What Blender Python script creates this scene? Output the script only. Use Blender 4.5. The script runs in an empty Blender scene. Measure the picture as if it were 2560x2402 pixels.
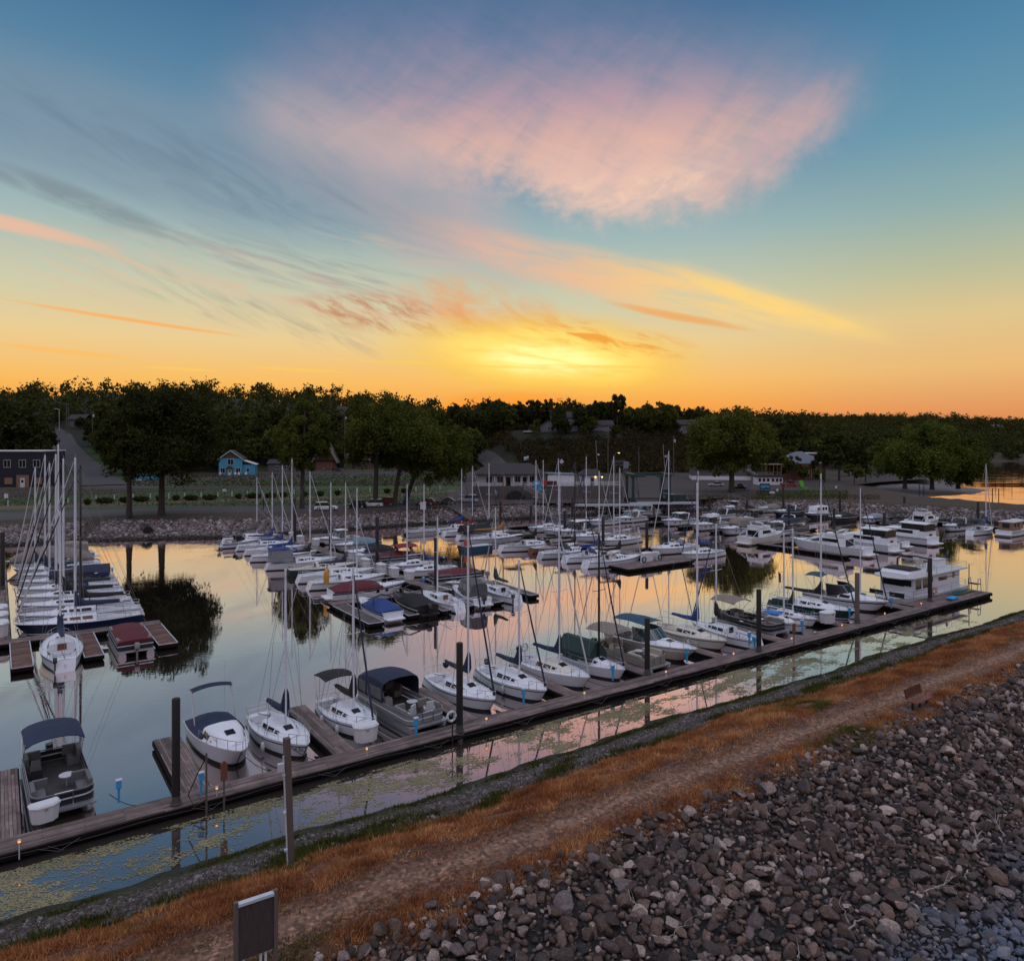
import bpy, bmesh, math, random
import numpy as np
from mathutils import Vector, Matrix
random.seed(7); rng = np.random.default_rng(7)
R = math.radians; PI = math.pi
SC = bpy.context.scene
COL = SC.collection

# ------------------------------------------------------------------ camera
cd = bpy.data.cameras.new("camera"); cam = bpy.data.objects.new("camera", cd); COL.objects.link(cam)
cam.location = (0, 0, 18); cam.rotation_euler = (R(90), 0, 0)
cd.sensor_width = 36; cd.lens = 36 * 1860 / 2560; cd.sensor_fit = 'HORIZONTAL'
cd.shift_y = -(1201 - 1090) / 2560; cd.clip_start = 0.5; cd.clip_end = 6000
SC.camera = cam
SC.view_settings.view_transform = 'Standard'; SC.view_settings.look = 'None'
SC.view_settings.exposure = 0.0; SC.view_settings.gamma = 1.0
SC.cycles.max_bounces = 6; SC.cycles.transparent_max_bounces = 12
SC.cycles.use_denoising = True
SC.cycles.caustics_reflective = False; SC.cycles.caustics_refractive = False

# ------------------------------------------------------------------ node helpers
def lin(c):
    return tuple((x / 255 / 12.92) if x / 255 <= 0.04045 else ((x / 255 + 0.055) / 1.055) ** 2.4 for x in c)

class NT:
    def __init__(s, tree): s.t = tree; s.n = tree.nodes; s.l = tree.links
    def node(s, typ, **kw):
        n = s.n.new(typ)
        for k, v in kw.items(): setattr(n, k, v)
        return n
    def put(s, sock, v):
        if hasattr(v, 'is_output'): s.l.new(v, sock)
        else: sock.default_value = v
    def m(s, op, a, b=None, c=None, clamp=False):
        n = s.node('ShaderNodeMath', operation=op); n.use_clamp = clamp
        s.put(n.inputs[0], a)
        if b is not None: s.put(n.inputs[1], b)
        if c is not None: s.put(n.inputs[2], c)
        return n.outputs[0]
    def ramp(s, fac, stops, interp='LINEAR'):
        n = s.node('ShaderNodeValToRGB'); r = n.color_ramp; r.interpolation = interp
        while len(r.elements) < len(stops): r.elements.new(0.5)
        for e, (p, c) in zip(r.elements, stops):
            e.position = p; e.color = (*c, 1) if len(c) == 3 else c
        s.put(n.inputs[0], fac); return n.outputs[0]
    def mix(s, fac, a, b, blend='MIX'):
        n = s.node('ShaderNodeMix', data_type='RGBA', blend_type=blend)
        s.put(n.inputs['Factor'], fac)
        A = [i for i in n.inputs if i.name == 'A' and i.type == 'RGBA'][0]
        B = [i for i in n.inputs if i.name == 'B' and i.type == 'RGBA'][0]
        s.put(A, a if hasattr(a, 'is_output') else (*a, 1)); s.put(B, b if hasattr(b, 'is_output') else (*b, 1))
        return [o for o in n.outputs if o.type == 'RGBA'][0]
    def noise(s, vec, scale, detail=4, rough=.55, dist=0, dim='3D'):
        n = s.node('ShaderNodeTexNoise', noise_dimensions=dim)
        if vec is not None: s.put(n.inputs['Vector'], vec)
        n.inputs['Scale'].default_value = scale; n.inputs['Detail'].default_value = detail
        n.inputs['Roughness'].default_value = rough; n.inputs['Distortion'].default_value = dist
        return n.outputs['Fac']
    def xyz(s, x, y, z):
        n = s.node('ShaderNodeCombineXYZ'); s.put(n.inputs[0], x); s.put(n.inputs[1], y); s.put(n.inputs[2], z); return n.outputs[0]
    def sep(s, v):
        n = s.node('ShaderNodeSeparateXYZ'); s.put(n.inputs[0], v); return n.outputs
    def sstep(s, x, a, b):
        n = s.node('ShaderNodeMapRange', interpolation_type='SMOOTHSTEP')
        s.put(n.inputs[0], x); n.inputs[1].default_value = a; n.inputs[2].default_value = b
        return n.outputs[0]

# ------------------------------------------------------------------ world: dusk sky
W0 = bpy.data.worlds.new("World"); SC.world = W0; W0.use_nodes = True
g = NT(W0.node_tree); W0.node_tree.nodes.clear()
gen = g.node('ShaderNodeTexCoord').outputs['Generated']
dx, dy, dz = g.sep(gen)
az = g.m('MULTIPLY', g.m('ARCTAN2', dx, dy), 180 / PI)
el = g.m('MULTIPLY', g.m('ARCSINE', dz), 180 / PI)
elp = g.m('DIVIDE', el, 90, clamp=True)
def stops(l): return [(e / 90, lin(c)) for e, c in l]
ctr = g.ramp(elp, stops([(0, (240, 138, 56)), (2.2, (250, 166, 72)), (4, (250, 190, 100)), (7, (236, 206, 148)), (10.4, (204, 204, 174)), (14.8, (160, 184, 184)),
                         (19, (122, 153, 174)), (25, (88, 130, 161)), (29, (70, 112, 149)), (36, (66, 98, 126)), (50, (62, 86, 108)), (90, (50, 86, 128))]))
rgt = g.ramp(elp, stops([(0, (214, 126, 78)), (1.6, (228, 150, 92)), (4.5, (236, 186, 120)), (8, (224, 198, 142)), (11, (188, 190, 156)), (15, (146, 174, 172)),
                         (20, (106, 152, 174)), (25, (84, 134, 166)), (29, (70, 118, 156)), (36, (68, 100, 128)), (50, (62, 86, 108)), (90, (50, 86, 128))]))
rf = g.sstep(az, 10, 32)
sky = g.mix(rf, ctr, rgt)
# clouds, in azimuth / elevation
pv = g.xyz(az, el, 0)
warp = g.node('ShaderNodeTexNoise'); g.put(warp.inputs['Vector'], pv); warp.inputs['Scale'].default_value = .09; warp.inputs['Detail'].default_value = 5
wx, wy, wz = g.sep(warp.outputs['Color'])
def ell(a0, e0, ra, re, rot, wamp=6, soft=(1.0, .0)):
    """soft elliptical region; returns mask 0..1 and rotated coords"""
    a = g.m('ADD', g.m('SUBTRACT', az, a0), g.m('MULTIPLY', g.m('SUBTRACT', wx, .5), wamp))
    e = g.m('ADD', g.m('SUBTRACT', el, e0), g.m('MULTIPLY', g.m('SUBTRACT', wy, .5), wamp * .5))
    c, s = math.cos(R(rot)), math.sin(R(rot))
    u = g.m('DIVIDE', g.m('ADD', g.m('MULTIPLY', a, c), g.m('MULTIPLY', e, s)), ra)
    v = g.m('DIVIDE', g.m('SUBTRACT', g.m('MULTIPLY', e, c), g.m('MULTIPLY', a, s)), re)
    r2 = g.m('ADD', g.m('MULTIPLY', u, u), g.m('MULTIPLY', v, v))
    return g.sstep(r2, soft[0], soft[1]), u, v
def streak(rot, sx, sy, scale, seed, lo, hi, detail=7):
    c, s = math.cos(R(rot)), math.sin(R(rot))
    u = g.m('ADD', g.m('MULTIPLY', az, c), g.m('MULTIPLY', el, s)); v = g.m('SUBTRACT', g.m('MULTIPLY', el, c), g.m('MULTIPLY', az, s))
    vec = g.xyz(g.m('MULTIPLY', u, sx), g.m('MULTIPLY', v, sy), seed)
    return g.sstep(g.noise(vec, scale, detail, .6, .6), lo, hi)
def layer(sky, mask, col, op): return g.mix(g.m('MULTIPLY', mask, op), sky, col)
mul = lambda *a: a[0] if len(a) == 1 else g.m('MULTIPLY', a[0], mul(*a[1:]))
# big pink fan
am = g.m('SUBTRACT', g.m('MAXIMUM', az, 0), 10.5)
lowe = g.m('MULTIPLY_ADD', g.m('MULTIPLY', am, am), .025, 15.7)
nb = g.noise(g.xyz(g.m('MULTIPLY', az, .8), el, 4.2), .8, 6, .6)
cut = g.sstep(g.m('ADD', g.m('SUBTRACT', el, lowe), g.m('MULTIPLY', g.m('SUBTRACT', nb, .5), 4.5)), -1.3, 3.0)
st1 = streak(40, .3, 1.0, .35, 1.3, .12, .70); st1b = streak(-20, .3, 1.2, .9, 5.1, .25, .75)
tex = g.m('MULTIPLY_ADD', st1, .5, g.m('MULTIPLY_ADD', st1b, .24, .26))
pink = g.ramp(g.sstep(el, 15, 31), [(0, lin((242, 202, 182))), (.35, lin((228, 182, 168))), (.62, lin((190, 158, 168))), (1, lin((118, 128, 160)))])
m0, _, _ = ell(3.5, 22.5, 27, 11.5, -6, 7)
sky = layer(sky, mul(m0, cut, tex), pink, .85)
m1, u1, v1 = ell(6, 20.8, 19, 6.4, 2, 6)
sky = layer(sky, mul(m1, cut, tex), pink, .85)
mv, _, _ = ell(-9, 18.0, 16, 5.4, -24, 7)
sky = layer(sky, mul(mv, streak(-24, .3, 1.1, .5, 30.2, .05, .6)), lin((190, 172, 174)), .75)
m1c, _, _ = ell(8, 17.3, 13, 2.6, 4, 4)
sky = layer(sky, mul(m1c, cut, streak(18, .45, 1.1, 1.1, 9.2, .35, .72)), lin((246, 204, 180)), .8)
m1d, _, _ = ell(18.5, 19.4, 9, 2.6, 38, 4)
sky = layer(sky, mul(m1d, cut, streak(42, .35, 1.4, .6, 2.2, .2, .75)), lin((206, 166, 168)), .7)
# second band falling to the right, cream at its tip
m2, u2, v2 = ell(8.5, 11.6, 21, 2.3, -14, 3.5)
cream = g.ramp(g.sstep(az, -12, 22), [(0, lin((222, 178, 165))), (.5, lin((238, 190, 150))), (1, lin((255, 214, 130)))])
sky = layer(sky, mul(m2, streak(-14, .22, 1.5, .5, 3.7, .25, .62)), cream, .95)
m2b, _, _ = ell(19.5, 9.3, 9, .9, -20, 1.2)
sky = layer(sky, mul(m2b, streak(-20, .3, 1.5, .8, 8.1, .2, .6)), lin((255, 214, 128)), .9)
m2c, _, _ = ell(12.5, 8.9, 6.5, .38, -13, 1.0)
sky = layer(sky, m2c, lin((240, 166, 90)), .75)
# grey-blue cirrus on the left
m3v, _, _ = ell(-24, 18.6, 24, 5.2, -10, 6)
sky = layer(sky, m3v, lin((128, 146, 162)), .55)
m3, _, _ = ell(-25, 18.5, 22, 3.6, -12, 6)
sky = layer(sky, mul(m3, streak(-22, .3, 1.4, .55, 4.4, .38, .78)), lin((108, 130, 150)), .6)
m3b, _, _ = ell(-30, 15.2, 9, .95, -16, 2.2)
sky = layer(sky, mul(m3b, streak(-16, .35, 1.3, .8, 6.6, .2, .6)), lin((120, 130, 138)), .6)
m3c, _, _ = ell(-34.5, 13.4, 7.5, .62, -9, 1.2)
sky = layer(sky, m3c, lin((240, 188, 158)), .8)
m3d, _, _ = ell(-14, 10.6, 20, 2.0, -9, 4)
sky = layer(sky, mul(m3d, streak(-11, .2, 1.7, .7, 12.1, .36, .72)), lin((226, 180, 150)), .75)
m3e, _, _ = ell(-20, 9.0, 14, 1.6, -14, 3)
sky = layer(sky, mul(m3e, streak(-26, .25, 1.8, .9, 14.5, .42, .75)), lin((150, 150, 140)), .55)
m3f, _, _ = ell(-27, 7.9, 9, .17, -6, .7)
sky = layer(sky, m3f, lin((252, 178, 100)), .9)
m3g, _, _ = ell(-31, 5.6, 5, .22, -4, .5)
sky = layer(sky, m3g, lin((255, 190, 96)), .7)
m3h, _, _ = ell(-18, 12.6, 17, 2.0, -9, 4)
sky = layer(sky, mul(m3h, streak(-13, .18, 1.9, 1.0, 41.5, .40, .70)), lin((150, 156, 158)), .6)
m3i, _, _ = ell(-27, 10.4, 14, 2.4, -12, 5)
sky = layer(sky, mul(m3i, streak(-19, .16, 2.0, 1.1, 47.5, .42, .72)), lin((226, 192, 160)), .6)
m3j, _, _ = ell(-6, 13.4, 12, 1.5, -8, 3)
sky = layer(sky, mul(m3j, streak(-10, .18, 1.8, 1.0, 52.5, .38, .72)), lin((206, 186, 168)), .55)
# orange-brown cloud and fire around the sun
m4, _, _ = ell(-9, 9.0, 8.5, 1.7, -7, 3)
sky = layer(sky, mul(m4, streak(-24, .45, 1.6, .9, 17.3, .38, .66)), lin((190, 118, 78)), .85)
m4b, _, _ = ell(-2, 9.6, 8, 2.5, -10, 4)
sky = layer(sky, mul(m4b, streak(-28, .4, 1.2, .7, 19.3, .3, .7)), lin((238, 160, 96)), .8)
gl, _, _ = ell(2.6, 6.3, 14, 3.6, -3, 3.5)
sky = layer(sky, gl, lin((255, 205, 66)), .75)
gl2, _, _ = ell(2.6, 6.2, 10, 2.6, -4, 3)
sky = layer(sky, mul(gl2, streak(-8, .25, 1.6, .7, 21.3, .15, .6)), (1.15, .84, .20), .95)
gl3, _, _ = ell(2.6, 5.9, 6, 1.5, -3, 2)
sky = layer(sky, mul(gl3, streak(-5, .25, 1.8, 1.0, 25.3, .3, .65)), (1.4, 1.15, .5), .7)
m5, _, _ = ell(7.2, 7.5, 8.5, 1.3, -10, 2.5)
sky = layer(sky, mul(m5, streak(-14, .4, 1.7, .9, 23.1, .42, .66)), lin((240, 150, 52)), .8)
for a0, e0, ra, re in ((-6, 5.5, 9, .14), (-16, 4.9, 4.5, .18), (3, 4.2, 9, .2), (-24, 4.7, 3, .16), (8, 5.3, 5, .15)):
    mm, _, _ = ell(a0, e0, ra, re, -2, .6)
    sky = layer(sky, mm, lin((255, 206, 92)), .6)
sg, _, _ = ell(0, 2.2, 7, 1.6, 0, 0)
sky = layer(sky, sg, lin((255, 150, 30)), .55)
# the unseen sky behind and overhead, brightened to add fill light
bk_ = g.node('ShaderNodeVectorMath', operation='SCALE'); g.put(bk_.inputs[0], g.ramp(elp, [(0, lin((112, 98, 100))), (.12, lin((120, 112, 120))), (.4, lin((158, 152, 164))), (.7, lin((184, 186, 204))), (1, lin((186, 192, 214)))])); bk_.inputs['Scale'].default_value = 1.95; back = bk_.outputs[0]
bf = g.m('MAXIMUM', g.sstep(dy, .35, -.25), g.sstep(el, 38, 62))
sky = g.mix(bf, sky, back)
grd = g.sstep(el, -.2, -3)
sky = g.mix(grd, sky, (.05, .05, .055))
bg = g.node('ShaderNodeBackground'); g.put(bg.inputs[0], sky); bg.inputs[1].default_value = 1.0
wo = g.node('ShaderNodeOutputWorld'); g.l.new(bg.outputs[0], wo.inputs[0])

sl = bpy.data.lights.new("sun", 'SUN'); sl.energy = 0.35; sl.angle = R(6); sl.color = (1, .55, .22)
so = bpy.data.objects.new("sun", sl); COL.objects.link(so); so.rotation_euler = (R(90 - 3.0), 0, R(180) - R(1.0))

# ------------------------------------------------------------------ marina grid and ground
GA = R(34.7); GC, GS = math.cos(GA), math.sin(GA)
def W(s, t, z=0.): return Vector((GC * s - GS * t, GS * s + GC * t, z))
SHORE = [W(*p) for p in ((-400, 190), (-60, 158), (-20, 150), (12, 146), (33, 137), (60, 135), (74, 135), (98, 131), (120, 128), (140, 121), (150, 110), (158, 95), (166, 75), (171, 61), (180, 40), (200, 5), (230, -60))]
SHORE += [Vector(p) for p in ((190, 90, 0), (142, 142, 0), (119, 168, 0), (108, 192, 0), (109, 212, 0), (121, 219, 0), (145, 232, 0), (160, 250, 0), (158, 264, 0), (181, 299, 0), (215, 350, 0), (260, 420, 0), (303, 492, 0), (365, 531, 0), (600, 600, 0), (1400, 700, 0), (1600, 2600, 0), (-1600, 2600, 0), (-1600, 190, 0))]
_sx = np.array([p.x for p in SHORE]); _sy = np.array([p.y for p in SHORE])
def sdist(X, Y):
    X = np.asarray(X, float); Y = np.asarray(Y, float)
    d = np.full(X.shape, 1e9); ins = np.zeros(X.shape, bool); n = len(_sx)
    for i in range(n):
        ax, ay, bx, by = _sx[i], _sy[i], _sx[(i + 1) % n], _sy[(i + 1) % n]
        ex, ey = bx - ax, by - ay
        tt = np.clip(((X - ax) * ex + (Y - ay) * ey) / (ex * ex + ey * ey), 0, 1)
        d = np.minimum(d, np.hypot(X - ax - tt * ex, Y - ay - tt * ey))
        c = ((ay > Y) != (by > Y)) & (X < ex * (Y - ay) / (by - ay + 1e-12) + ax)
        ins ^= c
    return np.where(ins, d, -d)
_hx = [-400, -300, -200, -150, -100, -40, 0, 40, 100, 160, 200, 350, 600, 1200]
_hs = [236, 240, 245, 256, 306, 320, 303, 300, 312, 330, 400, 540, 660, 800]
_hr = [42, 42, 41, 37, 31, 23, 18, 18, 17, 15, 16, 18, 20, 22]
_hw = [330, 330, 330, 320, 240, 120, 46, 40, 80, 160, 180, 260, 320, 400]
def hgt(X, Y):
    X = np.asarray(X, float); Y = np.asarray(Y, float)
    d = sdist(X, Y)
    sl = np.where((X > 108) & (Y > 195), .07, np.interp(X, [-60, -42, -20], [.2, .42, .55]))
    h = np.clip(d * sl, -2.5, 2.8)
    q = np.clip((Y - np.interp(X, _hx, _hs)) / np.interp(X, _hx, _hw), 0, 1)
    h = h + np.where(d > 0, np.interp(X, _hx, _hr) * q * q * (3 - 2 * q), 0)
    far = np.clip((Y - 420) / 700, 0, 1)
    return h + np.where(d > 20, far * (9 + 5 * np.sin(X * .014 + 1) * np.cos(Y * .006) + 3 * np.sin(X * .037)), 0)
def H1(x, y): return float(hgt(np.array([x]), np.array([y]))[0])
_ys = np.concatenate([np.arange(120, 420, .5), np.arange(420, 1400, 3)])
def G(px, py):
    """where the line of sight through a photograph pixel meets the land: a point on the ground"""
    z = 18 - (py - 1090) / 1860 * _ys; h = hgt((px - 1280) / 1860 * _ys, _ys)
    i = int(np.argmax(h >= z)) if (h >= z).any() else int(np.argmin((z - h) / _ys))
    return Vector(((px - 1280) / 1860 * _ys[i], _ys[i], h[i]))
def Pz(px, py, z=0.):
    Y = 1860 * (18 - z) / (py - 1090); return Vector(((px - 1280) * Y / 1860, Y, z))

# ------------------------------------------------------------------ materials
MATS = {}
def new_mat(name):
    m = bpy.data.materials.new(name); m.use_nodes = True; m.node_tree.nodes.clear()
    n = NT(m.node_tree); b = n.node('ShaderNodeBsdfPrincipled'); o = n.node('ShaderNodeOutputMaterial')
    n.l.new(b.outputs[0], o.inputs[0]); MATS[name] = m
    return m, n, b, o
def geo(n): return n.node('ShaderNodeNewGeometry')
def objco(n): return n.node('ShaderNodeTexCoord').outputs['Object']
def bump(n, b, h, strength=.4, dist=.02):
    k = n.node('ShaderNodeBump'); k.inputs['Strength'].default_value = strength; k.inputs['Distance'].default_value = dist
    n.put(k.inputs['Height'], h); n.l.new(k.outputs[0], b.inputs['Normal'])
def pm(name, c, r=.5, var=.18, scale=3., metal=0., bmp=0., bs=30., stretch=None, rv=.1, spec=.5):
    if max(c) < .44 and not metal: c = tuple(x * .72 for x in c)
    m, n, b, o = new_mat(name)
    v = objco(n)
    if stretch:
        mp = n.node('ShaderNodeMapping'); mp.inputs['Scale'].default_value = stretch; n.put(mp.inputs[0], v); v = mp.outputs[0]
    f = n.noise(v, scale, 5, .6)
    g1 = n.node('ShaderNodeObjectInfo').outputs['Random']
    f2 = n.m('ADD', n.m('MULTIPLY', f, .8), n.m('MULTIPLY', g1, .2))
    col = n.ramp(f2, [(.25, tuple(x * (1 - var) for x in c)), (.75, tuple(min(1, x * (1 + var)) for x in c))])
    n.put(b.inputs['Base Color'], col); b.inputs['Metallic'].default_value = metal
    b.inputs['Specular IOR Level'].default_value = spec
    n.put(b.inputs['Roughness'], n.m('ADD', r - rv / 2, n.m('MULTIPLY', n.noise(v, scale * 4, 3), rv), clamp=True))
    if bmp: bump(n, b, n.noise(v, bs, 4), bmp, .02)
    return m
def planks(name, c, width=.16, length=3.2, dark=.35, across=False, var=.35):
    m, n, b, o = new_mat(name)
    v = objco(n)
    if across:
        x, y, z = n.sep(v); v = n.xyz(y, x, z)
    br = n.node('ShaderNodeTexBrick'); n.put(br.inputs['Vector'], v)
    br.inputs['Color1'].default_value = (*[x * (1 - var) for x in c], 1); br.inputs['Color2'].default_value = (*[x * (1 + var) for x in c], 1)
    br.inputs['Mortar'].default_value = (*[x * dark * .3 for x in c], 1)
    br.inputs['Scale'].default_value = 1; br.inputs['Brick Width'].default_value = length; br.inputs['Row Height'].default_value = width
    br.inputs['Mortar Size'].default_value = .012; br.inputs['Mortar Smooth'].default_value = .2; br.inputs['Bias'].default_value = 0
    x, y, z = n.sep(v)
    gr = n.noise(n.xyz(n.m('MULTIPLY', x, .5), n.m('MULTIPLY', y, 9), z), 2.2, 6, .65)
    st = n.noise(v, .9, 5, .6)
    col = n.mix(1.0, br.outputs['Color'], n.ramp(gr, [(.3, (.6, .58, .56)), (.7, (1.25, 1.25, 1.25))]), 'MULTIPLY')
    col = n.mix(1.0, col, n.ramp(st, [(.35, (.62, .62, .62)), (.62, (1.15, 1.12, 1.1))]), 'MULTIPLY')
    n.put(b.inputs['Base Color'], col); b.inputs['Roughness'].default_value = .72
    bump(n, b, n.m('ADD', br.outputs['Fac'], n.m('MULTIPLY', gr, -.6)), .5, -.012)
    return m
def glow(name, c, s):
    m, n, b, o = new_mat(name); b.inputs['Base Color'].default_value = (*c, 1)
    b.inputs['Emission Color'].default_value = (*c, 1); b.inputs['Emission Strength'].default_value = s
    return m
pm('white', (.72, .75, .80), .3, .06, 1.2); pm('cream', (.66, .63, .55), .35, .07, 1.2); pm('dullwhite', (.5, .52, .55), .45, .12)
pm('deckgrey', (.5, .51, .52), .6, .1); pm('beige', (.45, .40, .34), .6, .1)
pm('navy', (.018, .03, .085), .25, .15); pm('green', (.01, .06, .055), .25, .15); pm('redhull', (.2, .02, .02), .3)
pm('stripeblue', (.02, .06, .25), .3); pm('bottom', (.02, .03, .06), .6); pm('bottomred', (.07, .018, .012), .6)
for nm, c in (('cv_navy', (.016, .03, .078)), ('cv_blue', (.022, .065, .25)), ('cv_black', (.011, .012, .014)), ('cv_maroon', (.13, .014, .024)), ('cv_tan', (.30, .245, .205)),
              ('cv_grey', (.12, .125, .13)), ('cv_green', (.018, .05, .045)), ('cv_teal', (.02, .09, .15)), ('cv_pale', (.18, .30, .36)), ('cv_orange', (.42, .20, .05)), ('cv_red', (.27, .02, .02)),
              ('cv_sky', (.03, .20, .55)), ('cv_clear', (.30, .33, .36)), ('cv_charcoal', (.03, .036, .045)), ('cv_yellow', (.6, .33, .06))):
    pm(nm, c, .75, .22, 2.2, bmp=.5, bs=5)
pm('glass', (.010, .012, .015), .22, .1, spec=.28); pm('glassgreen', (.03, .075, .07), .06, .1, spec=.9); pm('brownglass', (.045, .037, .033), .12, .3, spec=.6)
pm('alu', (.45, .47, .5), .38, .08, metal=.75); pm('steel', (.6, .62, .64), .25, .05, metal=.9); pm('mastgrey', (.72, .77, .85), .4, .06, metal=.1); pm('mastblack', (.012, .012, .014), .4)
pm('wire', (.25, .26, .28), .4, metal=.6); pm('black', (.012, .012, .013), .5); pm('rubber', (.018, .018, .02), .8); pm('engine', (.03, .033, .038), .3); pm('enginegrey', (.3, .31, .33), .35)
pm('teak', (.22, .09, .04), .5, .3, 4, stretch=(1, 6, 6)); pm('seat', (.3, .28, .27), .55, .1); pm('darkseat', (.17, .17, .18), .55, .15); pm('wood_dark', (.085, .064, .06), .8, .5, 3, stretch=(9, 9, .8), bmp=.5); pm('carpet', (.07, .065, .06), .9)
pm('rail_panel', (.32, .32, .33), .4, .08); pm('rail_dark', (.02, .022, .03), .4); pm('rail_tan', (.36, .32, .28), .4)
pm('pile', (.012, .012, .013), .55, .3, 2, bmp=.3, bs=12); pm('pilebase', (.11, .10, .10), .7, .3, 5, bmp=.4); pm('wood_post', (.17, .135, .12), .8, .3, 6, stretch=(6, 6, .6), bmp=.6)
pm('redwood', (.24, .085, .055), .55, .22, 5, stretch=(.6, 8, 8), bmp=.3); pm('conduit', (.5, .55, .6), .5, .1); pm('concrete', (.15, .135, .13), .85, .2, 2, bmp=.3); pm('dockblue', (.04, .36, .72), .4, .1)
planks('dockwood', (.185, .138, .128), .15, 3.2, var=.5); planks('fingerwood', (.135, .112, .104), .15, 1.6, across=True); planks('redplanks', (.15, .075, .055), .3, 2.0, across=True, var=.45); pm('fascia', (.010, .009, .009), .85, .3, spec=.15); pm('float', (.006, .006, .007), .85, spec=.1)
glow('lamp_amber', (1, .27, .025), 2.4); glow('lamp_warm', (1, .55, .18), 4.); pm('dockbox', (.66, .68, .71), .45, .08); pm('orange', (.5, .08, .02), .5)
pm('carwhite', (.62, .64, .66), .25); pm('carblack', (.012, .013, .015), .2); pm('carred', (.22, .014, .016), .25); pm('cargrey', (.12, .13, .14), .25); pm('carsilver', (.38, .42, .46), .25); pm('carteal', (.045, .085, .10), .25); pm('carorange', (.35, .05, .025), .3); pm('cardark', (.03, .04, .05), .25)
pm('headlight', (.7, .72, .75), .1); pm('taillight', (.3, .01, .01), .2)
pm('asphalt', (.075, .068, .070), .85, .18, .25, bmp=.15, bs=8); pm('lot', (.062, .045, .040), .85, .22, .12, bmp=.15, bs=8); pm('pavement', (.26, .245, .235), .85, .15, .4); pm('paint', (.55, .55, .55), .6)
pm('grass', (.034, .078, .009), .9, .35, .3, bmp=.6, bs=4); pm('mulch', (.17, .10, .065), .9, .3, 1, bmp=.5, bs=6); pm('sand', (.21, .18, .165), .95, .15, .2, bmp=.3, bs=3); pm('gravel', (.16, .14, .13), .95, .4, 3, bmp=.6, bs=5); pm('ballast', (.045, .035, .032), .95, .35, 2, bmp=.6, bs=6)
pm('bark', (.075, .06, .05), .9, .4, 2, stretch=(3, 3, .5), bmp=.8, bs=10); pm('driftwood', (.42, .37, .33), .8, .25, 5, stretch=(1, 6, 6), bmp=.3)
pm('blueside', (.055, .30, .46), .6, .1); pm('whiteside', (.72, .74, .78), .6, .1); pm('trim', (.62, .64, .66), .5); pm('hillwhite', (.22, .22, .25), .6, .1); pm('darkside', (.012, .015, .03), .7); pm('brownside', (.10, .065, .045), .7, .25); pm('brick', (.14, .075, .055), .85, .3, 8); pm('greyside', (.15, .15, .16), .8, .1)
pm('roofdark', (.05, .042, .045), .85, .25, 3, bmp=.4); pm('roofblue', (.13, .16, .21), .5, .15, 2); pm('roofbrown', (.10, .06, .045), .8, .2); pm('tanwood', (.32, .2, .12), .7, .2); pm('liftgreen', (.012, .05, .05), .5, .2); pm('lime', (.10, .42, .02), .5); pm('signblue', (.05, .3, .5), .4, .5, 2); pm('red', (.45, .04, .03), .5)
glow('litwindow', (1, .6, .25), .5)

def leaf_mat(name, c1, c2, tl=.25):
    m, n, b, o = new_mat(name); n.n.remove(b)
    gi = geo(n); oi = n.node('ShaderNodeObjectInfo')
    rnd = n.m('FRACT', n.m('ADD', gi.outputs['Random Per Island'], oi.outputs['Random']))
    nz = n.noise(gi.outputs['Position'], .22, 3)
    f = n.m('ADD', n.m('MULTIPLY', rnd, .45), n.m('ADD', n.m('MULTIPLY', n.sstep(nz, .3, .7), .3), n.m('MULTIPLY', oi.outputs['Random'], .25)))
    col = n.ramp(f, [(.1, c1), (.9, c2)])
    d = n.node('ShaderNodeBsdfDiffuse'); t = n.node('ShaderNodeBsdfTranslucent'); n.put(d.inputs[0], col); n.put(t.inputs[0], col)
    mx = n.node('ShaderNodeMixShader'); mx.inputs[0].default_value = tl
    n.l.new(d.outputs[0], mx.inputs[1]); n.l.new(t.outputs[0], mx.inputs[2]); n.l.new(mx.outputs[0], o.inputs[0])
    return m
leaf_mat('leaf', (.045, .062, .014), (.15, .165, .036)); leaf_mat('leafdark', (.028, .036, .013), (.085, .092, .028)); leaf_mat('leafbright', (.055, .085, .016), (.165, .20, .042)); leaf_mat('leafbrush', (.022, .022, .010), (.085, .065, .03))
leaf_mat('weed', (.03, .042, .008), (.11, .115, .03)); leaf_mat('algae', (.09, .09, .045), (.33, .30, .18), 0)

def grass_mat():
    m, n, b, o = new_mat('drygrass'); n.n.remove(b)
    gi = geo(n); P = gi.outputs['Position']
    rnd = gi.outputs['Random Per Island']
    nz = n.noise(P, .55, 4); nz2 = n.noise(P, .13, 3)
    f = n.m('ADD', n.m('MULTIPLY', rnd, .5), n.m('MULTIPLY', n.sstep(nz, .3, .7), .5))
    col = n.ramp(f, [(.05, (.115, .046, .024)), (.35, (.33, .132, .056)), (.65, (.50, .222, .092)), (.95, (.78, .48, .24))])
    gm = n.sstep(n.m('ADD', nz2, n.m('MULTIPLY', nz, .25)), .70, .80)
    col = n.mix(gm, col, (.11, .11, .025))
    d = n.node('ShaderNodeBsdfDiffuse'); t = n.node('ShaderNodeBsdfTranslucent'); n.put(d.inputs[0], col); n.put(t.inputs[0], col)
    mx = n.node('ShaderNodeMixShader'); mx.inputs[0].default_value = .3
    n.l.new(d.outputs[0], mx.inputs[1]); n.l.new(t.outputs[0], mx.inputs[2]); n.l.new(mx.outputs[0], o.inputs[0])
grass_mat()
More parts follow.
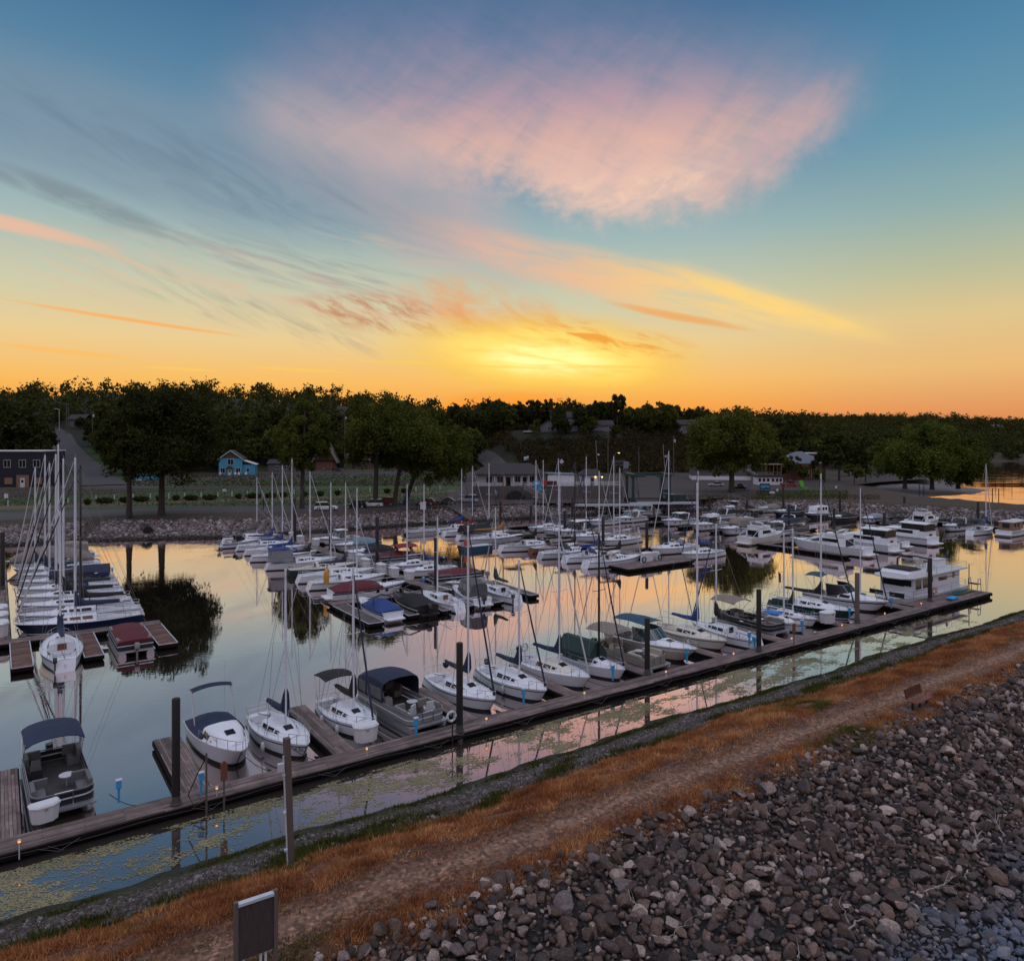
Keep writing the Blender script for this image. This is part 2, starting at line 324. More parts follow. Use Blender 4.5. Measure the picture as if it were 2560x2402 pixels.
def rock_mat(name, stops_, blue_light=None, bs=9, bank=False):
    m, n, b, o = new_mat(name)
    gi = geo(n); oi = n.node('ShaderNodeObjectInfo'); v = gi.outputs['Position']
    rnd = n.m('FRACT', n.m('ADD', gi.outputs['Random Per Island'], oi.outputs['Random']))
    col = n.ramp(rnd, stops_)
    f = n.noise(v, bs, 6, .65)
    col = n.mix(1.0, col, n.ramp(f, [(.3, (.45, .43, .42)), (.7, (1.5, 1.46, 1.42))]), 'MULTIPLY')
    if bank:  # wet, weed-grown stones along the waterline
        x, y, z = n.sep(v); col = n.mix(n.sstep(n.m('ADD', z, n.m('MULTIPLY', n.noise(v, .5, 3), .5)), .95, .45), col, (.012, .012, .009))
    if blue_light:  # bluish cast of the light, painted into the colour of the lowest stones
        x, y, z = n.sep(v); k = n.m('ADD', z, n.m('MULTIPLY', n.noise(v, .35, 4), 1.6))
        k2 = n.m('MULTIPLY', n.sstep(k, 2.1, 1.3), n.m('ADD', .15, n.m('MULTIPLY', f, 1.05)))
        col = n.mix(k2, col, blue_light)
    n.put(b.inputs['Base Color'], col); b.inputs['Roughness'].default_value = .8
    bump(n, b, n.noise(v, bs * 2.2, 6, .7), .7, .04)
rock_mat('rock', [(0, (.03, .022, .019)), (.2, (.11, .074, .058)), (.36, (.028, .025, .027)), (.5, (.19, .128, .10)), (.64, (.055, .036, .030)), (.78, (.15, .125, .125)), (.9, (.42, .34, .30)), (1, (.026, .022, .021))], blue_light=(.115, .165, .235))
rock_mat('farrock', bank=True, stops_=[(0, (.07, .06, .06)), (.3, (.20, .16, .15)), (.6, (.11, .10, .11)), (.85, (.36, .34, .36)), (1, (.15, .11, .10))], bs=3)

rock_mat('gravelstone', [(0, (.03, .026, .022)), (.3, (.085, .068, .062)), (.6, (.05, .045, .045)), (.85, (.24, .215, .22)), (1, (.06, .05, .035))], bs=6, bank=True)
def levee_mat():
    m, n, b, o = new_mat('levee'); gi = geo(n); P = gi.outputs['Position']; x, y, z = n.sep(P)
    t = n.m('ADD', n.m('MULTIPLY', x, -GS), n.m('MULTIPLY', y, GC))
    nz = n.noise(P, .5, 5); nf = n.noise(P, 6, 5, .7)
    t = n.m('ADD', t, n.m('MULTIPLY', n.m('SUBTRACT', nz, .5), 1.6))
    q = n.m('DIVIDE', n.m('SUBTRACT', t, 10), 25, clamp=True)
    k = lambda v: (v - 10) / 25
    col = n.ramp(q, [(k(19.6), (.012, .011, .011)), (k(20.2), (.075, .040, .024)), (k(21.1), (.10, .043, .022)), (k(21.6), (.125, .058, .032)), (k(22.6), (.235, .135, .088)), (k(23.6), (.12, .058, .034)), (k(24.2), (.06, .027, .016)), (k(24.9), (.14, .053, .024)),
                     (k(28.0), (.10, .05, .03)), (k(28.7), (.065, .062, .048)), (k(29.6), (.085, .072, .068)), (k(30.8), (.115, .10, .10)), (k(31.3), (.06, .056, .032)), (k(32.0), (.032, .036, .012)), (k(33.2), (.010, .011, .005))])
    vo = n.node('ShaderNodeTexVoronoi'); n.put(vo.inputs['Vector'], P); vo.inputs['Scale'].default_value = 7
    sp = n.ramp(vo.outputs['Color'], [(.2, (.5, .5, .5)), (.75, (1.25, 1.22, 1.2)), (1, (2.1, 2.05, 2.1))])
    col = n.mix(1.0, col, sp, 'MULTIPLY')
    col = n.mix(1.0, col, n.ramp(nf, [(.3, (.6, .6, .6)), (.7, (1.35, 1.35, 1.35))]), 'MULTIPLY')
    n.put(b.inputs['Base Color'], col); b.inputs['Roughness'].default_value = .9
    bump(n, b, n.m('ADD', nf, vo.outputs['Distance']), .8, .06)
levee_mat()
def land_mat():
    m, n, b, o = new_mat('land'); gi = geo(n); P = gi.outputs['Position']; x, y, z = n.sep(P)
    nz = n.noise(P, .06, 5); nf = n.noise(P, 1.2, 5, .7)
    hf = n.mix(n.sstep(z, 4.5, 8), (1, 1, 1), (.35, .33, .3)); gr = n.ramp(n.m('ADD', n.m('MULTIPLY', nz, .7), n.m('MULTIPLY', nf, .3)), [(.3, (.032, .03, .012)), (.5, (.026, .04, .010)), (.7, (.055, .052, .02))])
    dirt = n.ramp(nf, [(.3, (.030, .021, .014)), (.7, (.075, .05, .035))])
    col = n.mix(n.sstep(n.m('ADD', z, n.m('MULTIPLY', nz, 1.0)), 4.0, 3.2), gr, dirt)
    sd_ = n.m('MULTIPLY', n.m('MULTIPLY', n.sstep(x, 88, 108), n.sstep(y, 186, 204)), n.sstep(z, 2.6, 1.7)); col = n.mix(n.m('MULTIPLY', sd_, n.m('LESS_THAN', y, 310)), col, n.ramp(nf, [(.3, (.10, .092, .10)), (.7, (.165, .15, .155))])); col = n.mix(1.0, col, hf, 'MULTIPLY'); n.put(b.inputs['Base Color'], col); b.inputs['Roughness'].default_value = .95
    bump(n, b, nf, .6, .15)
land_mat()
def water_mat():
    m, n, b, o = new_mat('water'); n.n.remove(b); gi = geo(n); P = gi.outputs['Position']; x, y, z = n.sep(P)
    n1 = n.noise(n.xyz(n.m('MULTIPLY', x, .8), n.m('MULTIPLY', y, 1.6), z), 1.7, 3, .5)
    n2 = n.noise(P, .12, 3); n3 = n.noise(P, 3.2, 2)
    amp = n.m('MULTIPLY', n.m('ADD', .12, n.m('MULTIPLY', n.sstep(n2, .42, .7), .7)), n.m('ADD', .45, n.sstep(y, 60, 150)))
    k = n.node('ShaderNodeBump'); k.inputs['Strength'].default_value = 1; k.inputs['Distance'].default_value = .012
    n.put(k.inputs['Height'], n.m('MULTIPLY', n.m('ADD', n1, n.m('MULTIPLY', n3, .10)), amp))
    gl = n.node('ShaderNodeBsdfGlossy'); gl.inputs['Roughness'].default_value = .012; gl.inputs['Color'].default_value = (.97, .83, .82, 1); n.l.new(k.outputs[0], gl.inputs['Normal'])
    df = n.node('ShaderNodeBsdfDiffuse'); df.inputs[0].default_value = (.050, .042, .036, 1)
    fr = n.node('ShaderNodeLayerWeight'); fr.inputs[0].default_value = .5; n.l.new(k.outputs[0], fr.inputs['Normal'])
    f = n.m('MULTIPLY_ADD', n.sstep(fr.outputs['Facing'], .34, .80), .76, .15)
    mx = n.node('ShaderNodeMixShader'); n.put(mx.inputs[0], f); n.l.new(df.outputs[0], mx.inputs[1]); n.l.new(gl.outputs[0], mx.inputs[2]); n.l.new(mx.outputs[0], o.inputs[0])
water_mat()
def vinyl_mat():
    m, n, b, o = new_mat('vinyl'); b.inputs['Base Color'].default_value = (.22, .22, .22, 1); b.inputs['Roughness'].default_value = .12
    t = n.node('ShaderNodeBsdfTransparent'); mx = n.node('ShaderNodeMixShader'); mx.inputs[0].default_value = .42
    n.l.new(t.outputs[0], mx.inputs[1]); n.l.new(b.outputs[0], mx.inputs[2]); n.l.new(mx.outputs[0], o.inputs[0])
vinyl_mat()
def flag_mat():
    m, n, b, o = new_mat('flag'); x, y, z = n.sep(objco(n))
    st = n.m('GREATER_THAN', n.m('FRACT', n.m('MULTIPLY', z, 8)), .5)
    col = n.mix(st, (.35, .03, .04), (.6, .6, .62)); can = n.m('MULTIPLY', n.m('GREATER_THAN', z, .42), n.m('LESS_THAN', x, .3))
    n.put(b.inputs['Base Color'], n.mix(can, col, (.03, .04, .14))); b.inputs['Roughness'].default_value = .8
flag_mat()
def MT(x): return [MATS[k] for k in ([x] if isinstance(x, str) else x)]

# ------------------------------------------------------------------ mesh helpers
class MB:
    def __init__(s): s.v = []; s.f = []; s.mi = []
    def add(s, vs, fs, m=0):
        o = len(s.v); s.v += [tuple(p) for p in vs]
        for f in fs: s.f.append(tuple(i + o for i in f)); s.mi.append(m)
        return s
    def box(s, cx, cy, cz, sx, sy, sz, m=0, rz=0, tp=1., tpy=None):
        tpy = tp if tpy is None else tpy
        a, b, c = sx / 2, sy / 2, sz / 2; co, si = math.cos(rz), math.sin(rz)
        vs = []
        for z, kx, ky in ((-c, 1, 1), (c, tp, tpy)):
            for x, y in ((-a, -b), (a, -b), (a, b), (-a, b)):
                x, y = x * kx, y * ky
                vs.append((cx + x * co - y * si, cy + x * si + y * co, cz + z))
        return s.add(vs, [(3, 2, 1, 0), (4, 5, 6, 7), (0, 1, 5, 4), (1, 2, 6, 5), (2, 3, 7, 6), (3, 0, 4, 7)], m)
    def quad(s, *p, m=0): return s.add(p, [tuple(range(len(p)))], m)
    def loft(s, secs, m=0, closed=False, caps=(True, True), mats=None):
        k = len(secs[0]); o = len(s.v)
        for sc in secs: s.v += [tuple(p) for p in sc]
        for i in range(len(secs) - 1):
            for j in range(k if closed else k - 1):
                j2 = (j + 1) % k
                s.f.append((o + i * k + j, o + i * k + j2, o + (i + 1) * k + j2, o + (i + 1) * k + j)); s.mi.append(mats[j] if mats else m)
        if caps and k > 2:
            if caps[0]: s.f.append(tuple(o + j for j in reversed(range(k)))); s.mi.append(m)
            if caps[1]: s.f.append(tuple(o + (len(secs) - 1) * k + j for j in range(k))); s.mi.append(m)
        return s
    def tube(s, pts, r, n=6, m=0):
        pts = [Vector(p) for p in pts]; rs = r if isinstance(r, (list, tuple)) else [r] * len(pts)
        secs = []
        for i, p in enumerate(pts):
            d = (pts[min(i + 1, len(pts) - 1)] - pts[max(i - 1, 0)]).normalized()
            u = d.cross(Vector((0, 0, 1)))
            if u.length < .05: u = d.cross(Vector((1, 0, 0)))
            u.normalize(); w = d.cross(u)
            secs.append([p + (u * math.cos(2 * PI * j / n) + w * math.sin(2 * PI * j / n)) * rs[i] for j in range(n)])
        return s.loft(secs, m, closed=True)
    def lathe(s, prof, n=12, m=0, c=(0, 0, 0)):
        return s.loft([[(c[0] + r * math.cos(2 * PI * j / n), c[1] + r * math.sin(2 * PI * j / n), c[2] + z) for j in range(n)] for r, z in prof], m, closed=True)
    def build(s, name, mats, parent=None, smooth=None, loc=None):
        me = bpy.data.meshes.new(name); me.from_pydata(s.v, [], s.f)
        for q in MT(mats): me.materials.append(q)
        if len(me.materials) > 1: me.polygons.foreach_set('material_index', s.mi)
        bm = bmesh.new(); bm.from_mesh(me); bmesh.ops.recalc_face_normals(bm, faces=bm.faces); bm.to_mesh(me); bm.free()
        if smooth:
            me.polygons.foreach_set('use_smooth', [True] * len(me.polygons)); me.set_sharp_from_angle(angle=R(smooth))
        o = bpy.data.objects.new(name, me); COL.objects.link(o)
        if parent is not None: o.parent = parent
        if loc is not None: o.location = loc
        return o
def mesh_np(name, V, F, mats, parent=None):
    """V (n,3), F (m,k) as one mesh"""
    k = F.shape[1]; me = bpy.data.meshes.new(name)
    me.vertices.add(len(V)); me.vertices.foreach_set('co', np.ascontiguousarray(V, np.float32).ravel())
    me.loops.add(F.size); me.loops.foreach_set('vertex_index', np.ascontiguousarray(F, np.int32).ravel())
    me.polygons.add(len(F)); me.polygons.foreach_set('loop_start', np.arange(0, F.size, k, dtype=np.int32)); me.polygons.foreach_set('loop_total', np.full(len(F), k, np.int32))
    me.update(calc_edges=True); me.validate()
    for q in MT(mats): me.materials.append(q)
    o = bpy.data.objects.new(name, me); COL.objects.link(o)
    if parent is not None: o.parent = parent
    return o
def tag(o, label=None, cat=None, group=None, kind=None):
    for k, v in (('label', label), ('category', cat), ('group', group), ('kind', kind)):
        if v: o[k] = v
    return o
def thing(name, label, cat, loc=(0, 0, 0), rz=0, group=None):
    o = bpy.data.objects.new(name, None); COL.objects.link(o); o.empty_display_size = .2
    o.location = loc; o.rotation_euler = (0, 0, rz); return tag(o, label, cat, group)
def dup(root, loc=None, rz=None, label=None, group=None, scale=None):
    r = root.copy(); COL.objects.link(r)
    if loc is not None: r.location = loc
    if rz is not None: r.rotation_euler = (0, 0, rz)
    if scale is not None: r.scale = scale
    if label: r['label'] = label
    if group: r['group'] = group
    for ch in list(root.children):
        c = ch.copy(); COL.objects.link(c); c.parent = r
        for gch in ch.children:
            d = gch.copy(); COL.objects.link(d); d.parent = c
    return r

# ------------------------------------------------------------------ setting
MB().quad((-1500, -300, 0), (1800, -300, 0), (1800, 2500, 0), (-1500, 2500, 0)).build('water', 'water')['kind'] = 'structure'
MB().quad((-1500, -300, -3), (1800, -300, -3), (1800, 2500, -3), (-1500, 2500, -3)).build('lake_bed', 'black')['kind'] = 'structure'
def grid_sheet(name, xs, ys, zf, mat):
    X, Y = np.meshgrid(xs, ys); Z = zf(X, Y); nx, ny = len(xs), len(ys)
    V = np.stack([X.ravel(), Y.ravel(), Z.ravel()], 1)
    i = (np.arange(ny - 1)[:, None] * nx + np.arange(nx - 1)[None, :]).ravel()
    o = mesh_np(name, V, np.stack([i, i + 1, i + 1 + nx, i + nx], 1), mat); o.data.polygons.foreach_set('use_smooth', [True] * len(o.data.polygons)); return o
xs = np.concatenate([np.arange(-700, -180, 14), np.arange(-180, 230, 2.), np.arange(230, 400, 6), np.arange(400, 1500, 30)])
ys = np.concatenate([np.arange(-60, 110, 8), np.arange(110, 350, 2.), np.arange(350, 700, 8), np.arange(700, 1900, 40)])
def landz(X, Y):
    h = hgt(X, Y); f = np.clip((h + .5) / 1.5, 0, 1)
    nz = np.sin(X * .9 + 2 * np.sin(Y * .31)) * np.cos(Y * .7 + np.sin(X * .43)) * .16
    return h + np.where(h < 2.75, nz * f, 0)
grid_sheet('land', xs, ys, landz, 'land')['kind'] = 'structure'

_lt = np.array([2, 9.5, 12, 20, 20.6, 21.6, 24, 26, 28.5, 30, 33.2, 36]); _lz = np.array([-2.2, -.05, .7, 2.98, 3.05, 3.0, 2.98, 2.5, 1.35, 1.05, 0.02, -1.0])
def wob(s, t): return .35 * np.sin(s * .21 + .7) + .22 * np.sin(s * .53 + 1.9) + .12 * np.sin(s * 1.3)
def lev(s, t):
    s = np.asarray(s, float); t = np.asarray(t, float)
    return np.interp(t - wob(s, t) * np.interp(t, [9, 20, 26, 33], [.6, .8, 1, .6]), _lt, _lz) + .04 * np.sin(s * 2.1 + t) * np.sin(t * 1.7 - s)
S_, T_ = np.meshgrid(np.concatenate([np.arange(-60, -14, 2), np.arange(-14, 110, .4), np.arange(110, 260, 2)]), np.arange(2, 36.01, .25))
nx = S_.shape[1]; ny = S_.shape[0]
V = np.stack([(GC * S_ - GS * T_).ravel(), (GS * S_ + GC * T_).ravel(), lev(S_, T_).ravel()], 1)
ii = (np.arange(ny - 1)[:, None] * nx + np.arange(nx - 1)[None, :]).ravel()
o = mesh_np('embankment', V, np.stack([ii, ii + 1, ii + 1 + nx, ii + nx], 1), 'levee'); o.data.polygons.foreach_set('use_smooth', [True] * len(o.data.polygons)); o['kind'] = 'structure'

def W_np(s, t, z): return np.stack([GC * s - GS * t, GS * s + GC * t, z], -1)
def proj(P):
    Y = np.maximum(P[:, 1], .1); return 1280 + 1860 * P[:, 0] / Y, 1090 + 1860 * (18 - P[:, 2]) / Y
# stones
def ico(sub):
    bm = bmesh.new(); bmesh.ops.create_icosphere(bm, subdivisions=sub, radius=1)
    v = np.array([p.co[:] for p in bm.verts]); f = np.array([[q.index for q in p.verts] for p in bm.faces]); bm.free(); return v, f
def stone(sub, nplanes=12, p=34):
    v, f = ico(sub)
    nn = rng.normal(size=(nplanes, 3)); nn /= np.linalg.norm(nn, axis=1)[:, None]; dd = rng.uniform(.52, 1.0, nplanes)
    q = np.maximum(v @ nn.T, 0) / dd
    r = (np.sum(q ** p, 1) + .86 ** p) ** (-1 / p)
    return v * r[:, None], f
def rot_np(n):
    q = rng.normal(size=(n, 4)); q /= np.linalg.norm(q, axis=1)[:, None]; w, x, y, z = q.T
    return np.stack([np.stack([1 - 2 * (y * y + z * z), 2 * (x * y - z * w), 2 * (x * z + y * w)], -1), np.stack([2 * (x * y + z * w), 1 - 2 * (x * x + z * z), 2 * (y * z - x * w)], -1),
                     np.stack([2 * (x * z - y * w), 2 * (y * z + x * w), 1 - 2 * (x * x + y * y)], -1)], 1)
def stones_mesh(name, C, size, sub, mat, flat=.62):
    prot = [stone(sub) for _ in range(16)]; nv = len(prot[0][0]); F0 = prot[0][1]
    base = np.stack([p[0] for p in prot])[rng.integers(0, 16, len(C))]
    ax = np.stack([rng.uniform(.85, 1.25, len(C)), rng.uniform(.65, 1.0, len(C)), rng.uniform(.5, .8, len(C))], 1)
    Vv = np.einsum('nij,nkj->nki', rot_np(len(C)), base * ax[:, None, :])
    Vv[:, :, 2] *= flat / .62 * .9
    Vv = Vv * (size / 2)[:, None, None] + C[:, None, :]
    F = (F0[None] + (np.arange(len(C)) * nv)[:, None, None]).reshape(-1, 3)
    return mesh_np(name, Vv.reshape(-1, 3), F, mat)
def in_frame(P, m=60):
    px, py = proj(P); return (px > -m) & (px < 2560 + m) & (py > -m) & (py < 2402 + m)
# rip-rap on the river side of the embankment
n = 104000
s_ = rng.uniform(-20, 102, n); t_ = 9.2 + (20.5 - 9.2) * rng.uniform(0, 1, n)
t_ = t_ + np.where(t_ > 19.9, rng.normal(0, .35, n), 0)
sz = np.clip(rng.lognormal(-1.62, .46, n), .10, .55)
big = rng.uniform(size=n) < .009; sz = np.where(big & (t_ < 19.9), rng.uniform(.45, .8, n), sz)
P_ = W_np(s_, t_, lev(s_, t_) + sz * rng.uniform(.0, .3, n))
# drop stones swallowed by a bigger neighbour
order = np.argsort(-sz); keep = np.ones(n, bool); cell = {}
for i in order:
    k0 = (int(P_[i, 0] // 1), int(P_[i, 1] // 1)); ok = True
    for a in (-1, 0, 1):
        for b in (-1, 0, 1):
            for j in cell.get((k0[0] + a, k0[1] + b), ()):
                if (P_[i, 0] - P_[j, 0]) ** 2 + (P_[i, 1] - P_[j, 1]) ** 2 < (.29 * (sz[i] + sz[j])) ** 2: ok = False; break
            if not ok: break
        if not ok: break
    keep[i] = ok
    if ok: cell.setdefault(k0, []).append(i)
P_, sz, s_, t_ = P_[keep], sz[keep], s_[keep], t_[keep]
nb_ = np.hypot(P_[:, 0] - 22.3, P_[:, 1] - 40.8) > 1.35; P_, sz, s_, t_ = P_[nb_], sz[nb_], s_[nb_], t_[nb_]
inf = in_frame(P_, 0); score = np.where(inf, sz / np.maximum(P_[:, 1], 1), 0)
top = np.argsort(-score)[:300]; rest = np.ones(len(P_), bool); rest[top] = False
rest &= in_frame(P_, 1100)
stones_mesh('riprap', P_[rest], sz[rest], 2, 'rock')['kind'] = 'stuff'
protos = []
for _ in range(24):
    v, f = stone(3, 13); v = v * np.array([rng.uniform(.9, 1.3), rng.uniform(.7, 1.0), rng.uniform(.55, .8)])
    d = v / np.linalg.norm(v, axis=1)[:, None]
    v = v * (1 + .03 * np.sin(d[:, :1] * 9 + 3 * d[:, 1:2]) * np.cos(d[:, 2:] * 11))
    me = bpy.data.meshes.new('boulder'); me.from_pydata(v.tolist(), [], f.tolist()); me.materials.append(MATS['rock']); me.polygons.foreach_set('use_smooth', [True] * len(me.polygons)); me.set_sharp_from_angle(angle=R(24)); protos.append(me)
for k, i in enumerate(top):
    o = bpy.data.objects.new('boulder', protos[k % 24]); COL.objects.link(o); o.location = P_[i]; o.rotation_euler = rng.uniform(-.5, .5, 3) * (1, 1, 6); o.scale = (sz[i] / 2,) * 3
    tag(o, 'larger brown or grey boulder lying among the riprap below the footpath', 'boulder', 'larger boulders in the riprap bank')
o = bpy.data.objects.new('boulder', protos[5]); COL.objects.link(o); o.location = W(11.9, 21.0, lev(11.9, 21.0) + .12); o.scale = (.24,) * 3; o.location = Pz(1220, 2205, 3.12)
tag(o, 'lone dark stone lying in the dry grass above the riprap', 'boulder')
# gravel on the marina side of the embankment
n = 17000; s_ = -12 + 117 * rng.uniform(0, 1, n) ** 1.2; t_ = rng.uniform(28.8, 31.7, n) + rng.normal(0, .25, n); z_ = np.clip(rng.lognormal(-2.05, .4, n), .05, .4)
stones_mesh('shore_gravel', W_np(s_, t_, lev(s_, t_)), z_, 1, 'gravelstone')['kind'] = 'stuff'
# far bank stones
def far_stones(n):
    L = SHORE[:17]; out = []
    for i in range(len(L) - 1):
        a, b = L[i], L[i + 1]; d = b - a; k = int(d.length * n); u = rng.uniform(0, 1, k); nrm = Vector((-d.y, d.x, 0)).normalized()
        w = rng.uniform(-.5, 13 if i < 4 else 8, k)
        out.append(np.stack([a.x + d.x * u + nrm.x * w, a.y + d.y * u + nrm.y * w], 1))
    return np.concatenate(out)
Q = far_stones(105); h = hgt(Q[:, 0], Q[:, 1]); C = np.column_stack([Q, h]); ok = (h > -.4) & (h < 2.74) & in_frame(C, 100); C = C[ok]
size = np.clip(rng.lognormal(-.5, .38, len(C)), .3, 1.3); size = np.where(C[:, 2] > 2.2, np.minimum(size, .6), size); C[:, 2] -= np.where(C[:, 2] > 2.2, .2, .0)
stones_mesh('far_bank_riprap', C, size, 1, 'farrock')['kind'] = 'stuff'

# dry grass along the embankment
def blades(name, s, t, hgt_, wid, mat, zoff=0.):
    n = len(s); base = W_np(s, t, lev(s, t) + zoff); a = rng.uniform(0, 2 * PI, n); lean = rng.normal(0, .45, (n, 2)) * hgt_[:, None]
    V = np.empty((n, 3, 3)); dxy = np.stack([np.cos(a), np.sin(a)], 1) * wid[:, None]
    V[:, 0] = base; V[:, 0, :2] -= dxy; V[:, 1] = base; V[:, 1, :2] += dxy; V[:, 2] = base; V[:, 2, :2] += lean; V[:, 2, 2] += hgt_
    return mesh_np(name, V.reshape(-1, 3), np.arange(3 * n).reshape(n, 3), mat)
n = 520000; s_ = rng.uniform(-12, 1, n) ; s_ = -12 + 124 * rng.uniform(0, 1, n) ** 1.25
q = rng.uniform(size=n); t_ = np.where(q < .72, rng.uniform(23.6, 28.9, n), rng.uniform(19.6, 21.8, n))
pat = np.sin(s_ * .9 + 1.3 * np.sin(t_ * 1.7)) * np.cos(t_ * 2.1 + .8 * np.sin(s_ * .4)) + .6 * np.sin(s_ * 2.7 + t_) * np.sin(t_ * 3.3 - s_ * .6)
edge = np.where(q < .72, np.minimum((t_ - 23.6) / .7, (28.9 - t_) / .9), np.minimum((t_ - 19.6) / .5, (21.8 - t_) / .5))
ok = (rng.uniform(size=n) < np.clip(edge, 0, 1)) & (pat > rng.normal(-.55, .35, n)); s_, t_, pat = s_[ok], t_[ok], pat[ok]
hh = np.clip(.11 + .07 * pat + rng.normal(0, .05, len(s_)), .03, .42) * np.where(t_ > 25.2, 1.2, .9)
b1 = W_np(s_, t_, lev(s_, t_)); ok = in_frame(b1, 100)
blades('dry_grass', s_[ok], t_[ok], hh[ok], rng.uniform(.010, .028, ok.sum()), 'drygrass')['kind'] = 'stuff'
# sparse grass over the path edges
n = 60000; s_ = -12 + 124 * rng.uniform(0, 1, n) ** 1.25; t_ = rng.normal(22.6, 1.0, n); ok = (np.abs(t_ - 22.65) > .35) & (np.sin(s_ * .7) * np.cos(t_ * 3 + s_ * .2) > -.4)
s_, t_ = s_[ok], t_[ok]; blades('path_edge_grass', s_, t_, rng.uniform(.02, .10, len(s_)), rng.uniform(.012, .03, len(s_)), 'drygrass')['kind'] = 'stuff'
# green weeds: clumps in the grass and along the waterline
cs = rng.uniform(-12, 100, 260); ct = np.where(rng.uniform(size=260) < .6, rng.normal(28.9, .5, 260), rng.normal(32.3, .3, 260))
for px_, py_ in ((950, 2110), (985, 2095), (1030, 2085), (1100, 2060), (1150, 2050), (1905, 1795), (1420, 1860), (1550, 1850), (740, 2200)):
    p = Pz(px_, py_, 1.8); cs = np.append(cs, GC * p.x + GS * p.y); ct = np.append(ct, -GS * p.x + GC * p.y)
k = 190; s_ = (cs[:, None] + rng.normal(0, .45, (len(cs), k))).ravel(); t_ = (ct[:, None] + rng.normal(0, .2, (len(cs), k))).ravel()
ok = t_ < 33.1; s_, t_ = s_[ok], t_[ok]
blades('green_weeds', s_, t_, np.clip(rng.normal(.22, .12, len(s_)), .03, .6) * np.where(t_ > 31, .4, 1), rng.uniform(.012, .04, len(s_)), 'weed')['kind'] = 'stuff'

# duckweed rafts in the strip between dock and embankment
n = 460000; s_ = rng.uniform(-8, 78, n); t_ = rng.uniform(33.3, 37.2, n)
f = np.sin(s_ * .55 + 2.0 * np.sin(t_ * .8 + s_ * .15)) * np.cos(t_ * 1.1 + 1.6 * np.sin(s_ * .33)) + .7 * np.sin(s_ * 1.3 - t_ * 1.9 + 1.4 * np.sin(s_ * .9)) * np.cos(t_ * 2.6 + s_ * .5) + .45 * np.sin(s_ * 3.1 + 2 * np.sin(t_ * 3.7)) * np.sin(t_ * 5.3 + s_ * 1.1)
dens = np.interp(s_, [-8, 0, 8, 14, 30, 60, 78], [.8, .85, .7, .45, .45, .4, .0]) - np.clip((34.2 - t_) * .6, 0, 1)
f = f + .5 * np.sin(s_ * 7.1 + 1.7 * np.sin(t_ * 6.3 + s_)) * np.sin(t_ * 11.3 + 1.2 * np.sin(s_ * 4.1))
ok = (f + dens - .35 > rng.normal(.5, .42, n)) & (rng.uniform(size=n) < .55) ; s_, t_ = s_[ok], t_[ok]
w_ = rng.uniform(.012, .042, len(s_)); a = rng.uniform(0, 2 * PI, (len(s_), 1)) + np.arange(5) * 2 * PI / 5; r = w_[:, None] * rng.uniform(.5, 1.2, (len(s_), 5))
c0 = W_np(s_, t_, .006 + rng.uniform(0, .012, len(s_))); V = np.repeat(c0[:, None], 5, 1); V[:, :, 0] += r * np.cos(a) * 1.5; V[:, :, 1] += r * np.sin(a)
mesh_np('algae', V.reshape(-1, 3), np.arange(5 * len(s_)).reshape(-1, 5), 'algae')['kind'] = 'stuff'

# ------------------------------------------------------------------ roads and lots on the far side
def flat(name, pts, z, mat):
    o = MB().add([(p[0], p[1], z) for p in pts], [tuple(range(len(pts)))]).build(name, mat); o['kind'] = 'structure'; return o
def strip(name, pts, w, mat, lift=.06, step=4, flatz=None):
    pts = [Vector((p[0], p[1], 0)) for p in pts]; dense = []
    for a, b in zip(pts, pts[1:]):
        k = max(1, int((b - a).length / step)); dense += [a.lerp(b, i / k) for i in range(k)]
    dense.append(pts[-1]); ws = w if callable(w) else (lambda u: w); m = MB(); secs = []
    for i, p in enumerate(dense):
        d = (dense[min(i + 1, len(dense) - 1)] - dense[max(i - 1, 0)]).normalized(); nn = Vector((-d.y, d.x, 0)); row = []; ww = ws(i / (len(dense) - 1))
        for k in range(5):
            q = p + nn * ww * (k / 4 - .5); zz = flatz if flatz is not None else max(H1(q.x, q.y), H1(p.x, p.y) - .3) + lift
            row.append((q.x, q.y, zz))
        secs.append(row)
    m.loft(secs, caps=None); o = m.build(name, mat); o['kind'] = 'structure'; return o
def gp(px, py, z=2.8): return Pz(px, py, z)
flat('bank_road', [gp(*p) for p in ((-150, 1304), (176, 1293), (430, 1284), (640, 1280), (700, 1279), (900, 1276), (1040, 1271), (1040, 1252), (930, 1254), (760, 1262), (430, 1270), (180, 1276), (-150, 1286))], 2.806, 'asphalt')
flat('parking_lot', [gp(*p) for p in ((1036, 1271), (1180, 1264), (1330, 1258), (1600, 1256), (1800, 1245), (1900, 1236), (2040, 1222), (2200, 1205), (2330, 1196), (2325, 1186), (2230, 1180), (2160, 1182), (2100, 1196), (1960, 1206), (1880, 1196), (1760, 1184), (1690, 1174), (1640, 1182), (1560, 1205), (1400, 1208), (1180, 1214), (1090, 1240), (1036, 1252))], 2.810, 'lot')
flat('second_road', [gp(*p) for p in ((-120, 1226), (130, 1217), (330, 1216), (480, 1204), (640, 1201), (860, 1193), (1130, 1184), (1190, 1184), (1190, 1176), (1080, 1176), (860, 1183), (640, 1190), (480, 1194), (330, 1206), (-120, 1214))], 2.808, 'asphalt')
flat('flower_strip', [gp(*p) for p in ((-100, 1278), (180, 1267), (430, 1258), (760, 1248), (1040, 1238), (1140, 1228), (1138, 1224), (1040, 1232), (760, 1242), (430, 1252), (180, 1260), (-100, 1268))], 2.812, 'mulch')
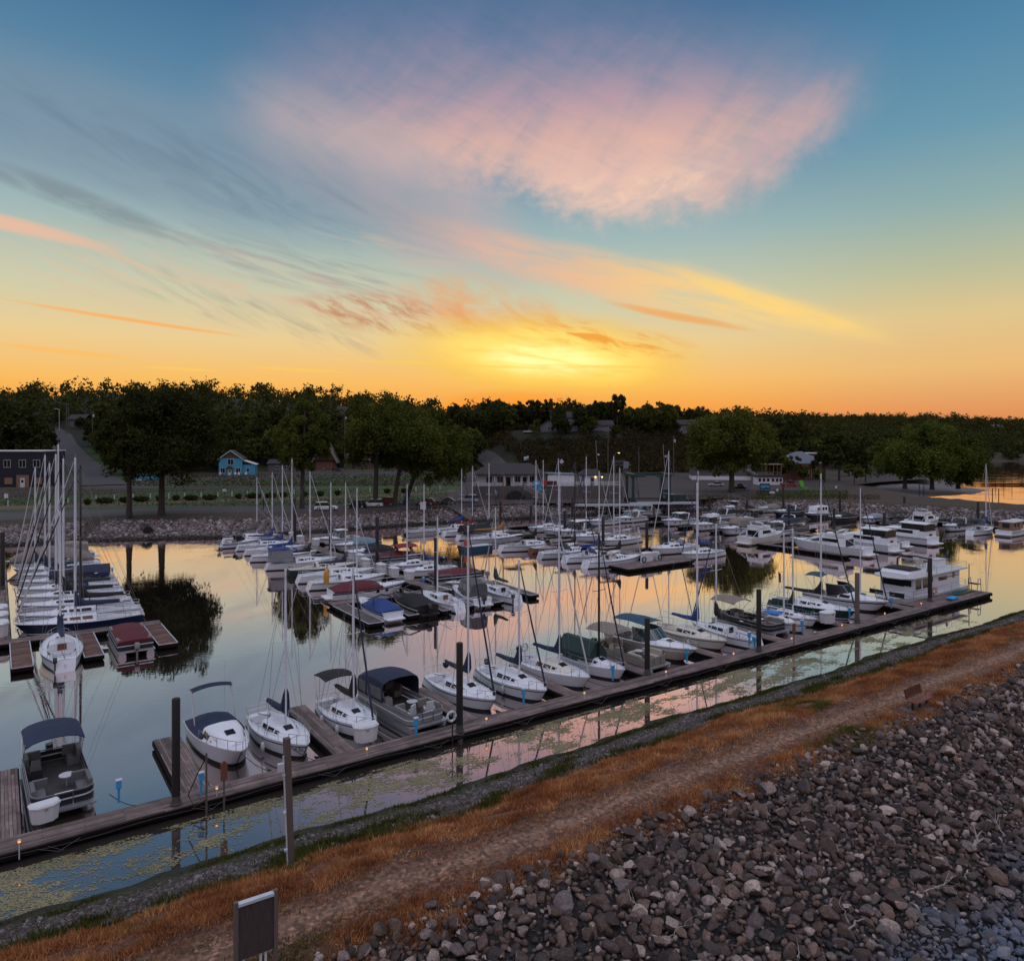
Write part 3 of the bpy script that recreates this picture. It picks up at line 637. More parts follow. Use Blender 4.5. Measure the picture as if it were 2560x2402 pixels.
flat('railway_bed', [gp(*p) for p in ((-200, 1252), (180, 1236), (600, 1221), (900, 1211), (1180, 1203), (1640, 1185), (1640, 1179), (1180, 1194), (900, 1203), (600, 1212), (180, 1226), (-200, 1240))], 2.814, 'ballast')
for off in (0, 5):
    pts = [gp(x, y - off) for x, y in ((-200, 1247), (180, 1234), (600, 1219), (900, 1209), (1180, 1201), (1640, 1184))]
    for k in (-.72, .72):
        m = MB(); m.tube([p + Vector((-.65 * k, .75 * k, .16)) for p in pts], .06, 4, 0)
        tag(m.build('rail', 'pilebase'), kind='structure')
hill_pts = [G(265, 1214), G(230, 1180), G(195, 1150), G(160, 1115), G(150, 1090), G(120, 1072)]
strip('hill_road', hill_pts, lambda u: 13 - 3 * u, 'asphalt', .25)
strip('sidewalk', [G(352, 1204), G(318, 1180), G(275, 1145), G(240, 1112), G(220, 1095)], 1.8, 'pavement', .3)
strip('hill_verge', [G(325, 1206), G(300, 1185), G(255, 1150), G(222, 1120)], 5, 'grass', .22)
strip('left_verge', [G(150, 1190), G(120, 1150), G(100, 1125)], 4, 'grass', .22)
strip('ramp_road', [G(1190, 1182), G(1240, 1166), G(1215, 1150), G(1190, 1136)], 9, 'asphalt', .2)
flat('right_verge', [gp(*p) for p in ((1905, 1245), (2020, 1240), (2100, 1236), (2100, 1226), (2010, 1226), (1900, 1236))], 2.816, 'grass')
flat('beach', [gp(*p, .95) for p in ((2020, 1222), (2180, 1235), (2330, 1240), (2440, 1229), (2450, 1219), (2390, 1206), (2330, 1204), (2200, 1216))], .98, 'sand') if 0 else None

# ------------------------------------------------------------------ boat parts
class Hull:
    def __init__(s, L, B, fb, tr=.72, tm=.42, rake=.6, sheer=.22, p=.72, srake=0., flare=.06, n=22):
        s.L, s.B, s.fb, s.tr, s.tm, s.rake, s.sh, s.p, s.sr, s.fl, s.n = L, B, fb, tr, tm, rake, sheer, p, srake, flare, n
    def hw(s, x):
        t = min(1, max(0, x / s.L + .5))
        if t < s.tm: k = s.tr + (1 - s.tr) * math.sin(PI / 2 * t / s.tm)
        else: k = max(0., math.cos(PI / 2 * (t - s.tm) / (1 - s.tm))) ** s.p
        return max(.03, s.B / 2 * k)
    def zs(s, x):
        t = min(1, max(0, x / s.L + .5)); return s.fb * (1 + s.sh * (1.7 * max(0, t - .25) ** 1.7 + .12 * max(0, .25 - t)))
    def stations(s, extra=()):
        xs = [-s.L / 2 + s.L * (i / s.n) for i in range(s.n)] + [s.L / 2 * k for k in (.95, .985, 1.)] + list(extra)
        xs = sorted(set(round(x, 4) for x in xs)); return xs
    def side(s, x, f):
        """point on the port side, f 0 waterline .. 1 sheer"""
        w, z = s.hw(x), s.zs(x); t = x / s.L + .5
        return Vector((x - s.rake * (1 - f) * max(0, t) ** 5 + s.sr * (1 - f) * max(0, 1 - t) ** 6, w * (1 - s.fl * (1 - f)) , z * f))
    def mesh(s, parent, hull='white', stripe='stripeblue', boot='stripeblue', bottom='bottom', sw=.10, so=.12):
        secs = []
        for x in s.stations():
            z = s.zs(x); w = s.hw(x); t = x / s.L + .5; ring = []
            fs = (1., 1 - so / z, 1 - (so + sw) / z, .5, .17, .06)
            for f in fs: ring.append(s.side(x, f))
            sx = -s.rake * 1.15 * max(0, t) ** 5 + s.sr * 1.2 * max(0, 1 - t) ** 6
            ring.append(Vector((x + sx, w * .8, -.16))); ring.append(Vector((x + sx * 1.2, 0.01, -.34 * (1 - .8 * max(0, t) ** 4))))
            secs.append(ring + [Vector((q.x, -q.y, q.z)) for q in reversed(ring[:-1])])
        mats = [0, 1, 0, 0, 2, 3, 3]; mats = mats + mats[::-1]
        m = MB().loft(secs, 0, closed=False, caps=None, mats=mats); k = len(secs[0])
        m.f.append(tuple(range(k))); m.mi.append(0)
        return m.build('hull', [hull, stripe, boot, bottom], parent, smooth=40)
    def deck(s, parent, wells=(), mat='white', wellmat='deckgrey', crown=.05, rail=.05):
        m = MB(); xs = s.stations([w[0] for w in wells] + [w[1] for w in wells])
        def inwell(a, b):
            for w in wells:
                if a >= w[0] - 1e-3 and b <= w[1] + 1e-3: return w
        for a, b in zip(xs, xs[1:]):
            w = inwell(a, b)
            def pts(x):
                h, z = s.hw(x) * .985, s.zs(x) - .02
                if not w: return [(x, h, z), (x, h * .5, z + crown * .75), (x, 0, z + crown), (x, -h * .5, z + crown * .75), (x, -h, z)]
                c = min(w[2], h * .86); d = w[3]
                return [(x, h, z), (x, c, z + .02), (x, c * .93, z - d * .5), (x, c * .62, z - d * .5), (x, c * .6, z - d), (x, -c * .6, z - d), (x, -c * .62, z - d * .5), (x, -c * .93, z - d * .5), (x, -c, z + .02), (x, -h, z)]
            pa, pb = pts(a), pts(b)
            m.loft([pa, pb], 0, caps=None, mats=[0] * 9 if not w else [0, 0, 1, 0, 1, 0, 1, 0, 0])
        for w in wells:
            for x in (w[0], w[1]):
                h = s.hw(x); c = min(w[2], h * .86); z = s.zs(x)
                m.quad((x, c, z + .03), (x, -c, z + .03), (x, -c * .6, z - w[3]), (x, c * .6, z - w[3]))
        # low toe rail
        m.loft([[s.side(x, 1.0) + Vector((0, .012, -.01)), s.side(x, 1.0) + Vector((0, .012, rail)), s.side(x, 1.0) + Vector((0, -.03, rail)), s.side(x, 1.0) + Vector((0, -.03, -.01))] for x in xs], 0, True)
        m.loft([[Vector((q.x, -q.y, q.z)) for q in (s.side(x, 1.0) + Vector((0, .012, -.01)), s.side(x, 1.0) + Vector((0, .012, rail)), s.side(x, 1.0) + Vector((0, -.03, rail)), s.side(x, 1.0) + Vector((0, -.03, -.01)))] for x in xs], 0, True)
        return m.build('deck', [mat, wellmat], parent, smooth=35)
class Trunk:
    """cabin or superstructure: stations (x, half width at foot, half width at top, foot z, top z)"""
    def __init__(s, st): s.st = st
    def at(s, x):
        st = s.st
        if x <= st[0][0]: return st[0]
        for a, b in zip(st, st[1:]):
            if x <= b[0]:
                k = (x - a[0]) / max(1e-6, b[0] - a[0]); return tuple(p + (q - p) * k for p, q in zip(a, b))
        return st[-1]
    def mesh(s, name, mat, parent, crown=.08, round_=.12, smooth=35):
        secs = []
        for x, wb, wt, zb, zt in s.st:
            h = zt - zb; r = min(round_, h * .4)
            half = [(x, wb, zb), (x, wt + (wb - wt) * r / max(h, .01), zt - r), (x, wt - r * .35, zt - r * .25), (x, wt * .7, zt + crown * .4), (x, 0, zt + crown)]
            secs.append(half + [(p[0], -p[1], p[2]) for p in reversed(half[:-1])])
        return MB().loft(secs, 0).build(name, mat, parent, smooth=smooth)
    def panel(s, name, mat, parent, x0, x1, f0, f1, side=1, off=.012, slant=0., n=4, f0b=None, f1b=None):
        """window lying on one side of the cabin"""
        lo, hi = [], []
        for i in range(n + 1):
            u = i / n; x = x0 + (x1 - x0) * u; 
            _, wb, wt, zb, zt = s.at(x); fa = f0 + ((f0b if f0b is not None else f0) - f0) * u; fb_ = f1 + ((f1b if f1b is not None else f1) - f1) * u
            lo.append(Vector((x, side * (wb + (wt - wb) * fa + off), zb + (zt - zb) * fa)))
            x2 = x + slant; _, wb2, wt2, zb2, zt2 = s.at(x2)
            hi.append(Vector((x2, side * (wb2 + (wt2 - wb2) * fb_ + off), zb2 + (zt2 - zb2) * fb_)))
        m = MB(); d = Vector((0, -side * .03, 0))
        m.loft([[a, b, b + d, a + d] for a, b in zip(lo, hi)], 0, closed=True)
        return m.build(name, mat, parent)
def railing(parent, pts, h, name='rail', r=.016, mat='steel', mid=True, posts=True):
    m = MB(); up = Vector((0, 0, h)); P_ = [Vector(p) for p in pts]
    m.tube([p + up for p in P_], r, 5)
    if mid: m.tube([p + up * .52 for p in P_], r * .7, 4)
    if posts:
        for p in P_: m.tube([p, p + up], r, 5)
    return m.build(name, mat, parent)
def outboard(parent, x, y, z, mat='engine', s=1.):
    m = MB()
    m.loft([[(x + a * s, y + .17 * s * cx, z + h * s) for a, cx in ((-.42 - b, 0), (-.34 - b, 1), (.02 + b * .5, .9), (.1, 0), (.02 + b * .5, -.9), (-.34 - b, -1))] for h, b in ((.0, -.05), (.1, .05), (.36, .06), (.5, -.06))], 0, True)
    m.box(x - .16 * s, y, z - .32 * s, .16 * s, .13 * s, .7 * s, 0); m.box(x - .2 * s, y, z - .7 * s, .34 * s, .05, .06 * s, 0)
    return m.build('outboard_motor', mat, parent, smooth=40)
def arch_canopy(parent, x0, x1, hw_, z, mat, rise=.22, name='bimini', drop=.0, legs=True, foot=None, sag=.06, thick=.04):
    m = MB(); nx = 9; ny = 9; secs = []; bot = []
    for i in range(nx):
        u = i / (nx - 1); x = x0 + (x1 - x0) * u; e = 1 - abs(2 * u - 1) ** 3
        row = []
        for j in range(ny):
            v = -1 + 2 * j / (ny - 1); zz = z + rise * (1 - v * v) - .10 * (1 - e) - drop * abs(v) ** 6 + sag * .3 * math.cos(u * PI * 4)
            row.append(Vector((x, hw_ * v, zz)))
        secs.append(row)
    full = [r + [q - Vector((0, 0, thick)) for q in reversed(r)] for r in secs]
    m.loft(full, 0, closed=True); o = m.build(name, mat, parent, smooth=50)
    if legs:
        fx = foot if foot is not None else ((x0 + x1) / 2, z - 1.3)
        for sgn in (-1, 1):
            f = MB()
            for x in (x0 + .05, (x0 + x1) / 2, x1 - .05): f.tube([(fx[0] + (x - fx[0]) * .15, sgn * hw_, fx[1]), (x, sgn * hw_ * .98, z - .02)], .018, 5)
            f.build('bimini_frame', 'alu', parent)
    return o
def tent(parent, hull, x0, x1, mat, h=.45, peak=.5, name='cover', over=.03, zoff=0., wk=1.02, seg=10):
    """canvas cover drawn over a cockpit, ridge and sagging folds"""
    m = MB(); secs = []
    for i in range(seg + 1):
        u = i / seg; x = x0 + (x1 - x0) * u; w = hull.hw(x) * wk + over; z0 = hull.zs(x) + zoff - .08
        hh = h * (math.sin(PI * min(1, max(0, (u + .02) / 1.04))) ** .55 if True else 1) * (1 - .25 * abs(u - peak)) + .03 * math.sin(u * 17)
        half = [(x, w, z0), (x, w * 1.0, z0 + .14), (x, w * .72, z0 + .14 + hh * .55), (x, w * .35, z0 + .14 + hh * .9), (x, 0, z0 + .14 + hh)]
        secs.append([Vector(p) for p in half] + [Vector((p[0], -p[1], p[2])) for p in reversed(half[:-1])])
    m.loft(secs, 0); return m.build(name, mat, parent, smooth=45)
def windscreen(parent, x0, x1, w0, w1, z0, h, rake=.5, mat='glassgreen', zf=None):
    """wrap-around screen: x0 aft ends, x1 front; w0 aft half width, w1 front half width"""
    zf = z0 if zf is None else zf
    base = [Vector(p) for p in ((x0, w0, z0), ((x0 + x1) / 2, (w0 * .6 + w1 * .4) * 1.04, (z0 + zf) / 2), (x1 - .12, w1 * .82, zf), (x1, w1 * .4, zf), (x1, 0, zf))]
    base = base + [Vector((p.x, -p.y, p.z)) for p in reversed(base[:-1])]
    secs = []
    for p in base:
        topz = max(z0, zf) + h; q = Vector((p.x - rake * (.35 + .65 * (p.x - x0) / max(.01, x1 - x0)), p.y * .86, topz)); secs.append((p, q))
    m = MB(); m.loft([[p, q, q + Vector((-.03, 0, 0)), p + Vector((-.03, 0, 0))] for p, q in secs], 0, closed=True); g_ = m.build('windscreen', mat, parent, smooth=60)
    f = MB(); f.tube([q for p, q in secs], .025, 5)
    for k in (0, 2, 4, 6, 8): f.tube(list(secs[k]), .02, 5)
    f.build('screen_frame', 'alu', g_); return g_
def slab(parent, name, x, y, z, sx, sy, sz, mat, tp=.97, rot=None):
    o = MB().box(0, 0, 0, sx, sy, sz, 0, 0, tp).build(name, mat, parent, loc=(x, y, z))
    if rot: o.rotation_euler = rot
    return o
HEAD = [GA, GA + PI / 2, GA + PI, GA - PI / 2]
def berth(name, label, cat, s, t, k, L, group, jig=0.):
    """k: which way the bow points on the marina grid; s, t: middle of the boat"""
    return thing(name, label, cat, W(s, t, 0), HEAD[k % 4] + R(jig), group)

def sailboat(label, s, t, k, L, mast=9, hull='white', stripe='stripeblue', boot='black', bottom='black', cover='cv_navy', jib='cv_navy', mastm='mastgrey', B=None, fb=None, jig=0, mx=.10,
             bimini=None, dodger=None, motor=None, wheel=False, canopy=None, coverlen=.36, detail=2, cabin='white', deck='white', group='sailboats moored at the floating docks', window='glass', board='glass', hatchcover=None, topcover=None, boomup=0., srake=.4, cs=1.2, mr=1.):
    B = B or L * .36; fb = fb or (.46 + .043 * L)
    r = berth('sailboat', label, 'sailboat', s, t, k, L, group, jig)
    H = Hull(L, B, fb, tr=.5, tm=.45, rake=.09 * L, sheer=.2, srake=-srake, flare=.13, n=20)
    H.mesh(r, hull, stripe, boot, bottom, .07, .10)
    c0, c1 = -.42 * L, -.13 * L
    H.deck(r, [(c0, c1, B * .33, .42)], deck)
    x1 = .27 * L; z = H.zs(0) + .02; ch = .30 + .022 * L
    T = Trunk([(c1, B * .335, B * .29, z - .04, z + ch), (-.02 * L, B * .345, B * .28, z - .03, z + ch), (.12 * L, B * .30, B * .22, z, z + ch * .92), (.2 * L, B * .23, B * .15, z + .03, z + ch * .62), (x1, B * .13, B * .08, z + .08, z + ch * .25)])
    T.mesh('cabin', cabin, r, .05, .1)
    for sd in (1, -1):
        T.panel('window', window, r, -.10 * L, -.02 * L, .30, .84, sd, slant=.06); T.panel('window', window, r, -.005 * L, .08 * L, .32, .82, sd, slant=.05)
        if detail > 1: T.panel('window', window, r, .10 * L, .15 * L, .36, .78, sd, slant=.03)
    slab(r, 'hatch', .155 * L, 0, z + ch * .80 + .06, .06 * L, .07 * L, .05, 'glass', rot=(0, .30, 0))
    slab(r, 'companionway', c1 - .02, 0, z + ch * .45, .04, .075 * L, ch * 1.0, board)
    slab(r, 'sliding_hatch', c1 + .045 * L, 0, z + ch + .06, .08 * L, .085 * L, .05, 'white')
    X = mx * L; zm = T.at(X)[4] if X < x1 else H.zs(X); top = zm + mast
    m = MB(); m.tube([(X, 0, zm - .05), (X, 0, zm + mast * .6), (X, 0, top)], [.085 * mr, .08 * mr, .06 * mr], 8); m.box(X, 0, top + .02, .16, .1, .06); m.tube([(X, 0, top), (X - .02, 0, top + .35)], .008, 4)
    mo = m.build('mast', mastm, r, smooth=60)
    sp = MB(); sh = zm + mast * .54; sw_ = B * .30
    sp.tube([(X, -sw_, sh + .05), (X, 0, sh), (X, sw_, sh + .05)], .022, 5); sp.build('spreader', mastm, mo)
    gz = zm + .72 + boomup; bl = coverlen * L
    bo = MB(); bo.tube([(X - .05, 0, gz), (X - bl - .3, 0, gz + .06)], .05, 8); bo.build('boom', mastm, r, smooth=60)
    if cover:
        cm = MB(); secs = []
        for i in range(11):
            u = i / 10; x = X + .06 - (bl + .05) * u; hgt_ = cs * (.17 + .16 * (1 - u)) + 1.0 * max(0, 1 - u * 5.0) ** 1.4; wd = cs * (.12 + .13 * (1 - u) ** .6) + .015 * math.sin(u * 23)
            zc = gz + .03 + .02 * math.sin(u * 9) + .06 * u
            secs.append([(x, wd * math.cos(a) * (1 if math.sin(a) < 0 else .75), zc - .10 + (hgt_ * (math.sin(a) + 1) * .55)) for a in [2 * PI * j / 10 for j in range(10)]])
        cm.loft(secs, 0, True); cm.build('sail_cover', cover, r, smooth=60)
    bx = H.L / 2 - .12; bz = H.zs(bx) + .05
    if jib:
        j = MB(); j.tube([(bx, 0, bz + .35), (bx - (bx - X) * .5, 0, bz + (top - bz) * .5), (X + .12, 0, top - .35)], [.065, .06, .03], 7); j.tube([(bx, 0, bz + .2), (bx, 0, bz + .35)], .1, 8); j.build('furled_jib', jib, r, smooth=60)
    rg = MB(); cx = X - .12; hwc = H.hw(cx) * .93; sx = -L / 2 + .1; sz_ = H.zs(sx)
    for sd in (1, -1):
        rg.tube([(cx, sd * hwc, H.zs(cx)), (X, sd * sw_, sh + .05), (X, 0, top - .1)], .011, 4); rg.tube([(cx - .3, sd * hwc, H.zs(cx)), (X, 0, sh - .1)], .011, 4)
    if not jib: rg.tube([(bx, 0, bz), (X, 0, top - .1)], .011, 4)
    rg.tube([(sx, 0, sz_), (X, 0, top)], .011, 4); rg.build('rigging', 'wire', r)
    # pulpit, pushpit and lifelines
    railing(r, [H.side(x, 1) * 1 for x in (.36 * L, .43 * L)] + [Vector((L / 2 + .06, 0, H.zs(L / 2)))] + [Vector((q.x, -q.y, q.z)) for q in (H.side(.43 * L, 1), H.side(.36 * L, 1))], .55, 'pulpit', .018)
    railing(r, [H.side(x, 1) for x in (-.36 * L, -.49 * L)] + [Vector((q.x, -q.y, q.z)) for q in (H.side(-.49 * L, 1), H.side(-.36 * L, 1))], .58, 'pushpit', .018)
    if detail > 1:
        for sd in (1, -1):
            pts = [H.side(x * L, 1) for x in (-.36, -.2, -.04, .12, .25, .36)]
            railing(r, [Vector((q.x, sd * q.y * .98, q.z)) for q in pts], .5, 'lifeline', .010, 'steel')
    if wheel:
        w = MB(); xw = -.30 * L; zw = H.zs(xw) - .42; w.box(xw, 0, zw + .4, .16, .16, .8, 0, 0, .8)
        w.tube([(xw - .12, .38 * math.cos(a), zw + .75 + .38 * math.sin(a)) for a in [2 * PI * i / 14 for i in range(15)]], .018, 5); w.build('steering_wheel', 'steel', r, smooth=50)
    else:
        MB().tube([(-.46 * L, 0, H.zs(0) + .06), (-.28 * L, .12, H.zs(0) + .22)], .025, 6).build('tiller', 'teak', r)
    ru = MB(); ru.box(-L / 2 - .1 - srake * .2, 0, .1, .22, .05, 1.0); ru.build('rudder', hull, r)
    if motor: outboard(r, -L / 2 - .12, .32 * B * .7, .75, motor, .8)
    if dodger:
        dm = MB(); xd = c1 + .1; zd = z + ch; secs = []
        for i in range(6):
            u = i / 5; hh = .65 * math.sin(PI * (.12 + .62 * u)); 
            secs.append([(xd + .75 - 1.15 * u, B * .33 * math.cos(a), zd - .15 + (hh + .15) * max(0, math.sin(a)) ** .55) for a in [PI * j / 8 for j in range(9)]])
        dm.loft(secs, 0, caps=None); do = dm.build('dodger', dodger, r, smooth=60)
        for sd in (1, -1): slab(do, 'clear_panel', xd + .1, sd * B * .325, zd + .22, .6, .02, .26, 'vinyl')
    if bimini: arch_canopy(r, -.42 * L, -.16 * L, B * .40, H.zs(0) + 1.95, bimini, .14, foot=(-.3 * L, H.zs(0) + .1))
    if canopy:  # boom tent over the whole cockpit
        cm = MB(); cm.loft([[(x, sd * w, zz) for sd, w, zz in ((1, B * .42, H.zs(0) + .25), (1, B * .40, H.zs(0) + .7), (1, B * .10, gz + .42), (-1, B * .10, gz + .42), (-1, B * .40, H.zs(0) + .7), (-1, B * .42, H.zs(0) + .25))] for x in (-.46 * L, -.3 * L, -.1 * L, X - .1)], 0); cm.build('cockpit_tent', canopy, r, smooth=30)
    if hatchcover: slab(r, 'canvas_top', -.10 * L, 0, z + ch + .2, .26 * L, B * .52, .12, hatchcover, .9)
    if topcover: tent(r, H, -.46 * L, .30 * L, topcover, .75, .4, 'boat_cover')
    return r, H

def pontoon(label, s, t, k, L=7., B=2.6, panel='rail_panel', seat='seat', canopy=None, cover=None, enclosure=None, jig=0, motor='engine', group='pontoon boats moored at the floating docks', stripe='white', canopyx=(-.42, .02)):
    r = berth('pontoon_boat', label, 'pontoon boat', s, t, k, L, group, jig)
    for sd in (1, -1):
        m = MB(); y = sd * (B / 2 - .36)
        secs = []
        for x, q, dz in ((-L / 2, .30, 0), (L / 2 - .9, .32, 0), (L / 2 - .35, .25, .06), (L / 2 - .05, .08, .18)):
            secs.append([(x, y + q * math.cos(a), .12 + dz + q * math.sin(a)) for a in [2 * PI * j / 12 for j in range(12)]])
        m.loft(secs, 0, True); m.build('pontoon', 'alu', r, smooth=50)
    z0 = .48
    def outline(x0, x1, hw_, rr=.35, n=5):
        pts = [(x0, -hw_), (x0, hw_)]
        for cx, cy, a0 in ((x1 - rr, hw_ - rr, PI / 2), (x1 - rr, -(hw_ - rr), 0)):
            pts += [(cx + rr * math.cos(a0 - PI / 2 * i / n), cy + rr * math.sin(a0 - PI / 2 * i / n)) for i in range(n + 1)]
        return pts
    m = MB(); o_ = outline(-L / 2, L / 2 - .1, B / 2, .3); m.loft([[(x, y, z) for x, y in o_] for z in (z0 - .10, z0)], 0, True); m.build('platform', 'alu', r, smooth=30)
    m = MB(); i_ = outline(-L / 2 + .3, L / 2 - .5, B / 2 - .1, .3); m.loft([[(x, y, z) for x, y in i_] for z in (z0 + .002, z0 + .012)], 0, True); m.build('floor', 'carpet', r)
    ring = outline(-L / 2 + .55, L / 2 - .45, B / 2 - .06, .55, 7); inner = outline(-L / 2 + .58, L / 2 - .48, B / 2 - .09, .53, 7)
    # rail: panels with bands and an open bow gate
    def ringpart(name, za, zb, mat, off=0.):
        m = MB(); k = len(ring)
        for i in range(k):
            a, b = ring[i], ring[(i + 1) % k]; c, d = inner[(i + 1) % k], inner[i]
            if i == 0: pass
            g_ = lambda p: (p[0] + (off if p[0] > 0 else -off) * .2, p[1] * (1 + off), 0)
            A, Bv, Cc, D = g_(a), g_(b), c, d
            m.add([(A[0], A[1], za), (Bv[0], Bv[1], za), (Cc[0], Cc[1], za), (D[0], D[1], za), (A[0], A[1], zb), (Bv[0], Bv[1], zb), (Cc[0], Cc[1], zb), (D[0], D[1], zb)], [(0, 1, 5, 4), (2, 3, 7, 6), (4, 5, 6, 7), (3, 2, 1, 0)], 0)
        return m.build(name, mat, r)
    ringpart('side_panel', z0 + .05, z0 + .30, panel); ringpart('trim_band', z0 + .30, z0 + .37, stripe, .006); ringpart('upper_panel', z0 + .37, z0 + .58, panel); ringpart('top_rail', z0 + .62, z0 + .67, 'alu', .006)
    g_ = MB(); xg = L / 2 - .42
    for y in (-.38, .38): g_.tube([(xg, y, z0), (xg, y, z0 + .68)], .022, 5)
    g_.tube([(xg, -.38, z0 + .68), (xg, .38, z0 + .68)], .022, 5); g_.build('bow_gate', 'steel', r)
    # seats along both sides at bow and stern, helm console, table
    for sd in (1, -1):
        for x0, x1 in ((L / 2 - 2.4, L / 2 - .95), (-L / 2 + .8, -L / 2 + 1.9)):
            m = MB(); y = sd * (B / 2 - .45); xm = (x0 + x1) / 2; m.box(xm, y, z0 + .21, x1 - x0, .58, .38, 0, 0, .95); m.box(xm, sd * (B / 2 - .2), z0 + .56, x1 - x0, .2, .46, 0, 0, .92); m.box(x0 + .1, sd * (B / 2 - .55), z0 + .55, .2, .7, .5, 0, 0, .9); m.build('bench_seat', seat, r, smooth=30)
    m = MB(); m.box(-.1, -(B / 2 - .5), z0 + .42, .6, .6, .82, 0, 0, .8); m.build('helm_console', panel, r)
    m = MB(); m.box(-.75, -(B / 2 - .55), z0 + .3, .5, .5, .16, 0, 0, .9); m.box(-.98, -(B / 2 - .55), z0 + .62, .12, .48, .6, 0, 0, .8); m.box(-.75, -(B / 2 - .55), z0 + .12, .12, .12, .24); m.build('helm_seat', seat, r, smooth=30)
    m = MB(); m.lathe([(.03, 0), (.03, .55), (.36, .56), (.36, .6), (.01, .61)], 14, 0, (.9, .35, z0)); m.build('table', 'dullwhite', r, smooth=40)
    if motor: outboard(r, -L / 2 - .05, 0, .62, motor, 1.05)
    if canopy: arch_canopy(r, canopyx[0] * L, canopyx[1] * L, B / 2 - .05, z0 + 1.95, canopy, .2, foot=((canopyx[0] + canopyx[1]) / 2 * L, z0 + .66), drop=.12)
    if cover:
        class Q: pass
        q = Q(); q.hw = lambda x: B / 2 - .12; q.zs = lambda x: z0 + .62
        tent(r, q, -L / 2 + .5, L / 2 - .45, cover, .55, .4, 'boat_cover', 0)
    if enclosure:
        xa, xb = -L / 2 + .5, .1; w = B / 2 - .04; m = MB(); secs = []
        for i in range(7):
            u = i / 6; x = xa + (xb - xa) * u; zt = z0 + 1.9 + .12 * math.sin(PI * u) - .25 * (1 - u) ** 3
            secs.append([(x, w, z0 + .6), (x, w, zt - .35), (x, w * .93, zt - .1), (x, w * .6, zt + .06), (x, 0, zt + .1), (x, -w * .6, zt + .06), (x, -w * .93, zt - .1), (x, -w, zt - .35), (x, -w, z0 + .6)])
        m.loft(secs, 0, caps=None)
        s0 = secs[0]; m.add(s0, [tuple(range(len(s0)))], 0)
        en = m.build('enclosure', enclosure, r, smooth=45)
        for sd in (1, -1):
            for x0, x1 in ((xa + .25, xa + 1.15), (xa + 1.35, xb - .15)): slab(en, 'clear_window', (x0 + x1) / 2, sd * (w + .012), z0 + 1.12, x1 - x0, .015, .72, 'vinyl')
    return r

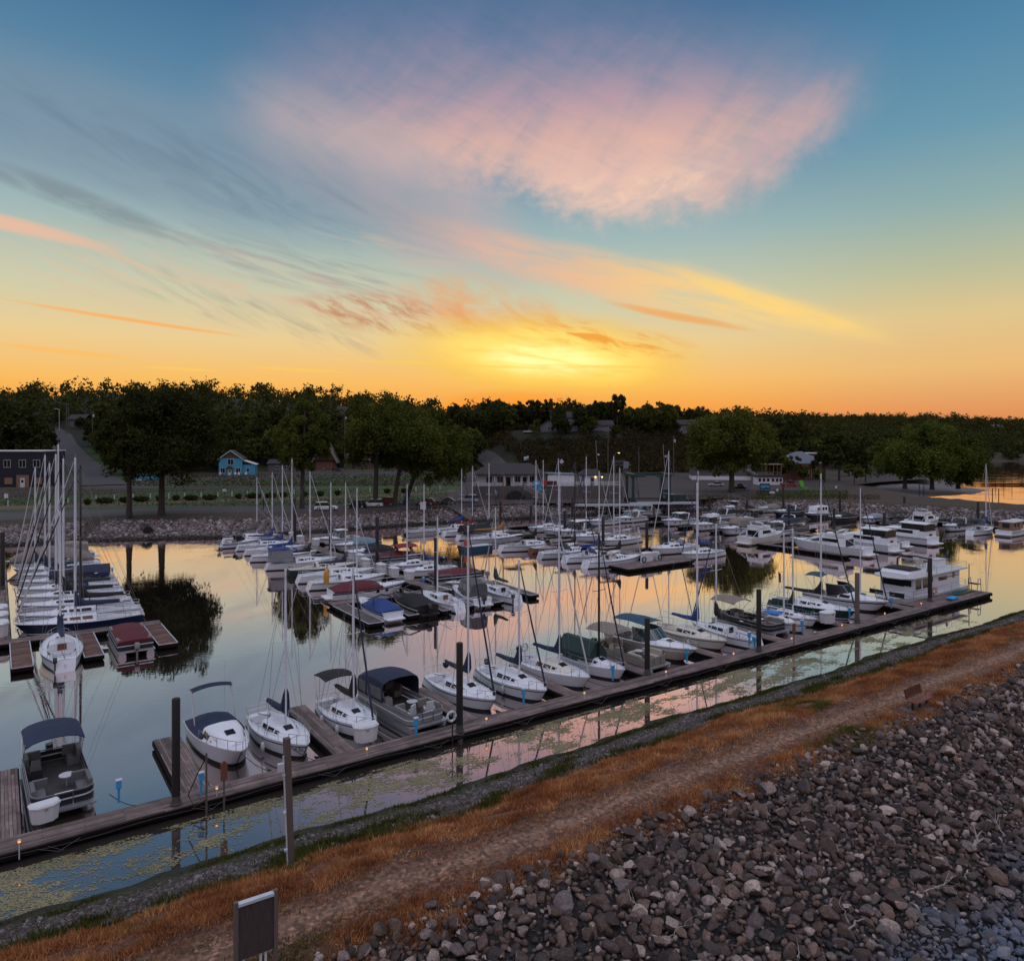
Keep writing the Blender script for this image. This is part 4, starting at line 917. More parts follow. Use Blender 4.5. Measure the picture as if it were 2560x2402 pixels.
def cruiser(label, s, t, k, L=9., B=None, hull='white', stripe='stripeblue', boot='black', bottom='black', jig=0, fb=None, canopy=None, cover=None, arch='white', screen='glassgreen', ports=2, band=None, deck='white', group='motor cruisers moored at the floating docks', screenx=.02, motor=None, camper=None, hardtop=None, bimini=None, bow_rail=True, name='motor_cruiser', cat='motor cruiser', cabin_h=.32, platform=True):
    B = B or L * .34; fb = fb or (.55 + .055 * L)
    r = berth(name, label, cat, s, t, k, L, group, jig)
    H = Hull(L, B, fb, tr=.9, tm=.3, rake=.16 * L, sheer=.24, p=.62, flare=.14, n=20)
    H.mesh(r, hull, stripe, boot, bottom, .14, .16)
    x0, x1 = -.44 * L, screenx * L
    H.deck(r, [(x0, x1 - .1, B * .38, .55)], deck, 'beige')
    z = H.zs(.1 * L) - .02
    T = Trunk([(x1 - .25, B * .40, B * .34, z - .06, z + cabin_h), (.12 * L, B * .38, B * .31, z - .04, z + cabin_h * 1.0), (.24 * L, B * .30, B * .21, z, z + cabin_h * .78), (.36 * L, B * .17, B * .09, z + .06, z + cabin_h * .42)])
    T.mesh('foredeck', deck, r, .07, .14)
    slab(r, 'deck_hatch', .2 * L, 0, z + cabin_h * .9 + .07, .5, .5, .04, 'glass', rot=(0, .16, 0))
    for sd in (1, -1):
        for i in range(ports):
            x = (.08 + .13 * i) * L; p = H.side(x, .62); m = MB(); m.lathe([(.001, .03), (.11, .03), (.14, 0), (.14, -.03)], 12); o = m.build('porthole', 'glass', r); o.location = (p.x, sd * (p.y + .01), p.z); o.rotation_euler = (R(-90) * sd, 0, 0); o.scale = (1.7, 1, 1)
        if band: T.panel('window', band, r, x1 - .1, .2 * L, .25, .8, sd, slant=.1, f1b=.6)
    if screen: windscreen(r, x1 - .16 * L, x1 + .10 * L, H.hw(x1) * .86, B * .34, H.zs(x1) + .05, .55 + .02 * L, .45 + .03 * L, screen, z + cabin_h)
    m = MB(); m.box(x0 + .35, 0, H.zs(x0) - .12, .55, B * .66, .42, 0, 0, .95); m.box(x1 - .17 * L, B * .2, H.zs(0) - .05, .5, .55, .6, 0, 0, .9); m.box(x1 - .17 * L, -B * .2, H.zs(0) - .05, .5, .55, .6, 0, 0, .9); m.build('cockpit_seats', 'seat', r, smooth=30)
    if platform: m = MB(); m.loft([[(-L / 2 - .75, sd * B * .36, .30 + dz) if a else (-L / 2 + .02, sd * B * .42, .30 + dz) for sd, a in ((1, 0), (1, 1), (-1, 1), (-1, 0))] for dz in (0, .12)], 0, True); m.build('swim_platform', hull, r)
    if arch:
        m = MB(); xa = x1 - .26 * L; w = H.hw(xa) * .95; za = H.zs(xa); m.loft([[(xa + dx + off, yy, zz), (xa + dx + off + .38, yy, zz), (xa + dx + off + .36, yy * .94, zz - .06), (xa + dx + off, yy * .94, zz - .06)] for dx, yy, zz, off in ((.5, w, za, 0), (.1, w * .96, za + .9, 0), (-.15, w * .8, za + 1.28, 0), (-.2, 0, za + 1.38, 0), (-.15, -w * .8, za + 1.28, 0), (.1, -w * .96, za + .9, 0), (.5, -w, za, 0))], 0, True); m.build('radar_arch', arch, r, smooth=40)
    if bow_rail:
        pts = [H.side(x * L, 1) for x in (.0, .14, .28, .40, .47)]; pts += [Vector((L / 2 + .1, 0, H.zs(L / 2)))] + [Vector((q.x, -q.y, q.z)) for q in reversed(pts)]
        railing(r, pts, .52, 'bow_rail', .018, mid=False)
    if canopy: tent(r, H, x0 + .1, x1 + .02 * L, canopy, 1.15, .65, 'cockpit_canopy', 0, .1, .93)
    if cover: tent(r, H, -.48 * L, x1 + .13 * L, cover, .85, .62, 'boat_cover')
    if bimini: arch_canopy(r, x0 + .35, x1 - .02 * L, B * .40, H.zs(0) + 1.55, bimini, .16, foot=(x1 - .22 * L, H.zs(0)))
    if camper:
        w = H.hw(x1) * .9; zb = H.zs(x1) + .1; xa, xb = x0 + .25, x1 + .04 * L
        C_ = Trunk([(xa, w * .95, w * .86, zb - .05, zb + 1.25), ((xa + xb) / 2, w, w * .9, zb, zb + 1.5), (xb - .3, w * .92, w * .82, zb + .1, zb + 1.45), (xb + .35, w * .86, w * .6, zb + .25, zb + .7)]); C_.mesh('camper_canvas', camper, r, .1, .25, 40)
        for sd in (1, -1):
            for u in (.08, .38, .68): C_.panel('clear_panel', 'cv_clear', r, xa + (xb - xa) * u + .05, xa + (xb - xa) * (u + .24), .3, .78, sd, .015)
    if hardtop:
        w = H.hw(x1) * .84; zb = H.zs(x1) + 1.25; m = MB()
        m.loft([[(x, w * k, zb + dz), (x, 0, zb + dz + .14), (x, -w * k, zb + dz), (x, -w * k, zb + dz - .08), (x, 0, zb + dz + .02), (x, w * k, zb + dz - .08)] for x, k, dz in ((x1 - .24 * L, .9, .0), (x1 - .1 * L, 1, .08), (x1 + .02 * L, .9, .02))], 0, True); m.build('hardtop', hardtop, r, smooth=40)
    if motor: outboard(r, -L / 2 - .15, 0, .8, motor, 1.1)
    return r, H

def flybridge(label, s, t, k, L=11., B=None, jig=0, stripe='navy', boot='black', aft='enclosed', fly=True, canvas='cv_black', trim='glass', bim=None, group='flybridge yachts at the far dock', hull='white'):
    B = B or L * .34; fb = 1.05 + .02 * L
    r = berth('flybridge_yacht', label, 'motor yacht', s, t, k, L, group, jig)
    H = Hull(L, B, fb, tr=.93, tm=.28, rake=.13 * L, sheer=.28, p=.6, flare=.12, n=20); H.mesh(r, hull, stripe, boot, 'bottom', .1, .2); H.deck(r, [(-.46 * L, -.28 * L, B * .4, .5)] if aft == 'cockpit' else [], 'white')
    z = H.zs(0); w = B * .43; xa = -.28 * L if aft == 'cockpit' else -.40 * L
    T = Trunk([(xa, w, w * .93, z - .15, z + 1.15), (.02 * L, w, w * .92, z - .1, z + 1.2), (.15 * L, w * .92, w * .72, z, z + .85), (.25 * L, w * .72, w * .5, z + .05, z + .42), (.36 * L, w * .4, w * .25, z + .2, z + .36)])
    T.mesh('deckhouse', 'white', r, .06, .16)
    for sd in (1, -1):
        T.panel('window', trim, r, xa + .08 * L, .03 * L, .45, .85, sd, f1b=.82); T.panel('window', trim, r, .045 * L, .17 * L, .45, .84, sd, f0b=.45, f1b=.62, slant=-.02)
    m = MB(); zz = z + .55; m.loft([[(.16 * L + dx, y, z + .80 - dz) for dx, dz in ((0, 0), (.085 * L, .28))] for y in (w * .62, 0, -w * .62)], 0, caps=None); m.build('windscreen', trim, r)
    if fly:
        zf = z + 1.2; F = Trunk([(-.27 * L, w * .86, w * .9, zf, zf + .55), (-.05 * L, w * .86, w * .88, zf, zf + .6), (.05 * L, w * .7, w * .62, zf, zf + .5), (.11 * L, w * .4, w * .25, zf, zf + .15)]); F.mesh('flybridge', 'white', r, .02, .1)
        slab(r, 'flybridge_seat', -.14 * L, 0, zf + .7, .9, w * 1.1, .3, 'cv_red' if bim == 'cv_red' else 'seat'); windscreen(r, -.04 * L, .05 * L, w * .8, w * .55, zf + .5, .3, .22, 'glass')
        ar = MB(); ar.loft([[(x, y, q), (x + .4, y, q), (x + .4, y * .95, q - .08), (x, y * .95, q - .08)] for x, y, q in ((-.16 * L, w * .9, zf + .3), (-.22 * L, w * .85, zf + 1.1), (-.23 * L, 0, zf + 1.25), (-.22 * L, -w * .85, zf + 1.1), (-.16 * L, -w * .9, zf + .3))], 0, True); ar.build('radar_arch', 'white', r, smooth=40)
    if aft == 'enclosed':   # aft deck under a hard top with clear curtains
        zt = z + .95; x0, x1 = -.47 * L, -.17 * L
        A = Trunk([(x0, w * .92, w * .92, z - .3, zt), (x1, w * .98, w * .95, z - .3, zt)]); A.mesh('aft_cabin', 'white', r, .03, .1)
        E_ = Trunk([(x0 + .15, w * .86, w * .84, zt, zt + 1.15), (x1, w * .9, w * .88, zt, zt + 1.2)]); eo = E_.mesh('curtain_enclosure', 'glass', r, .02, .06)
        fr = MB()
        for x in (x0 + .15, (x0 + x1) / 2, x1):
            for y in (-.88, -.3, .3, .88): fr.tube([(x, w * y * .99, zt), (x, w * y * .97, zt + 1.15)], .035, 5)
        fr.box((x0 + x1) / 2, 0, zt + .05, x1 - x0, w * 1.82, .14); fr.build('curtain_frame', 'cv_grey', eo)
        m = MB(); m.loft([[(x, w * k, zt + 1.2), (x, 0, zt + 1.38), (x, -w * k, zt + 1.2), (x, -w * k, zt + 1.12), (x, 0, zt + 1.2), (x, w * k, zt + 1.12)] for x, k in ((x0 - .1, .86), ((x0 + x1) / 2, 1.0), (x1 + .4, .95))], 0, True); m.build('hardtop', 'white', r, smooth=40)
        ra = MB(); ra.lathe([(.05, 0), (.3, .04), (.3, .18), (.08, .26)], 12, 0, (x1 + .1, 0, zt + 1.36)); ra.build('radar_dome', 'white', r, smooth=40)
        slab(r, 'aft_window', x0 - .02, 0, z + .35, .03, w * .5, .3, 'glass')
    else:
        for sd in (1, -1): MB().tube([(-.46 * L, sd * w * .95, z + .1), (-.30 * L, sd * w * .93, z + 1.15)], .05, 5).build('ladder', 'alu', r)
        slab(r, 'aft_bulkhead', xa - .02, 0, z + .45, .04, w * 1.5, 1.0, 'glass')
        railing(r, [Vector((-.48 * L, sd * B * .4, z)) for sd in (1, .33, -.33, -1)], .45, 'stern_rail', .02)
    m = MB(); m.loft([[(-L / 2 - .9, sd * B * .38, .28 + dz) if a else (-L / 2 + .02, sd * B * .44, .28 + dz) for sd, a in ((1, 0), (1, 1), (-1, 1), (-1, 0))] for dz in (0, .16)], 0, True); m.build('swim_platform', 'white', r)
    pts = [H.side(x * L, 1) for x in (-.1, .08, .24, .38, .46)]; pts += [Vector((L / 2 + .05, 0, H.zs(L / 2)))] + [Vector((q.x, -q.y, q.z)) for q in reversed(pts)]; railing(r, pts, .6, 'bow_rail', .02)
    if bim: arch_canopy(r, -.30 * L, -.02 * L, w * .85, z + 2.75, bim, .15, foot=(-.15 * L, z + 1.8))
    return r, H

# ------------------------------------------------------------------ docks
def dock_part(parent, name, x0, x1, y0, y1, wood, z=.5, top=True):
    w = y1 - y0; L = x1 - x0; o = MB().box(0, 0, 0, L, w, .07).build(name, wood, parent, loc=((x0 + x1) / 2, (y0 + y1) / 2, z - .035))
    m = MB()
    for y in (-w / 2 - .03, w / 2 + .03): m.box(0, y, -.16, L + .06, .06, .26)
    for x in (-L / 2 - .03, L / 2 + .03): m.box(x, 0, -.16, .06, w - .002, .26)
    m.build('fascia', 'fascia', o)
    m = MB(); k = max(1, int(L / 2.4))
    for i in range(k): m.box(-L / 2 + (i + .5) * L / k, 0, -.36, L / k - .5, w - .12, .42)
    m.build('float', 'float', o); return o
def dock(label, s0, t0, along, length, w, wood='dockwood', fingers=(), fwood='fingerwood', trim=None):
    """along 0: runs +s, 1: runs +t; fingers: (pos, side, length, width)"""
    r = thing('floating_dock', label, 'dock', W(s0, t0, 0), HEAD[along])
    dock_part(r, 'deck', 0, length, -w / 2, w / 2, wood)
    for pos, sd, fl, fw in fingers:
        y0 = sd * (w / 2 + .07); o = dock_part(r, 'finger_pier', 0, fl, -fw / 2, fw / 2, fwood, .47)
        o.location = (pos, y0 + sd * fl / 2, .47 - .035); o.rotation_euler = (0, 0, PI / 2)
        if trim:
            m = MB()
            for y in (-fw / 2 - .03, fw / 2 + .03): m.box(0, y, .055, fl + .1, .07, .05)
            m.box(fl / 2 * sd, 0, .055, .07, fw + .1, .05); m.build('edge_trim', trim, o)
    return r
A_F = [(0, 8.0, 1.8), (8.1, 7.8, 1.35), (15.9, 8.4, 1.25), (24.0, 7.0, 1.1), (32.1, 7.4, 1.1), (39.5, 7.2, 1.0), (47.3, 7.4, 1.1), (55.4, 7.2, 1.3), (64.7, 7.4, 1.3), (76.4, 8.4, 1.6)]
dA = dock('long weathered wooden main dock with finger piers nearest the embankment', -7, 38.5, 0, 84.5, 1.4, fingers=[(s + 7, 1, l, w) for s, l, w in A_F], fwood='dockwood')
pl = dock_part(dA, 'end_platform', 84.6, 98.4, -.68, 2.1, 'dockwood', .52)
m = MB()
for k_ in range(14):
    x = 3 + 6.2 * k_; m.tube([(x - .8, -.80, .36), (x, -.98, .1), (x + .8, -.80, .36)], .012, 4); m.tube([(x - .4, -.80, .36), (x + .2, -.98, .08)], .010, 4)
m.tube([(i * 1.0, -.78, .30 + .05 * math.sin(i * 1.1) + .03 * math.sin(i * .37)) for i in range(84)], .011, 5); m.build('cable', 'pilebase', dA)
dock('wooden dock on the left with white boxes along its planks', .2, 77.6, 1, 56, 1.6, fingers=[])
dock('cross dock with reddish finger piers ending the left dock', -4.5, 76.6, 0, 17.2, 1.6, fingers=[(6.1, -1, 8.2, 1.35), (10.9, -1, 8.0, 1.3), (16.4, -1, 7.6, 1.4)], fwood='redplanks', trim='conduit')
B_F = [(6 + i * 8.6, 1 if 1 else 1, 7, .9) for i in range(6)]
dock('middle dock with white boxes between two rows of boats', 41.2, 75.6, 1, 58, 1.8, fingers=[(6.5 + i * 8.4, 1, 8, .9) for i in range(6)] + [(5.5 + i * 7.6, -1, 6.5, .9) for i in range(6)])
dock('cross dock with dark finger piers ending the middle dock', 28.6, 74.6, 0, 21, 1.8, fingers=[(.7, -1, 9, 1.5), (5.0, -1, 8.2, 1.1), (8.6, -1, 8.4, .9), (11.6, -1, 8, .9), (15.0, -1, 8.2, 1.2), (20.2, -1, 7.5, 1.1)], trim='conduit', fwood='fingerwood')
dock('centre dock of boards leading back to the shore ramp', 78.2, 75.6, 1, 44, 2.0, fingers=[(9.5, 1, 8, .9), (20, 1, 8, .9), (31, 1, 8, .9), (8.4, -1, 8, .9), (19, -1, 8, .9)])
dock('broad fuel platform of boards with hose reels at the dock end', 68.3, 73.6, 0, 12.6, 3.8)
dock('connecting walkway of boards at the foot of the long shore ramp', 79.3, 118.6, 0, 20, 1.8)
dock('far dock of boards between the white motor cruisers', 119.5, 77, 1, 52, 2.0, fingers=[(7 + i * 8, 1, 10, .9) for i in range(5)] + [(7 + i * 9, -1, 8, .9) for i in range(4)])
dock('cross dock on white floats in front of the flybridge yachts', 101.8, 76.2, 0, 28, 1.7, fingers=[(1, -1, 13.5, 1.4), (8.4, -1, 10, .9), (15.5, -1, 10, .9), (22, -1, 10, .9)])
dock('last dock of boards beside the stone breakwater', 158.5, 58, 1, 56, 1.8, fingers=[(3 + i * 7.5, 1, 8, .9) for i in range(7)])

# ------------------------------------------------------------------ boats: near row
SA = 'sailboats moored bow-in along the near dock'; PA = 'pontoon boats along the near dock'
pontoon('dark grey pontoon boat with navy bimini at the near left corner', 2.5, 44.2, 3, 7.2, 2.75, 'rail_dark', 'darkseat', canopy='cv_navy', jig=2, group=PA, canopyx=(-.5, -.08))
r, H = cruiser('white cuddy boat with navy canvas roll and thin raised bimini', 'x', 0, 0) if 0 else cruiser('white cuddy boat with navy cockpit canvas and narrow raised navy bimini', 10.6, 44.4, 3, 7.0, 2.75, stripe='white', ports=0, screen=None, arch=None, cabin_h=.55, screenx=.0, jig=3, band='glass', group='open motor boats along the near dock', platform=False, name='cuddy_boat', cat='cuddy boat')
tent(r, H, -3.2, .05, 'cv_navy', .62, .75, 'cockpit_canvas', 0, .04, .98)
arch_canopy(r, -2.5, -1.9, 1.15, 3.15, 'cv_navy', .16, foot=(-1.2, 1.3))
MB().tube([(-2.6, .9, 1), (-2.6, .9, 4.4)], .008, 4).build('antenna', 'dullwhite', r)
s_, _ = sailboat('small white sailboat with navy sail cover beside the white cuddy boat', 13.7, 43.7, 3, 6.9, 9.0, cover='cv_navy', jib=None, jig=7, motor=None, group=SA, B=2.5, stripe='navy', srake=.35)
txt = bpy.data.curves.new('registration', 'FONT'); txt.body = 'WS 6108 ZH'; txt.size = .26; txt.materials.append(MATS['navy']); txt.extrude = .002
to = bpy.data.objects.new('registration', txt); COL.objects.link(to); bpy.context.view_layer.update(); tm_ = bpy.data.meshes.new_from_object(to.evaluated_get(bpy.context.evaluated_depsgraph_get())); bpy.data.objects.remove(to); to = bpy.data.objects.new('registration', tm_); COL.objects.link(to); to.parent = s_
Hs = Hull(6.9, 2.5, .46 + .043 * 6.9, tr=.5, tm=.45, rake=.62, sheer=.2, srake=-.35, flare=.13, n=20); pa, pb = Hs.side(2.1, .66), Hs.side(2.95, .68)
to.location = (pa.x, -pa.y - .03, pa.z - .02); to.rotation_euler = (R(90) - .06, 0, math.atan2(-(pb.y - pa.y), pb.x - pa.x))
sailboat('white sailboat with black bimini, steering wheel and grey hatch cover', 18.0, 43.9, 3, 6.7, 8.6, cover='cv_black', jib='cv_navy', bimini='cv_black', wheel=True, jig=4, group=SA, B=2.6, topcover=None, board='cv_charcoal')
r = pontoon('grey pontoon boat with a big navy canvas enclosure over its stern', 21.4, 43.6, 3, 7.4, 2.8, 'rail_panel', 'seat', enclosure='cv_navy', jig=5, group=PA)
for x, y, q in ((2.35, -.75, .5), (2.5, .6, -.4)):
    m = MB(); m.box(0, 0, .36, .55, .55, .16, 0, q, .95); m.box(.27 * math.cos(q), .27 * math.sin(q), .72, .14, .52, .62, 0, q, .85); m.box(0, 0, .15, .14, .14, .3)
    for e in (.3, -.3): m.box(-e * math.sin(q), e * math.cos(q), .54, .42, .09, .10, 0, q)
    m.build('captain_chair', 'dullwhite', r, smooth=30, loc=(x, y, .49))
MB().box(0, 0, .22, .9, .55, .44, 0, 0, .95).build('cooler_seat', 'cv_pale', r, loc=(1.5, -.85, .49))
q_, _ = sailboat('white sailboat with navy sail cover and round black cover on its stern rail', 26.2, 43.9, 3, 7.4, 10.6, jig=5, group=SA, stripe='navy', boot='navy')
o = MB().lathe([(.01, -.12), (.26, -.08), (.32, .02), (.26, .12), (.01, .16)], 12).build('grill_cover', 'cv_black', q_, smooth=60, loc=(-3.1, .85, 1.5)); o.rotation_euler = (R(80), 0, 0)
sailboat('white sailboat with square cabin windows left of a bare grey finger pier', 30.1, 43.4, 3, 7.4, 8.0, jig=3, group=SA, stripe='black', boot='navy', jib='cv_navy', cover='cv_navy', motor='engine')
q_, _ = sailboat('pale pinkish white sailboat with life ring on its stern and furled white jib', 34.0, 43.9, 3, 7.7, 9.8, jig=6, group=SA, jib='dullwhite', cover='cv_navy', stripe='white', boot='navy', cabin='cream')
MB().tube([(-3.7, .6 + .3 * math.cos(q), 1.35 + .3 * math.sin(q)) for q in [2 * PI * i / 14 for i in range(15)]], .07, 7).build('life_ring', 'dullwhite', q_, smooth=60); outboard(q_, -3.3, -.3, 1.3, 'black', .7)
sailboat('white sailboat with black mast and dark green cover over its boom', 37.5, 43.3, 3, 6.5, 9.4, jig=5, group=SA, mastm='mastblack', canopy='cv_green', cover=None, jib='cv_navy', stripe='white')
pontoon('tan pontoon boat with beige bimini and round lounge seats', 41.3, 43.5, 3, 7.0, 2.75, 'rail_tan', 'beige', canopy='cv_tan', jig=4, group=PA, stripe='rail_tan', canopyx=(-.48, -.05))
cruiser('white motor cruiser with green windshield and blue canvas top beside the tan pontoon', 44.7, 44.0, 3, 8.6, 2.9, hull='beige', stripe='white', jig=6, bimini='cv_teal', arch=None, screen='glassgreen', camper=None, group='open motor boats along the near dock', ports=2)
sailboat('cream sailboat with navy sheer stripe and royal blue sail cover', 49.8, 44.6, 3, 7.8, 12.6, hull='cream', stripe='stripeblue', cover='cv_blue', jib=None, jig=2, group=SA, deck='cream', cabin='cream')
sailboat('white sailboat moored stern-to with two blue stern boxes and black boom cover', 52.9, 43.6, 1, 7.2, 8.8, cover='cv_black', jib='cv_blue', jig=0, group=SA, motor='dockblue')
pontoon('dark sided pontoon boat with tan bimini behind a wooden post', 57.9, 44.5, 3, 7.2, 2.6, 'rail_dark', 'seat', canopy='cv_tan', jig=-2, group=PA, stripe='rail_panel', canopyx=(-.52, -.12))
sailboat('small white sailboat with bright blue canvas on its cabin top', 60.3, 43.2, 3, 5.8, 7.8, cover=None, jib=None, hatchcover='cv_sky', jig=6, group=SA, deck='beige', boot='navy')
sailboat('white sailboat with green boom cover and bare mast beside the white dock box', 62.8, 44.0, 3, 6.0, 7.9, cover='cv_green', jib=None, jig=6, group=SA, stripe='navy', motor='enginegrey')
sailboat('dark green sailboat with white deck and long black boom cover', 68.2, 44.8, 3, 8.8, 12.8, hull='green', stripe='green', boot='white', bottom='bottomred', cover='cv_black', jib='cv_green', jig=6, group=SA, coverlen=.46)
r, H = cruiser('white catamaran style boat with raked windows, dark side stripe and teal bimini', 73.8, 44.4, 3, 8.6, 3.3, stripe='navy', jig=3, bimini=None, arch=None, screen='glass', ports=0, cabin_h=.55, screenx=-.02, group='sailboats moored bow-in along the near dock', name='catamaran', cat='catamaran', motor=None, band='glass')
arch_canopy(r, -4.1, -2.2, 1.3, 3.0, 'cv_teal', .2, foot=(-2.6, 1.2)); m = MB(); m.tube([(1.4, 0, 1.4), (1.4, 0, 12.6)], [.07, .05], 8); m.build('mast', 'mastgrey', r, smooth=60)
m = MB(); m.tube([(4.1, 0, 1.5), (1.5, 0, 12.2)], [.07, .04], 7); m.build('furled_jib', 'cv_navy', r); m = MB(); m.tube([(1.4, 0, 2.6), (-2.6, 0, 3.2)], .045, 6); m.build('boom', 'mastgrey', r)
# houseboat
hb = berth('houseboat', 'two-deck white houseboat with dark windows and a roof terrace', 'houseboat', 85.2, 42.9, 2, 13.5, None); hb.scale = (1.08, 1, .84)
H = Hull(13.6, 4.4, .8, tr=.96, tm=.5, rake=.5, sheer=.05, p=.32, n=18); H.mesh(hb, 'white', 'white', 'navy', 'bottom'); H.deck(hb, [], 'white', crown=.0)
m = MB(); m.box(-.7, 0, 2.02, 9.4, 3.7, 2.4); m.build('cabin', 'white', hb)
for sd in (1, -1):
    for x0, x1, z0, z1, mt in ((2.6, 3.7, 1.75, 2.95, 'brownglass'), (1.0, 2.3, 1.75, 2.95, 'brownglass'), (.3, .75, 2.3, 3.0, 'glass'), (-2.6, -.9, 2.25, 2.75, 'brownglass'), (-4.3, -3.8, 2.3, 3.0, 'brownglass')):
        slab(hb, 'window', (x0 + x1) / 2, sd * 1.86, (z0 + z1) / 2, x1 - x0, .04, z1 - z0, mt, 1)
    slab(hb, 'side_stripe', -3.0, sd * 1.855, 2.52, 4.4, .015, .10, 'navy', 1)
slab(hb, 'front_window', 4.02, 0, 2.45, .05, 3.1, .9, 'glass', 1); slab(hb, 'front_door', 4.03, 1.2, 1.5, .06, .8, 1.2, 'white', 1)
m = MB(); m.loft([[(x, y, z) for x, y in ((-6.6, -2.2), (-6.6, 2.2), (4.6, 2.2), (5.6, 1.4), (5.9, 0), (5.6, -1.4), (4.6, -2.2))] for z in (3.24, 3.36)], 0, True); m.build('roof_deck', 'deckgrey', hb)
T = Trunk([(.8, 1.75, 1.7, 3.37, 3.6), (2.2, 1.75, 1.72, 3.37, 4.05), (4.0, 1.7, 1.62, 3.37, 4.1), (4.6, 1.6, 1.5, 3.37, 3.75)]); T.mesh('flybridge', 'white', hb, .02, .08)
m = MB(); m.loft([[(x, w, z), (x, w * .6, z + .18), (x, -w * .6, z + .18), (x, -w, z)] for x, w, z in ((1.9, 1.6, 4.1), (2.8, 1.65, 4.22), (4.1, 1.55, 4.12))], 0); m.build('flybridge_cover', 'cv_black', hb)
slab(hb, 'flybridge_stripe', 4.35, 0, 3.72, .03, 3.2, .07, 'navy', 1)
railing(hb, [(-6.4, -2.1, 3.36), (-3.2, -2.1, 3.36), (0, -2.1, 3.36), (2, -2.1, 3.36)], .85, 'roof_rail', .022); railing(hb, [(2, 2.1, 3.36), (0, 2.1, 3.36), (-3.2, 2.1, 3.36), (-6.4, 2.1, 3.36), (-6.4, 0, 3.36), (-6.4, -2.1, 3.36)], .85, 'roof_rail', .022)
railing(hb, [(-6.2, 2.15, .85), (-3, 2.18, .85), (0, 2.18, .85), (2.5, 2.18, .85), (4.6, 2.1, .85)], .85, 'deck_rail', .02); railing(hb, [(4.6, -2.1, .85), (5.6, -1.7, .85), (6.3, -1.0, .85), (6.3, 1.0, .85), (5.6, 1.7, .85), (4.6, 2.1, .85)], .85, 'bow_rail', .02)
slab(hb, 'bow_dodger', 6.22, 1.25, 1.35, .05, 1.6, .6, 'cv_black', 1); slab(hb, 'bow_dodger', 6.22, -1.0, 1.35, .05, 1.5, .6, 'cv_black', 1)
m = MB(); m.tube([(1.0, -1.7, 3.4), (.9, -1.7, 4.9), (.4, -1.5, 5.25), (.2, 0, 5.35), (.4, 1.5, 5.25), (.9, 1.7, 4.9), (1.0, 1.7, 3.4)], .10, 8); m.build('radar_arch', 'cv_black', hb, smooth=60)
railing(hb, [(-6.5, -1.9, .85), (-6.5, 0, .85), (-6.5, 1.9, .85)], .9, 'stern_rail', .02)
def chair(x, y, rz, label):
    a = hb.matrix_world if 0 else Matrix.Translation(hb.location) @ Matrix.Rotation(hb.rotation_euler.z, 4, 'Z') @ Matrix.Diagonal((1.08, 1, .84, 1)); p = a @ Vector((x, y, 3.37))
    c = thing('deck_chair', label, 'chair', p, hb.rotation_euler.z + rz, 'chairs on the houseboat roof'); m = MB(); m.box(0, 0, .4, .5, .5, .08); m.build('seat', 'beige', c); m = MB(); m.box(-.27, 0, .75, .08, .5, .7); m.build('backrest', 'beige', c)
    for a_ in (-.2, .2):
        for b_ in (-.2, .2): MB().tube([(a_, b_, 0), (a_, b_, .38)], .02, 5).build('leg', 'black', c)
chair(-.9, -.4, .5, 'tan chair on the houseboat roof nearest the dark arch'); chair(-2.0, .5, 1.2, 'middle tan chair on the houseboat roof'); chair(-2.8, -.9, 3.0, 'tan chair seen side-on near the white locker on the houseboat')
a = Matrix.Translation(hb.location) @ Matrix.Rotation(hb.rotation_euler.z, 4, 'Z') @ Matrix.Diagonal((1.08, 1, .84, 1))
lk = thing('roof_locker', 'white locker standing on the roof of the houseboat', 'locker', a @ Vector((-4.3, 0, 3.37)), hb.rotation_euler.z); MB().box(0, 0, .42, 1.9, .9, .84).build('body', 'white', lk); MB().box(0, 0, .9, 2.0, 1.0, .10).build('lid', 'dullwhite', lk)
def ring_buoy(loc, rz, label, R_=.36, mat='orange'):
    o = thing('life_ring', label, 'life ring', loc, rz); m = MB(); m.tube([(0, R_ * math.cos(q), R_ * math.sin(q)) for q in [2 * PI * i / 16 for i in range(17)]], .075, 8); b_ = m.build('ring', mat, o, smooth=60)
    m = MB()
    for q in (0, PI / 2, PI, 3 * PI / 2): m.tube([(0, R_ * math.cos(q - .14), R_ * math.sin(q - .14)), (0, R_ * math.cos(q + .14), R_ * math.sin(q + .14))], .083, 8)
    m.build('band', 'white', o); return o
ring_buoy(a @ Vector((.9, 2.35, 1.3)), hb.rotation_euler.z + PI / 2, 'orange life ring hung on the side rail of the houseboat')
def flagpole(loc, rz, h, label, tilt=.25):
    o = thing('flag', label, 'flag', loc, rz); MB().tube([(0, 0, 0), (-tilt * h, 0, h)], .015, 5).build('flagpole', 'dullwhite', o)
    m = MB(); m.loft([[(-tilt * h * .55 - .02 + .05 * math.sin(i * 1.2) + i * .05, .05 * math.sin(i * 1.7), h * (.95 - .05 * i * .3)), (-tilt * h * .5 + .05 * math.sin(i * 1.5) + i * .05, .06 * math.cos(i * 1.5), h * .48)] for i in range(7)], 0, caps=None); m.build('cloth', 'flag', o)
flagpole(a @ Vector((-6.2, 0, 3.4)), hb.rotation_euler.z, 1.7, 'small furled flag at the stern rail of the houseboat')
flagpole(W(68.0, 48.6, 1.4), HEAD[3], 2.4, 'drooping striped flag on the stern of the dark green sailboat', .05)

